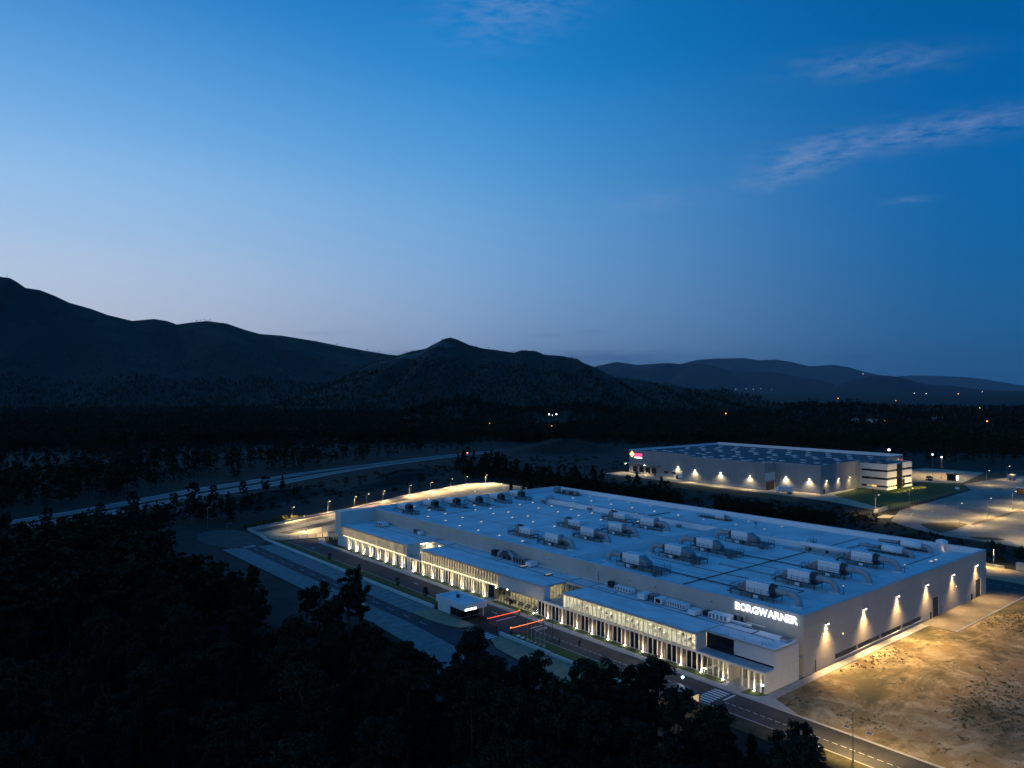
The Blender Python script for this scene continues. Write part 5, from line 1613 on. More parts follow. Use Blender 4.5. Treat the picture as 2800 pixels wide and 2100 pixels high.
MB().add([(0, -.1, 0), (1.6, -.1, 0), (.8, -.1, 1.9)], [(0, 1, 2)]).build('emblem', em('emblem_yellow', (.9, .8, .3), 1.2), sg)
MB().box(4.0, 6.6, -.15, -.1, .2, .8).build('word_board', em('word_red_far', (1, .03, .1), 1.2), sg)

# three-storey office block
ob = thing('office_block', 'three-storey white office block with dark ribbon windows at the warehouse corner', 'office building')
M['panel2'] = pm('panel2', (.62, .60, .56), .6, .05, scale=.5)
OX0, OX1, OY0, OY1, OH = 288.2, 319.5, 112.5, 131.2, 14.3
MB().box(OX0 + .35, OX1 - .35, OY0 + .35, OY1 - .1, 0, 13.6).build('core', M['dark_glass'], ob)
bx('roof', M['roof2'], ob, OX0 + .3, OX1 - .3, OY0 + .3, OY1, 13.6, 13.75)
BZ = [(0, 1.35), (2.35, 5.5), (6.75, 9.95), (11.1, OH)]
for z0, z1 in BZ:
    nrow = 2 if z1 - z0 > 2 else 1
    for q in range(nrow):
        za, zb = z0 + (z1 - z0) * q / nrow, z0 + (z1 - z0) * (q + 1) / nrow
        for k in range(3):
            ya, yb = 113.0 + k * 4.65, 113.0 + (k + 1) * 4.65
            bx('facade_panel', M['panel2'], ob, OX0, OX0 + .34, ya + .01, yb - .01, za + .01, zb - .01)
        for xa, xb in ((OX0, 294), (294, 299.8), (307.2, 313.3), (313.3, OX1)):
            bx('facade_panel', M['panel2'], ob, xa + .01, xb - .01, OY0, OY0 + .34, za + .01, zb - .01)
for k in range(4):
    bx('facade_panel', M['panel2'], ob, OX0, OX0 + .34, 126.98, OY1 - .01, k * OH / 4 + .01, (k + 1) * OH / 4 - .01)
bx('recess_panel', M['panel2'], ob, 299.8, 307.2, OY0 + .9, OY0 + 1.2, 3.2, OH)
bx('recess_door', M['dark_glass'], ob, 300.2, 306.8, OY0 + .95, OY0 + 1.15, 0, 3.1)
bx('side_panel', M['panel2'], ob, OX1 - .34, OX1, OY0 + .35, OY1, 0, OH)
for z0 in (1.35, 5.5, 9.95):
    for k in range(5):
        bx('mullion', M['dark'], ob, OX0 + .3, OX0 + .36, 114.6 + k * 2.6, 114.75 + k * 2.6, z0, z0 + 1.2)
    for k in range(9):
        x = 289.6 + k * 1.5
        if k > 6:
            x = 307.8 + (k - 7) * 3.6
        bx('mullion', M['panel2'], ob, x, x + .12, OY0 + .28, OY0 + .36, z0 + .05, z0 + 1.1)
bx('lit_window', em('amber_window', (1, .55, .18), 1.3), ob, OX0 + .3, OX0 + .34, 118.6, 121.3, 1.4, 2.3)
bx('lit_window', em('dim_window', (.9, .75, .5), .35), ob, OX0 + .3, OX0 + .34, 121.5, 123.9, 1.4, 2.3)
for k in range(4):
    bx('lit_window', em('dim_window%d' % k, (.9, .8, .55), .5), ob, 289.8 + k * 2.4, 291.0 + k * 2.4, OY0 + .3, OY0 + .34, 1.45, 2.25)
cn = bx('link_wall', M['dark'], ob, 277, 288.1, 129.2, 129.5, 0, 13.8)
for i, x in enumerate((283.0, 291, 299.2, 308.5, 317.4)):
    t = thing('lawn_floodlight', 'low yellow floodlight on the office block lawn, %s from the left' % ORD[i], 'floodlight', (x, 103.8, .0), 0, 'lawn floodlights at the office block')
    MB().box(-.25, .25, -.15, .15, 0, .2).build('foot', M['steel'], t)
    MB().box(-.35, .35, .0, .3, .2, .55).build('housing', M['steel'], t)
    MB().box(-.3, .3, .3, .34, .24, .52).build('lens', M['lens_warm'], t)
    light('lamp', 'SPOT', t, (0, .5, .5), 5200, (1, .72, .36), .15, (0, 1, .55), 95, .6)
    light('lawn_spill', 'SPOT', t, (0, .4, .6), 2600, (1, .8, .06), .1, (0, 1, -.28), 70, .6)
for i, (x, y, s) in enumerate(((296, 120, 1.5), (302, 123, 1.2), (310, 121, 1.6), (293.5, 126, 1.3))):
    t = thing('rooftop_unit', 'dark plant box on the office block roof, %s' % ORD[i], 'rooftop unit', (x, y, 13.75), 0, 'plant on the office block roof')
    MB().box(-s, s, -s * .7, s * .7, 0, 1.1).build('casing', M['ahu_grey'], t)
    MB().lathe([(s * .5, 1.1), (s * .5, 1.3)], 10).build('fan', M['black'], t)
# gatehouse of the second plot
t = thing('gate_house', 'dark glass gatehouse with a bright doorway beyond the office block', 'gatehouse', (366, 104, 0))
MB().box(-2.5, 2.5, -.3, 7.0, 3.6, 4.1).build('roof', M['dark'], t)
MB().box(-.9, .9, 2.5, 4.5, 4.1, 4.6).build('roof_cap', M['galv'], t)
MB().box(-2, 2, 1.4, 6.4, 0, 3.6).build('body', M['dark_glass'], t)
for q in (2.2, 3.8, 5.4):
    MB().box(-2.06, -2, q, q + .1, .2, 3.5).build('mullion', M['steel'], t)
MB().box(-1.8, 1.8, 1.3, 1.38, .2, 3.3).build('lit_door', em('gate_glow', (1, .9, .62), 2.2), t)
light('lamp', 'POINT', t, (0, -1.0, 2.8), 350, (1, .9, .6), .2)
t = thing('pale_kiosk', 'small pale block kiosk by the field at right', 'kiosk', (395.5, 85.5, 0))
MB().box(-2.2, 2.2, -1.5, 1.5, 0, 3.2).build('wall', M['concrete'], t)
MB().box(-2.35, 2.35, -1.65, 1.65, 3.2, 3.4).build('roof', M['kerb'], t)
MB().box(-2.24, -2.2, -.5, .5, 0, 2.1).build('door', M['steel'], t)
t = thing('notice_board', 'small pale notice board on the lawn slope', 'notice board', (314, 86.5, 0))
MB().box(-.05, .05, -.9, -.8, 0, 1.2).build('leg', M['steel'], t)
MB().box(-.05, .05, .8, .9, 0, 1.2).build('leg', M['steel'], t)
MB().box(-.07, .07, -1.1, 1.1, 1.2, 2.4).build('board', M['white'], t)

# ================================================================== TREES
def leaf_mat(name, c1, c2):
    return pm(name, c1, .9, scale=.5, col2=c2, spec=.1, lo=.3, hi=.7)


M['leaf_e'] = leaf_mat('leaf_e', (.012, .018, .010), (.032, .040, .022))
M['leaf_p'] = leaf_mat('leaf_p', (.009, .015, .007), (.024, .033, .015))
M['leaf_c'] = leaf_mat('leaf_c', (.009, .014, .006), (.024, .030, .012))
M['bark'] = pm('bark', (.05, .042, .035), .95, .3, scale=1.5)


def tri_mesh(name, T, m):
    """mesh from an array of triangles (n, 3, 3)"""
    n = len(T)
    me = bpy.data.meshes.new(name)
    me.vertices.add(n * 3)
    me.vertices.foreach_set('co', T.reshape(-1).astype(np.float32))
    me.loops.add(n * 3)
    me.loops.foreach_set('vertex_index', np.arange(n * 3, dtype=np.int32))
    me.polygons.add(n)
    me.polygons.foreach_set('loop_start', np.arange(n, dtype=np.int32) * 3)
    me.materials.append(m)
    me.update()
    me.validate()
    return me


def leaf_tris(rng, centers, radii, per, size, flat=.75):
    C = np.repeat(np.array(centers), per, 0)
    R = np.repeat(np.array(radii), per)
    n = len(C)
    d = rng.normal(size=(n, 3))
    d /= np.linalg.norm(d, axis=1)[:, None]
    P = C + d * (R * rng.random(n) ** .45)[:, None] * np.array([1, 1, flat])
    a = rng.normal(size=(n, 3))
    a /= np.linalg.norm(a, axis=1)[:, None]
    b = np.cross(a, rng.normal(size=(n, 3)))
    b /= np.linalg.norm(b, axis=1)[:, None]
    s = size * rng.uniform(.6, 1.4, n)[:, None]
    return np.stack([P - a * s * .5, P + a * s * .5, P + b * s], 1)


def crown_layout(kind, rng, h):
    C, R = [], []
    if kind == 'p':          # tall bare stem, ragged tufted top
        n = 26
        for k in range(n):
            z = h * rng.uniform(.52, .97)
            w = h * .17 * math.sin(math.pi * min(1, max(.12, (1.05 - z / h) / .55))) ** .8
            a = rng.uniform(0, 6.28)
            r = w * rng.uniform(.35, 1.05)
            C.append((r * math.cos(a), r * math.sin(a), z))
            R.append(h * rng.uniform(.035, .062))
        for k in range(4):
            a = rng.uniform(0, 6.28)
            C.append((h * .15 * math.cos(a), h * .15 * math.sin(a), h * rng.uniform(.40, .6)))
            R.append(h * .035)
    elif kind == 'e':        # broad loose crown of separate clumps
        n = 54
        for k in range(n):
            u = rng.uniform(.28, 1.0)
            w = h * .23 * math.sin(math.pi * min(1, (1.06 - u) / .85)) ** .7
            a = rng.uniform(0, 6.28)
            r = w * math.sqrt(rng.uniform(.05, 1.1))
            C.append((r * math.cos(a), r * math.sin(a), h * u * .97))
            R.append(h * rng.uniform(.03, .08))
    else:                    # cone-shaped young pine
        n = 46
        for k in range(n):
            u = rng.uniform(.10, 1.0)
            w = h * .21 * (1.02 - u) ** .8
            a = rng.uniform(0, 6.28)
            r = w * rng.uniform(.3, 1.0)
            C.append((r * math.cos(a), r * math.sin(a), h * (u * .97 + .01)))
            R.append(h * (.03 + .05 * (1 - u)))
        C.append((0, 0, h * .985)); R.append(h * .018)
    return C, R


PROTO = {}
for kind, h0, nvar in (('p', 15., 4), ('e', 14., 6), ('c', 10., 3)):
    for v in range(nvar):
        rng = np.random.default_rng(100 + v * 7 + ord(kind))
        C, R = crown_layout(kind, rng, h0)
        per = {'p': 190, 'e': 150, 'c': 90}[kind]
        T = leaf_tris(rng, C, R, per, {'p': .27, 'e': .30, 'c': .30}[kind])
        crown = tri_mesh('crown_' + kind, T, M['leaf_' + kind])
        mb = MB()
        lean = rng.normal(0, .02 * h0, 2)
        st = [(lean[0] * (q ** 2), lean[1] * (q ** 2), h0 * q) for q in (0, .2, .45, .7, .95)]
        r0 = h0 * .016
        mb.tube(st, [r0 * 1.25, r0, r0 * .8, r0 * .5, r0 * .15], 7)
        idx = rng.choice(len(C), min(9, len(C)), replace=False)
        for j in idx:
            c = C[j]
            zb = max(h0 * .15, c[2] - h0 * rng.uniform(.05, .14))
            q = zb / h0
            p0 = (lean[0] * q * q, lean[1] * q * q, zb)
            mid = ((p0[0] + c[0]) / 2, (p0[1] + c[1]) / 2, zb + (c[2] - zb) * .35)
            mb.tube([p0, mid, c], [r0 * .4, r0 * .28, r0 * .1], 5)
        PROTO[(kind, v)] = (mb.mesh('trunk_' + kind, M['bark']), crown, h0)
KN_NAME = {'p': 'pine_tree', 'e': 'eucalyptus_tree', 'c': 'young_pine'}


def plant(kind, x, y, h, label, group, z=-.05, v=None, wide=1.0):
    n = {'p': 4, 'e': 6, 'c': 3}[kind]
    tm, cm, h0 = PROTO[(kind, random.randrange(n) if v is None else v)]
    t = thing(KN_NAME[kind], label, 'tree', (x, y, z), random.uniform(0, 6.28), group)
    s = h / h0
    w = s * random.uniform(.9, 1.15) * wide
    t.scale = (w, w, s)
    link('trunk', tm, t)
    link('crown', cm, t)
    return t


NEAR = [["p",-58.4,75.0,16.5],["p",-68.6,68.6,16],["p",-65.3,82.0,12],["p",-59.4,68.1,15],["p",-67.9,64.5,13],["p",-79.2,58.0,13],["c",-69.3,104.5,13],["e",-89.8,102.5,15],["e",-68.9,33.2,13],["e",-72.8,31.1,13],["e",-60.4,26.2,15],["e",-63.8,16.7,14],["e",-57.5,13.7,14],["e",-44.4,-0.2,14],["e",-49.9,5.9,13],["e",-50.2,9.7,12],["e",-41.9,-22.9,11],["e",-50.1,-15.5,13],["e",-45.0,3.3,12],["e",-76.5,27.1,14],["e",-68.6,18.5,14],["e",-58.5,15.4,12],["e",-74.0,89.1,12],["c",-78.6,89.8,11],["e",-43.7,-54.0,12.7],["e",-105.4,38.0,10.3],["e",-64.9,-43.7,11.8],["e",-103.7,71.3,14.6],["p",-57.4,4.4,12.4],["e",-126.0,32.4,13.9],["e",-65.6,-38.0,10.2],["c",-82.2,50.4,10.9],["p",-36.7,5.8,10.1],["e",-56.4,-31.6,15.8],["e",-82.4,-12.3,16.5],["c",-54.3,1.4,13.4],["c",-118.5,169.7,12.6],["p",-105.0,91.2,12.2],["e",-113.3,128.0,10.8],["c",-59.3,-33.4,12.3],["c",-39.8,-44.9,9.9],["c",-81.6,28.1,16.0],["p",-56.5,-24.6,11.3],["e",-105.2,7.5,9.2],["p",-91.1,19.2,15.3],["e",-110.7,12.1,10.2],["c",-50.1,-2.3,14.2],["e",-71.9,4.8,14.5],["e",-65.6,-48.5,15.7],["c",-43.1,-38.9,10.7],["c",-58.3,-38.5,9.5],["e",-96.4,66.2,16.7],["p",-66.4,-30.7,12.0],["p",-88.5,90.9,7.7],["e",-55.6,31.4,10.2],["p",-71.1,-24.3,9.6],["e",-69.6,44.4,12.7],["p",-108.2,66.0,12.6],["e",-125.9,68.5,14.5],["p",-57.6,-48.7,15.7],["e",-70.2,-41.6,16.8],["e",-71.6,-9.9,10.9],["e",-67.2,3.3,12.8],["p",-110.4,132.9,11.8],["e",-71.0,-32.1,14.5],["c",-47.7,-19.3,9.5],["p",-92.0,57.0,11.7],["p",-76.0,-33.3,15.5],["p",-115.1,165.6,8.8],["c",-54.5,-55.8,14.4],["p",-58.2,-2.2,14.6],["e",-127.4,52.4,10.5],["e",-63.7,-1.5,13.8],["p",-124.6,148.0,11.4],["e",-67.8,8.7,12.0],["c",-99.9,142.2,12.5],["e",-68.0,-8.3,16.5],["e",-130.0,54.6,10.9],["c",-121.1,162.5,7.1],["p",-113.7,54.8,14.8],["p",-97.5,214.7,11.5],["p",-106.6,122.6,7.7],["c",-127.4,128.4,7.2],["e",-98.1,152.7,7.9],["e",-48.1,-40.0,9.1],["e",-54.0,-41.6,12.1],["e",-76.2,46.2,12.0],["e",-98.1,51.2,12.6],["e",-79.0,-4.6,12.6],["p",-123.4,183.2,9.2],["e",-74.4,-0.6,16.6],["e",-104.9,83.3,13.3],["e",-67.7,13.7,12.2],["c",-61.2,-44.9,15.1],["e",-85.7,43.5,14.2],["c",-113.5,4.4,10.3],["p",-94.4,178.9,7.4],["c",-70.6,-36.5,14.9],["c",-63.1,10.4,9.8],["p",-67.9,-17.4,12.6],["c",-48.4,-28.7,10.5],["e",-105.5,183.2,10.8],["e",-53.1,-18.5,12.0],["p",-65.0,40.6,9.3],["c",-104.1,174.3,11.0],["e",-98.1,1.0,9.0],["p",-88.9,109.3,10.6],["e",-69.6,-14.4,9.8],["e",-118.0,47.6,9.3],["p",-55.8,-8.2,9.2],["p",-92.1,163.9,10.8],["e",-118.1,56.1,12.5],["e",-113.3,122.3,10.6],["e",-60.3,-29.3,11.8],["e",-53.5,-2.7,12.5],["p",-125.7,79.4,16.1],["e",-74.1,50.3,12.4],["p",-60.4,-41.6,15.3],["e",-76.5,-13.4,12.6],["p",-103.4,111.1,7.7],["p",-96.4,175.4,13.0],["e",-123.3,42.8,10.6],["c",-110.9,76.3,13.6],["e",-70.8,-2.2,10.6],["e",-102.3,25.1,11.9],["c",-63.8,-26.5,14.3],["e",-113.0,59.6,11.4],["e",-51.8,-27.5,9.8],["p",-117.1,89.3,10.6],["e",-67.9,-23.1,13.8],["c",-97.5,161.8,7.4],["c",-120.2,122.8,11.3],["p",-115.1,151.8,8.5],["e",-103.4,76.4,9.3],["p",-109.9,207.2,8.4],["p",-99.0,204.9,12.2],["e",-77.8,18.7,14.7],["e",-98.3,22.9,13.2],["e",-92.7,83.6,16.1],["p",-57.2,-19.9,15.3],["p",-59.3,-16.0,10.6],["p",-116.8,98.9,10.9],["p",-103.2,120.0,8.5],["e",-78.0,-30.2,10.0],["c",-112.4,140.5,9.6],["c",-63.7,4.4,13.9],["c",-93.9,211.9,10.5],["p",-115.9,161.6,10.2],["c",-88.4,13.0,11.9],["p",-114.2,211.2,12.9],["e",-122.7,101.8,10.8],["p",-108.0,102.6,8.2],["p",-63.3,73.7,9.4],["e",-70.0,-5.4,15.8],["c",-127.1,137.7,12.0],["e",-59.3,29.4,12.1],["p",-98.1,87.0,13.5],["e",-122.0,60.4,14.6],["e",-86.3,30.7,12.5],["c",-86.3,124.7,9.0],["p",-108.7,127.3,10.7],["c",-101.6,47.6,11.0],["c",-107.8,148.4,9.0],["e",-118.2,199.4,12.3],["c",-62.5,-35.0,10.6],["p",-113.2,194.5,12.7],["c",-86.3,64.3,14.0],["e",-89.5,7.0,14.7],["c",-121.7,203.3,8.3],["p",-101.0,130.4,8.6],["e",-84.8,-8.5,14.4],["e",-69.8,40.4,9.4],["p",-80.1,80.8,15.6],["e",-127.1,59.5,11.7],["e",-116.3,8.2,10.4],["e",-61.0,-21.3,11.1],["e",-67.0,-2.6,16.5],["c",-118.4,135.4,9.5],["p",-109.9,182.3,11.4],["p",-118.0,193.9,11.5],["e",-109.4,110.7,10.4],["p",-88.9,58.6,10.1],["p",-107.0,153.9,9.5],["e",-47.2,-24.1,11.5],["p",-116.3,92.9,7.3],["c",-95.7,145.4,10.5],["e",-45.7,-42.5,12.6],["e",-83.3,47.1,16.8],["p",-121.9,107.6,7.8],["e",-102.4,29.4,12.8],["p",-123.5,115.3,11.0],["e",-59.4,19.0,9.7],["p",-94.0,134.0,7.4],["e",-101.2,168.8,12.9],["c",-61.3,13.7,11.1],["p",-118.6,110.2,10.6],["e",-46.9,-46.9,12.4],["p",-104.6,167.1,8.6],["p",-96.8,139.7,11.8],["e",-50.7,-22.6,9.3],["p",-105.6,136.3,7.7],["p",-51.6,89.2,9.0],["e",-63.4,21.5,12.0],["e",-60.4,-9.3,11.0],["c",-60.0,-5.2,10.6],["e",-93.0,109.0,10.2],["p",-102.1,106.4,9.0],["e",-96.9,186.2,11.2],["c",-113.8,199.2,8.0],["e",-120.4,210.5,8.2],["p",-102.6,114.9,7.2],["p",-117.5,34.3,12.3],["p",-98.7,82.8,9.2],["e",-117.3,43.0,10.6],["e",-106.5,47.3,14.4],["c",-93.9,188.3,10.3],["e",-67.6,-34.7,10.4],["e",-122.7,12.3,14.2],["p",-123.3,191.1,10.6],["p",-65.7,56.0,10.9],["c",-116.3,107.1,9.8],["e",-76.0,5.3,16.4],["c",-92.2,196.0,10.8],["e",-91.7,24.7,16.7],["c",-118.0,179.2,12.7],["p",-96.8,120.7,10.7],["e",-100.9,4.5,16.3],["e",-97.4,14.3,9.5],["c",-84.1,18.3,14.8],["e",-64.1,-12.6,13.9],["e",-59.7,7.9,10.3],["e",-55.7,-13.5,15.7],["e",-63.7,-18.7,13.2],["e",-90.0,-19.1,13.3],["p",-118.5,147.6,9.3],["p",-104.2,212.4,11.4],["e",-124.1,194.7,12.1],["e",-71.0,12.0,11.7],["p",-123.9,84.6,16.3],["p",-125.0,169.3,9.5],["c",-103.1,160.1,11.9],["p",-109.9,192.8,10.8],["e",-94.6,50.9,13.6],["p",-90.9,-7.0,11.6],["p",-106.1,59.5,15.1],["c",-123.0,22.7,13.3],["c",-108.5,42.9,12.3],["p",-45.7,-50.2,9.2],["e",-99.2,112.8,10.6],["p",-117.9,83.9,14.1],["p",-120.5,79.3,13.0],["e",-107.8,72.8,16.8],["e",-55.5,8.2,9.7],["p",-78.9,48.7,9.4],["p",-90.3,179.5,7.2],["c",-126.4,150.9,10.9],["e",-93.7,91.4,8.3],["e",-112.0,46.9,10.7],["c",-117.8,37.9,11.2],["e",-112.8,37.5,12.0],["p",-100.8,176.4,11.5],["e",-83.8,-3.7,11.2],["p",-49.5,-55.6,14.5],["e",-84.6,69.3,13.8],["e",-63.1,-31.2,12.8],["p",-64.7,-6.4,11.4],["e",-96.9,-10.4,13.5],["p",-124.6,104.7,10.8],["c",-94.8,99.4,10.3],["c",-64.4,-22.5,12.4],["e",-91.5,-2.9,9.9],["p",-71.7,55.8,16.4],["e",-50.7,-11.9,9.7],["p",-125.2,178.8,7.6],["e",-48.1,-34.5,9.3]]
KEYL = ['tallest pine with bare stem in the group of pines by the parked car', 'tall bare-stemmed pine second in the pine group on the left', 'shorter bare-stemmed pine at the back left of the pine group', 'bare-stemmed pine just right of the tallest pine',
        'slender pine between the tall pines', 'leftmost bare-stemmed pine of the row by the street', 'dark cone-shaped pine rising beside the dirt clearing', 'dark bushy tree at the left end of the dirt clearing',
        'feathery dark tree in front of the street junction, right of the pale path', 'dark tree behind the feathery one before the junction', 'big dark tree with airy crown in front of the gate crossing', 'dark tree leaning beside the airy-crowned one',
        'dark round-topped tree before the paved corner', 'huge rounded black tree in front of the office lawn', 'dark pointed tree left of the huge rounded one', 'slim dark tree left of the pointed one',
        'small open-crowned tree beside the road at bottom right', 'dark tree between the lit shelter and the road crossing', 'dark tree filling the gap left of the huge rounded tree']
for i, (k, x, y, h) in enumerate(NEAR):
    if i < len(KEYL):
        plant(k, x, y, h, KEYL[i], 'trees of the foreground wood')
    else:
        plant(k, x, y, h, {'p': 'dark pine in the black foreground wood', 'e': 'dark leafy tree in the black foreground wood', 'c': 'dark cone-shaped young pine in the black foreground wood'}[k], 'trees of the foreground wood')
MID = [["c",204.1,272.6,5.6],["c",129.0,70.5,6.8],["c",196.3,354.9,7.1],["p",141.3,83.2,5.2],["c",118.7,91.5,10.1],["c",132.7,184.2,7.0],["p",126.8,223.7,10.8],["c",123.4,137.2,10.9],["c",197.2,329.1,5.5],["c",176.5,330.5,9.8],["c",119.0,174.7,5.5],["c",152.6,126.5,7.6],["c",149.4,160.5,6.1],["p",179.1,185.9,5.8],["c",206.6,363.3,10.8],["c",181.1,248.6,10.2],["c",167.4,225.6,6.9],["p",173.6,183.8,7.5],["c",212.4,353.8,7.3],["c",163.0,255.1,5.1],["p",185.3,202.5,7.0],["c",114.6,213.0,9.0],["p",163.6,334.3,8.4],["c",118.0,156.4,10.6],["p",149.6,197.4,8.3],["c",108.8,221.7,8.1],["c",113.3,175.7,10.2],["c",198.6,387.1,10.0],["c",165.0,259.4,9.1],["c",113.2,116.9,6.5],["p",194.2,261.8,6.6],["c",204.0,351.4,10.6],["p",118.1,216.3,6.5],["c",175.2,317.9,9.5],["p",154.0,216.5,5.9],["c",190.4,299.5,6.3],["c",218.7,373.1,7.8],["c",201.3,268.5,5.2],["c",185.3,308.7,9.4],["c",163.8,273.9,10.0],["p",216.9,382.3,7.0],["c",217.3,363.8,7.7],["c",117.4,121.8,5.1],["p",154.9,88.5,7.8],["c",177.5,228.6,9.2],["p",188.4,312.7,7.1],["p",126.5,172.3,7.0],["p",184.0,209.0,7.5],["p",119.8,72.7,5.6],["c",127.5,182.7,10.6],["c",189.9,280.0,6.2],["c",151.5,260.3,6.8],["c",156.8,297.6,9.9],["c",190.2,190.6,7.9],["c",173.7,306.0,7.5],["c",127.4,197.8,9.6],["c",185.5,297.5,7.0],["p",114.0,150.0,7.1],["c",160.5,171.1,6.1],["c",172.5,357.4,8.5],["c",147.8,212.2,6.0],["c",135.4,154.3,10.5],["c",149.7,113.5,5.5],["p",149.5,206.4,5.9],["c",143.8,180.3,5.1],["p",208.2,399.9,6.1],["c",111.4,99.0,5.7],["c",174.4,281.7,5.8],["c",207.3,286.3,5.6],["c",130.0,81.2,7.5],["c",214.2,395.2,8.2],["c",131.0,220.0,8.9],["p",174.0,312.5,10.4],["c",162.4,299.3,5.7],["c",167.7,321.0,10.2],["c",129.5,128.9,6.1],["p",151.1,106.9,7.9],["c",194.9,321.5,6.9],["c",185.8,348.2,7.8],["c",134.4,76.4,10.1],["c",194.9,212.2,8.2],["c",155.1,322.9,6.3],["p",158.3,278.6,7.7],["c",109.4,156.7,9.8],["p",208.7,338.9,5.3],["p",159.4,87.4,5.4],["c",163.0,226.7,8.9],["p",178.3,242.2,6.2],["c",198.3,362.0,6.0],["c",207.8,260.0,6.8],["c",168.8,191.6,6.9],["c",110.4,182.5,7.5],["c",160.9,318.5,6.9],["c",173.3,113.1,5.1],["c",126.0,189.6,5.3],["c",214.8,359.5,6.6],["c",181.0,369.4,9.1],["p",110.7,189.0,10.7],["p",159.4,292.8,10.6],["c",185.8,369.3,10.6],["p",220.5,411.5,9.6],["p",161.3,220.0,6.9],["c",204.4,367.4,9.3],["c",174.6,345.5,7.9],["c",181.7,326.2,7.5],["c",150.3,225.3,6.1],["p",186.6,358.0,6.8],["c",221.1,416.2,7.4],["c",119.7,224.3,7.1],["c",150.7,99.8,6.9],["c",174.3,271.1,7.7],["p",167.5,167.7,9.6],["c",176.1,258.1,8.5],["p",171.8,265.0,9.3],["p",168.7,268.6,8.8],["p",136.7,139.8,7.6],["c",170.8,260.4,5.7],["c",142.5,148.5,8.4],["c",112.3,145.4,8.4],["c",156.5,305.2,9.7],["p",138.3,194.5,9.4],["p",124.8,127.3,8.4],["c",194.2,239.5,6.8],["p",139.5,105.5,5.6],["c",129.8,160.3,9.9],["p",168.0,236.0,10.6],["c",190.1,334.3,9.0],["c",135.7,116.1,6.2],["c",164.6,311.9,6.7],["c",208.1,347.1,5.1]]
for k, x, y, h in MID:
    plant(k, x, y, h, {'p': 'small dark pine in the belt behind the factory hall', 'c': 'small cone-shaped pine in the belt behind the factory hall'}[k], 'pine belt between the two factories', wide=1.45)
for i, (x, y, h, k) in enumerate(((-70, 270, 9, 'e'), (-55, 282, 11, 'e'), (-40, 276, 10, 'p'), (-28, 288, 12, 'e'), (-18, 290, 10, 'e'), (2, 306, 9, 'e'), (16, 312, 10, 'e'), (26, 314, 9, 'c'), (-90, 262, 10, 'e'), (-104, 252, 11, 'p'), (-58, 262, 9, 'c'))):
    plant(k, x, y, h, 'dark round tree standing in front of the motorway', 'trees along the motorway')
SAP = ((-14.4, 174.5, 2.4, 'at the kerb bend by the tall end block'), (-27.6, 128, 2.8, 'on the street lawn, far one'), (-27.4, 106, 3.0, 'on the street lawn, middle one'), (-27.2, 92, 3.2, 'on the street lawn behind the gatehouse'), (-27.5, 148, 2.6, 'on the street lawn, farthest one'), (-14.5, 72, 2.2, 'on the lawn before the glowing lobby'), (270, 112, 2.5, 'on the lit lawn of the office block'))
for x, y, h, w in SAP:
    plant('e', x, y, h, 'young sapling ' + w, 'saplings on the lawns', z=.1)
plant('e', 303.5, 110.8, 5.5, 'floodlit small tree before the recess of the office block', None, z=0)
plant('e', -13.0, .75, 1.7, 'yellow-lit small plant beside the entrance lamp', None, z=.1)


FARL = ((6189, 4384, 'o', 1.2, 'on the wooded slope left of the village'), (1094, 774, 'o', 1.6, 'brightest above the second factory'), (3467, 1767, 'o', .9, 'on the dark hill top at right'), (1021, 443, 'o', .35, 'above the village houses'), (1113, 336, 'r', 1.8, 'red-glowing among the right-hand trees'), (1989, 642, 'g', .6, 'green one among the right-hand trees'),
        (3012, 1293, 'o', .6, 'small one right of the hill top'), (494, 735, 'o', .8, 'in the woods left of the white farm lights'), (514, 632, 'o', .9, 'below the white farm lights'), (790, 940, 'w', 2.4, 'left of the bright white farm pair'), (801, 932, 'w', 2.4, 'right of the bright white farm pair'), (770, 909, 'w', .9, 'between the bright white farm pair'),
        (6979, 4627, 'w', .5, 'faint white in the far valley, first'), (8311, 3407, 'w', .5, 'faint white in the far valley, second'), (7803, 3084, 'w', .5, 'faint white in the far valley, third'), (7558, 2706, 'o', .8, 'faint orange in the far valley'))
FARL = [((-137.4 + (x + 137.4) * .78, -77.3 + (y + 77.3) * .78, 18.5) if math.hypot(x, y) < 4200 else (x, y, 8.0)) + (c, k, w) for x, y, c, k, w in FARL]
LAMP_XY = [(f[0], f[1]) for f in FARL]


def inside(px, py, poly):
    r = np.zeros(len(px), bool)
    n = len(poly)
    for i in range(n):
        x0, y0 = poly[i]
        x1, y1 = poly[(i + 1) % n]
        if y0 == y1:
            continue
        c = ((y0 > py) != (y1 > py)) & (px < (x1 - x0) * (py - y0) / (y1 - y0) + x0)
        r ^= c
    return r


SITE = [(-62, -140), (560, -140), (560, 66), (430, 156), (350, 156), (350, 268), (222, 268), (140, 300), (70, 290), (26, 270), (-30, 240), (-45, 250), (-76, 186), (-76, 120), (-62, 80)]
HWY = [(x - 6, y + 14) for x, y in far_edge] + [(x + 6, y - 16) for x, y in reversed(near_edge)]
SCRUB = [(-120, 215), (-45, 258), (26, 268), (140, 296), (222, 262), (390, 300), (400, 410), (360, 470), (300, 500), (205, 425), (96, 380), (-26, 311), (-120, 262)]
from mathutils.bvhtree import BVHTree
BV = []
for o in bpy.data.objects:
    if o.name.split('.')[0] in ('knoll', 'mountain', 'earth_mound', 'embankment'):
        me = o.data
        BV.append(BVHTree.FromPolygons([v.co for v in me.vertices], [tuple(p.vertices) for p in me.polygons]))


def ground_z(x, y):
    z = -.06
    for b in BV:
        h = b.ray_cast(Vector((x, y, 2000)), Vector((0, 0, -1)))
        if h[0] is not None:
            z = max(z, h[0].z)
    return z


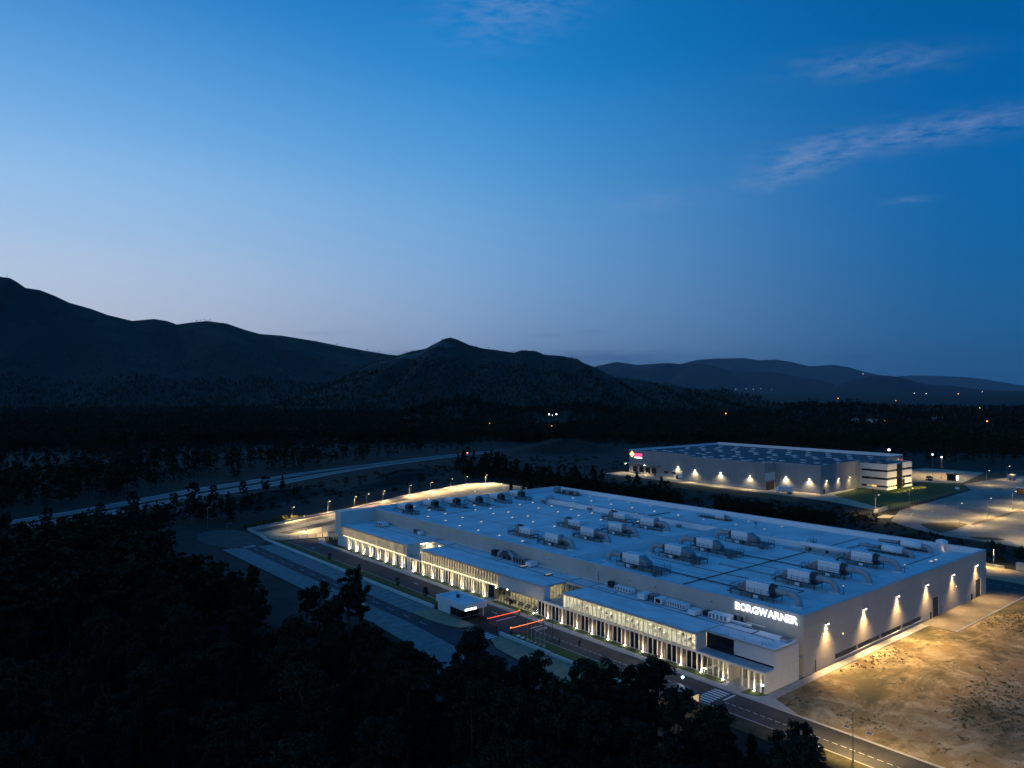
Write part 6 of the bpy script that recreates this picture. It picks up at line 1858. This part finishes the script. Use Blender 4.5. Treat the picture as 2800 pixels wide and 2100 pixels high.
def low_tree(kind, seed, nc=20, per=5, size=.085):
    rng = np.random.default_rng(seed)
    C, R = crown_layout(kind, rng, 1.0)
    k = rng.choice(len(C), nc, replace=False)
    T = leaf_tris(rng, [C[i] for i in k], [R[i] * 1.35 for i in k], per, size)
    a = np.array([(.012, 0, 0), (-.006, .01, 0), (0, 0, .8)]), np.array([(-.006, -.01, 0), (.012, 0, 0), (0, 0, .8)])
    return np.concatenate([T, np.array(a)])


LOW = [low_tree(k, 40 + i) for i, k in enumerate('eepec')]
LOW2 = [low_tree(k, 60 + i, 9, 3, .15) for i, k in enumerate('eepec')]


def forest_mesh(name, P, H, m, label, low=LOW):
    T = []
    kinds = RNG.integers(0, len(low), len(P))
    for k in range(len(low)):
        s = kinds == k
        p, h = P[s], H[s]
        n = len(p)
        if n == 0:
            continue
        a = RNG.uniform(0, 6.28, n)
        ca, sa = np.cos(a), np.sin(a)
        B = low[k].reshape(-1, 3)
        w = h * RNG.uniform(.9, 1.35, n)
        X = (B[None, :, 0] * ca[:, None] - B[None, :, 1] * sa[:, None]) * w[:, None] + p[:, 0:1]
        Y = (B[None, :, 0] * sa[:, None] + B[None, :, 1] * ca[:, None]) * w[:, None] + p[:, 1:2]
        Z = B[None, :, 2] * h[:, None] + p[:, 2:3]
        T.append(np.stack([X, Y, Z], -1).reshape(-1, 3, 3))
    o = link(name, tri_mesh(name, np.concatenate(T), m))
    return tag(o, label, None, None, 'stuff')


def polar(n, r0, r1, a0=3.0, a1=77.0, pw=1.0):
    q = RNG.random(n) ** pw
    r = 1 / (1 / r1 + (1 / r0 - 1 / r1) * q)
    a = np.radians(RNG.uniform(a0, a1, n))
    return -137.4 + r * np.sin(a), -77.3 + r * np.cos(a)


x, y = polar(9000, 190, 800)
x2, y2 = polar(30000, 780, 2600, pw=1.25)
x, y = np.concatenate([x, x2]), np.concatenate([y, y2])
ok = ~inside(x, y, SITE) & ~inside(x, y, HWY) & ~inside(x, y, SCRUB)
for lx, ly in LAMP_XY:
    ok &= np.hypot(x - lx, y - ly) > 22
x, y = x[ok], y[ok]
P = np.array([(a, b, ground_z(a, b)) for a, b in zip(x, y)])
clump = .5 + .5 * np.sin(x * .021 + 1.3 * np.sin(y * .017)) * np.cos(y * .026 + np.sin(x * .013))
H = RNG.uniform(5, 11, len(P)) + 7.5 * clump * RNG.random(len(P))
# single trees on the mountain crest
CR = [(1052, 3951, 390), (1127, 3928, 401), (1218, 3898, 391), (1472, 3802, 335), (1628, 3734, 310), (1745, 3677, 285), (1872, 3611, 260), (1983, 3548, 240)]
cp_, ch_ = [], []
for i, n in ((0, 6), (1, 4), (4, 3), (6, 4)):
    for k in range(n):
        q = RNG.random()
        cp_.append([CR[i][j] + (CR[i + 1][j] - CR[i][j]) * q for j in range(3)])
        ch_.append(RNG.uniform(7, 15))
P = np.concatenate([P, np.array(cp_) - np.array([0, 0, 2])])
H = np.concatenate([H, ch_])
nearp = np.hypot(P[:, 0] + 137, P[:, 1] + 77) < 790
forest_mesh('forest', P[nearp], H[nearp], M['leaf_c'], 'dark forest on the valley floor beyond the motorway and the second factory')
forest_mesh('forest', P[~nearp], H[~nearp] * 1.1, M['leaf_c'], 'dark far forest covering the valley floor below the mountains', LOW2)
# wooded lower slopes of the mountain read as one dark coat of trees
x, y = polar(14000, 1500, 3300, 3.0, 64.0)
P = np.array([(a, b, ground_z(a, b)) for a, b in zip(x, y)])
P = P[P[:, 2] > 8]
forest_mesh('slope_forest', P, RNG.uniform(4, 9, len(P)), M['leaf_p'], 'dark woods on the mountain slopes', LOW2)
# scrub and undergrowth
BUSH = [leaf_tris(np.random.default_rng(70 + i), [(RNG.normal(0, .35), RNG.normal(0, .35), .25 + .3 * RNG.random()) for _ in range(5)], [.4] * 5, 6, .34) for i in range(3)]
x, y = polar(15000, 90, 620)
e1 = inside(x, y, [(-200, -140), (-52, -140), (-52, 80), (-104, 120), (-104, 186), (-45, 262), (-200, 300)])
e2 = inside(x, y, SCRUB) & ~inside(x, y, HWY)
e3 = inside(x, y, [(136, -60), (171, -60), (171, 42), (190, 70), (205, 84), (222, 122), (205, 118), (205, 252), (224, 262), (140, 298), (138.5, 244)])
ok = (e1 | e2 | e3) & ~inside(x, y, [(x_, y_) for x_, y_ in ((-29, 216), (-6, 226), (27, 237), (66, 256), (122, 276), (138, 272), (138, 172), (-28, 172))])
x, y = x[ok], y[ok]
P = np.column_stack([x, y, [ground_z(a, b) for a, b in zip(x, y)]])
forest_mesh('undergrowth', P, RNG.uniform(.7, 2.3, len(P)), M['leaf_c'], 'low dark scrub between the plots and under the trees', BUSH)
# scrubby young pines under the belt behind the hall
bx_, by_ = RNG.uniform(139, 180, 1500), RNG.uniform(70, 330, 1500)
az_ = np.degrees(np.arctan2(bx_ + 137.4, by_ + 77.3))
ok = ~((az_ > 52.2) & (az_ < 54.6)) & ~((by_ > 230) & (bx_ < 146))
bx_, by_ = bx_[ok], by_[ok]
forest_mesh('belt_undergrowth', np.column_stack([bx_, by_, np.full(len(bx_), -.06)]), (7.6 - (bx_ - 139) * .09) * RNG.uniform(.6, 1.0, len(bx_)), M['leaf_c'], 'scrubby young growth under the pine belt behind the hall')
# weeds on the dirt lot, in patches
wx, wy = RNG.uniform(-12, 130, 14000), RNG.uniform(-75, -3, 14000)
pat = np.sin(wx * .13 + 2 * np.sin(wy * .11)) + np.sin(wy * .21 + 1.7 * np.sin(wx * .07)) + .25 * np.abs(wy + 3) / 20
ok = (pat + RNG.normal(0, .35, len(wx)) > 1.05) & ~((wx > 50) & (wy > -9)) & (wx > -16 - .35 * wy * 0)
wx, wy = wx[ok], wy[ok]
forest_mesh('weeds', np.column_stack([wx, wy, np.full(len(wx), -.03)]), RNG.uniform(.1, .42, len(wx)), pm('weed_leaf', (.06, .06, .024), .95, scale=1., col2=(.12, .10, .045)), 'scattered weeds and grass tufts on the bare dirt lot', BUSH)
# lit bushes at the car park corner
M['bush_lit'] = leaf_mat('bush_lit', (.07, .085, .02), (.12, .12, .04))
for i, (x, y, s) in enumerate(((-24, 222.5, 1.5), (-19, 225, 2.0), (-14, 226.6, 1.7), (-8.5, 229.8, 1.9), (-3, 232.5, 1.4), (-27, 224, 1.3))):
    T = leaf_tris(np.random.default_rng(200 + i), [(RNG.normal(0, .5), RNG.normal(0, .5), .3 + .5 * RNG.random()) for _ in range(9)], [.5] * 9, 40, .3)
    o = link('shrub', tri_mesh('shrub', T * s, M['bush_lit']), None, (x, y, 0))
    tag(o, 'yellow-lit shrub at the car park corner, %s along the wall' % ORD[i], 'shrub', 'shrubs at the car park corner')

# ================================================================== VEHICLES
M['car_paint'] = pm('car_paint', (.16, .17, .18), .3, .05, metal=.3)
M['car_dark'] = pm('car_dark', (.03, .03, .035), .3, .05)
M['tyre'] = pm('tyre', (.02, .02, .02), .9, .1)
M['trailer_blue'] = pm('trailer_blue', (.42, .47, .55), .5, .06)
M['orange'] = pm('orange', (.62, .15, .02), .5, .05)
M['navy'] = pm('navy', (.02, .05, .16), .5, .05)


def wheel(parent, x, y, r=.33, w=.22):
    o = MB().cyl((x, y - w / 2, r), (x, y + w / 2, r), r, n=14).build('wheel', M['tyre'], parent)
    MB().cyl((x, y - w / 2 - .01, r), (x, y + w / 2 + .01, r), r * .6, n=12).build('rim', M['galv'], o)


def car(label, x, y, ang, paint, tail=False, lights=True):
    t = thing('parked_car' if not tail else 'car', label, 'car', (x, y, .02), math.radians(ang))
    prof = [(-2.15, .32), (-2.2, .62), (-2.1, .88), (-1.75, .95), (1.0, .98), (1.85, .84), (2.15, .66), (2.18, .34)]
    hw = .87
    n = len(prof)
    MB().add([(a, -hw, b) for a, b in prof] + [(a, hw, b) for a, b in prof], [tuple(range(n)), tuple(range(2 * n - 1, n - 1, -1))] + [(i, n + i, n + (i + 1) % n, (i + 1) % n) for i in range(n)]).build('body', paint, t)
    cab = [(-1.95, .94, .80), (-1.45, 1.42, .64), (.05, 1.46, .64), (.95, .97, .80)]
    MB().add([(a, -w, b) for a, b, w in cab] + [(a, w, b) for a, b, w in cab], [(0, 1, 2, 3), (7, 6, 5, 4), (0, 4, 5, 1), (2, 6, 7, 3), (3, 7, 4, 0)]).build('window', M['dark_glass'], t)
    MB().add([(-1.5, -.63, 1.42), (.1, -.63, 1.465), (.1, .63, 1.465), (-1.5, .63, 1.42), (-1.45, -.6, 1.47), (.02, -.6, 1.5), (.02, .6, 1.5), (-1.45, .6, 1.47)], [(0, 3, 2, 1), (4, 5, 6, 7), (0, 1, 5, 4), (1, 2, 6, 5), (2, 3, 7, 6), (3, 0, 4, 7)]).build('roof', paint, t)
    for a in (-1.35, 1.35):
        for b in (-.78, .78):
            wheel(t, a, b)
    for b in (-.62, .62):
        MB().box(2.1, 2.19, b - .18, b + .18, .6, .74).build('headlight', M['galv'], t)
        MB().box(-2.22, -2.14, b - .18, b + .18, .66, .82).build('tail_light', M['led_red'] if tail else M['gutter'], t)
    return t


car('dark parked car on the street pavement behind the pine stems', -45.2, 96.2, -22, M['car_paint'])
car('dark car parked in the lit car park behind the office block', 366.5, 121.5, -20, M['car_dark'])
cm_ = car('car with glowing red tail lights driving off on the motorway', 247.5, 447.5, 20, M['car_dark'], True)
MB().box(-2.3, -2.22, -.8, .8, .55, 1.0).build('brake_light', em('brake_glow', (1, .22, .12), 60), cm_)
light('lamp', 'POINT', cm_, (-3.2, 0, .8), 500, (1, .3, .18), .3)
car('small dark car under the roof-high lamps near the second gatehouse', 352, 116, 70, M['car_dark'])

t = thing('lorry', 'white box lorry parked at the warehouse loading bay', 'lorry', (233.2, 143.6, 0), math.radians(90))
MB().box(-6.2, 1.2, -1.25, 1.25, 1.15, 3.9).build('cargo_box', M['trailer_blue'], t)
for k in range(14):
    MB().box(-6.1 + k * .52, -6.04 + k * .52, 1.25, 1.29, 1.2, 3.85).build('side_rib', M['white'], t)
MB().box(-6.25, 1.25, -1.28, 1.28, 3.9, 3.96).build('box_roof', M['white'], t)
MB().add([(1.5, -1.2, .5), (3.6, -1.2, .5), (3.6, -1.2, 1.7), (3.2, -1.1, 2.9), (1.5, -1.1, 3.0), (1.5, 1.2, .5), (3.6, 1.2, .5), (3.6, 1.2, 1.7), (3.2, 1.1, 2.9), (1.5, 1.1, 3.0)],
         [(0, 1, 2, 3, 4), (9, 8, 7, 6, 5), (0, 5, 6, 1), (1, 6, 7, 2), (2, 7, 8, 3), (3, 8, 9, 4), (4, 9, 5, 0)]).build('cab', M['white'], t)
MB().box(3.3, 3.62, -1.0, 1.0, 1.75, 2.7).build('windscreen', M['dark_glass'], t)
MB().box(-6.1, 2.0, -.5, .5, .7, 1.1).build('chassis', M['black'], t)
for a in (-5.0, -4.0, 2.6):
    for b in (-1.0, 1.0):
        wheel(t, a, b, .5, .3)
t = thing('delivery_van', 'pale van with a lit roof beside the dock end of the warehouse', 'van', (239.5, 215.5, 0), math.radians(90))
MB().box(-4.6, 1.4, -1.2, 1.2, .9, 3.5).build('cargo_box', M['white'], t)
MB().add([(1.5, -1.1, .4), (3.2, -1.1, .4), (3.2, -1.1, 1.4), (2.6, -1.0, 2.4), (1.5, -1.0, 2.5), (1.5, 1.1, .4), (3.2, 1.1, .4), (3.2, 1.1, 1.4), (2.6, 1.0, 2.4), (1.5, 1.0, 2.5)],
         [(0, 1, 2, 3, 4), (9, 8, 7, 6, 5), (0, 5, 6, 1), (1, 6, 7, 2), (2, 7, 8, 3), (3, 8, 9, 4), (4, 9, 5, 0)]).build('cab', M['car_dark'], t)
for a in (-3.4, 2.3):
    for b in (-.95, .95):
        wheel(t, a, b, .45, .28)
t = thing('orange_trailer', 'orange freight trailer with a dark blue front at the right picture edge', 'trailer', (321, 60.5, 0), math.radians(-68))
MB().box(.6, 14, -1.25, 1.25, 1.2, 4.1).build('cargo_box', M['orange'], t)
MB().box(.0, .58, -1.27, 1.27, 1.2, 4.12).build('front_panel', M['navy'], t)
MB().box(.0, 14.05, -1.27, 1.27, 4.12, 4.2).build('box_roof', M['white'], t)
MB().box(.3, 13.8, -.6, .6, .8, 1.18).build('chassis', M['black'], t)
ring = [(3.6 + r * math.cos(a), -1.27, 2.7 + r * math.sin(a)) for r in (.95, .7) for a in [2 * math.pi * k / 20 for k in range(20)]]
MB().add(ring, [(k, (k + 1) % 20, 20 + (k + 1) % 20, 20 + k) for k in range(20)]).build('emblem', pm('pale_orange', (.8, .45, .25), .6, .05), t)
for k in range(4):
    MB().box(5.4 + k * .75, 5.95 + k * .75, -1.275, -1.26, 2.45, 2.95).build('emblem_mark', bpy.data.materials['pale_orange'], t)
for a in (10, 11.3, 12.6):
    for b in (-1.0, 1.0):
        wheel(t, a, b, .5, .3)

# ================================================================== FAR HOUSES AND LIGHTS
M['house'] = pm('house', (.5, .48, .45), .8, .08, scale=.3)
M['tile'] = pm('tile', (.16, .07, .04), .9, .2, scale=.5)
HS = ((915, 436, 11, 9, 6, 20), (843, 379, 14, 9, 6, 60), (876, 375, 10, 8, 5, -10), (1124, 409, 24, 10, 7, 35), (1059, 350, 10, 8, 6, 15), (1216, 370, 14, 9, 6, 50), (1149, 307, 22, 9, 5, 25), (930, 420, 12, 8, 6, 70))
HW_ = ('leftmost of the village beyond the warehouse', 'long one at the front of the village', 'small one beside the long front one', 'broad pale one right of the village', 'small one near the red street lamp', 'farther one behind the red street lamp', 'long one at the right picture edge', 'hindmost of the left cluster')
for (x, y, a, b, h, r), w in zip(HS, HW_):
    z = ground_z(x, y)
    t = thing('house', 'pale distant house among dark trees, ' + w, 'house', (x, y, z - .3), math.radians(r), 'distant village houses')
    MB().box(-a / 2, a / 2, -b / 2, b / 2, 0, h).build('wall', M['house'], t)
    MB().add([(-a / 2 - .4, -b / 2 - .4, h), (a / 2 + .4, -b / 2 - .4, h), (a / 2 + .4, b / 2 + .4, h), (-a / 2 - .4, b / 2 + .4, h), (-a / 2 - .4, 0, h + 2.2), (a / 2 + .4, 0, h + 2.2)], [(0, 3, 2, 1), (0, 1, 5, 4), (2, 3, 4, 5), (0, 4, 3), (1, 2, 5)]).build('roof', M['tile'], t)
    for q in (-.3, .1, .3):
        MB().box(a * q - .6, a * q + .6, -b / 2 - .05, -b / 2 - .01, 1.2, 2.6).build('window', M['dark_glass'], t)
        MB().box(-a / 2 - .05, -a / 2 - .01, b * q - .5, b * q + .5, 1.2, 2.6).build('window', M['dark_glass'], t)
LC = {'o': em('far_orange', (1, .36, .06), 1), 'r': em('far_red', (1, .18, .04), 1), 'g': em('far_green', (.5, 1, .1), 1), 'w': em('far_white', (.9, .93, 1), 1)}
for x, y, zt, c, k, w in FARL:
    dist = math.hypot(x + 137, y + 77)
    z = ground_z(x, y) if dist < 4000 else 0
    zz = max(5.0, zt - z)
    t = thing('street_lamp', 'distant glowing street lamp ' + w, 'street lamp', (x, y, z), 0, 'distant street lamps')
    r = .00042 * dist * math.sqrt(k)
    MB().cyl((0, 0, 0), (0, 0, zz), .08 + dist * 3e-5, n=6).build('pole', M['steel'], t)
    m = em('glow_%s_%d' % (c, int(k * 10)), LC[c].node_tree.nodes['Emission'].inputs[0].default_value[:3], 7.0 * min(2.2, max(.7, k)))
    MB().lathe([(r * .3, zz), (r, zz + r * .6), (r, zz + r * 1.2), (r * .4, zz + r * 1.9)], 10).build('head', m, t)
for i, (x, y, z) in enumerate(((26932, 12855, 589), (24571, 13094, 197), (24645, 12955, 235), (10647, 7183, 43), (10736, 7048, 49), (10859, 6856, 56), (10949, 6712, 38), (10798, 6952, 43), (8395, 2785, 27))):
    g0 = ground_z(x, y)
    t = thing('village_lamp', 'tiny faint light of a far hillside village', 'street lamp', (x, y, z - 10), 0, 'lights of far hillside villages')
    r = 4.0 if i > 2 else 10.0
    MB().cyl((0, 0, -60), (0, 0, 10), .3, n=5).build('pole', M['steel'], t)
    MB().lathe([(r * .3, 10), (r, 10 + r * .6), (r, 10 + r * 1.2), (r * .4, 10 + r * 1.9)], 8).build('head', em('village_glow_%d' % i, (1, .82, .6) if i < 3 else (.8, .9, 1), 3.0 if i < 3 else 1.2), t)
t = thing('summit_mast', 'tiny mast standing on the mountain summit at far left', 'mast', (283, 4101, 556))
MB().cyl((0, 0, 0), (0, 0, 22), 1.0, .6, n=6).build('pole', M['steel'], t)
MB().box(-2.5, 2.5, -2.5, 2.5, 0, 6).build('hut', M['concrete'], t)
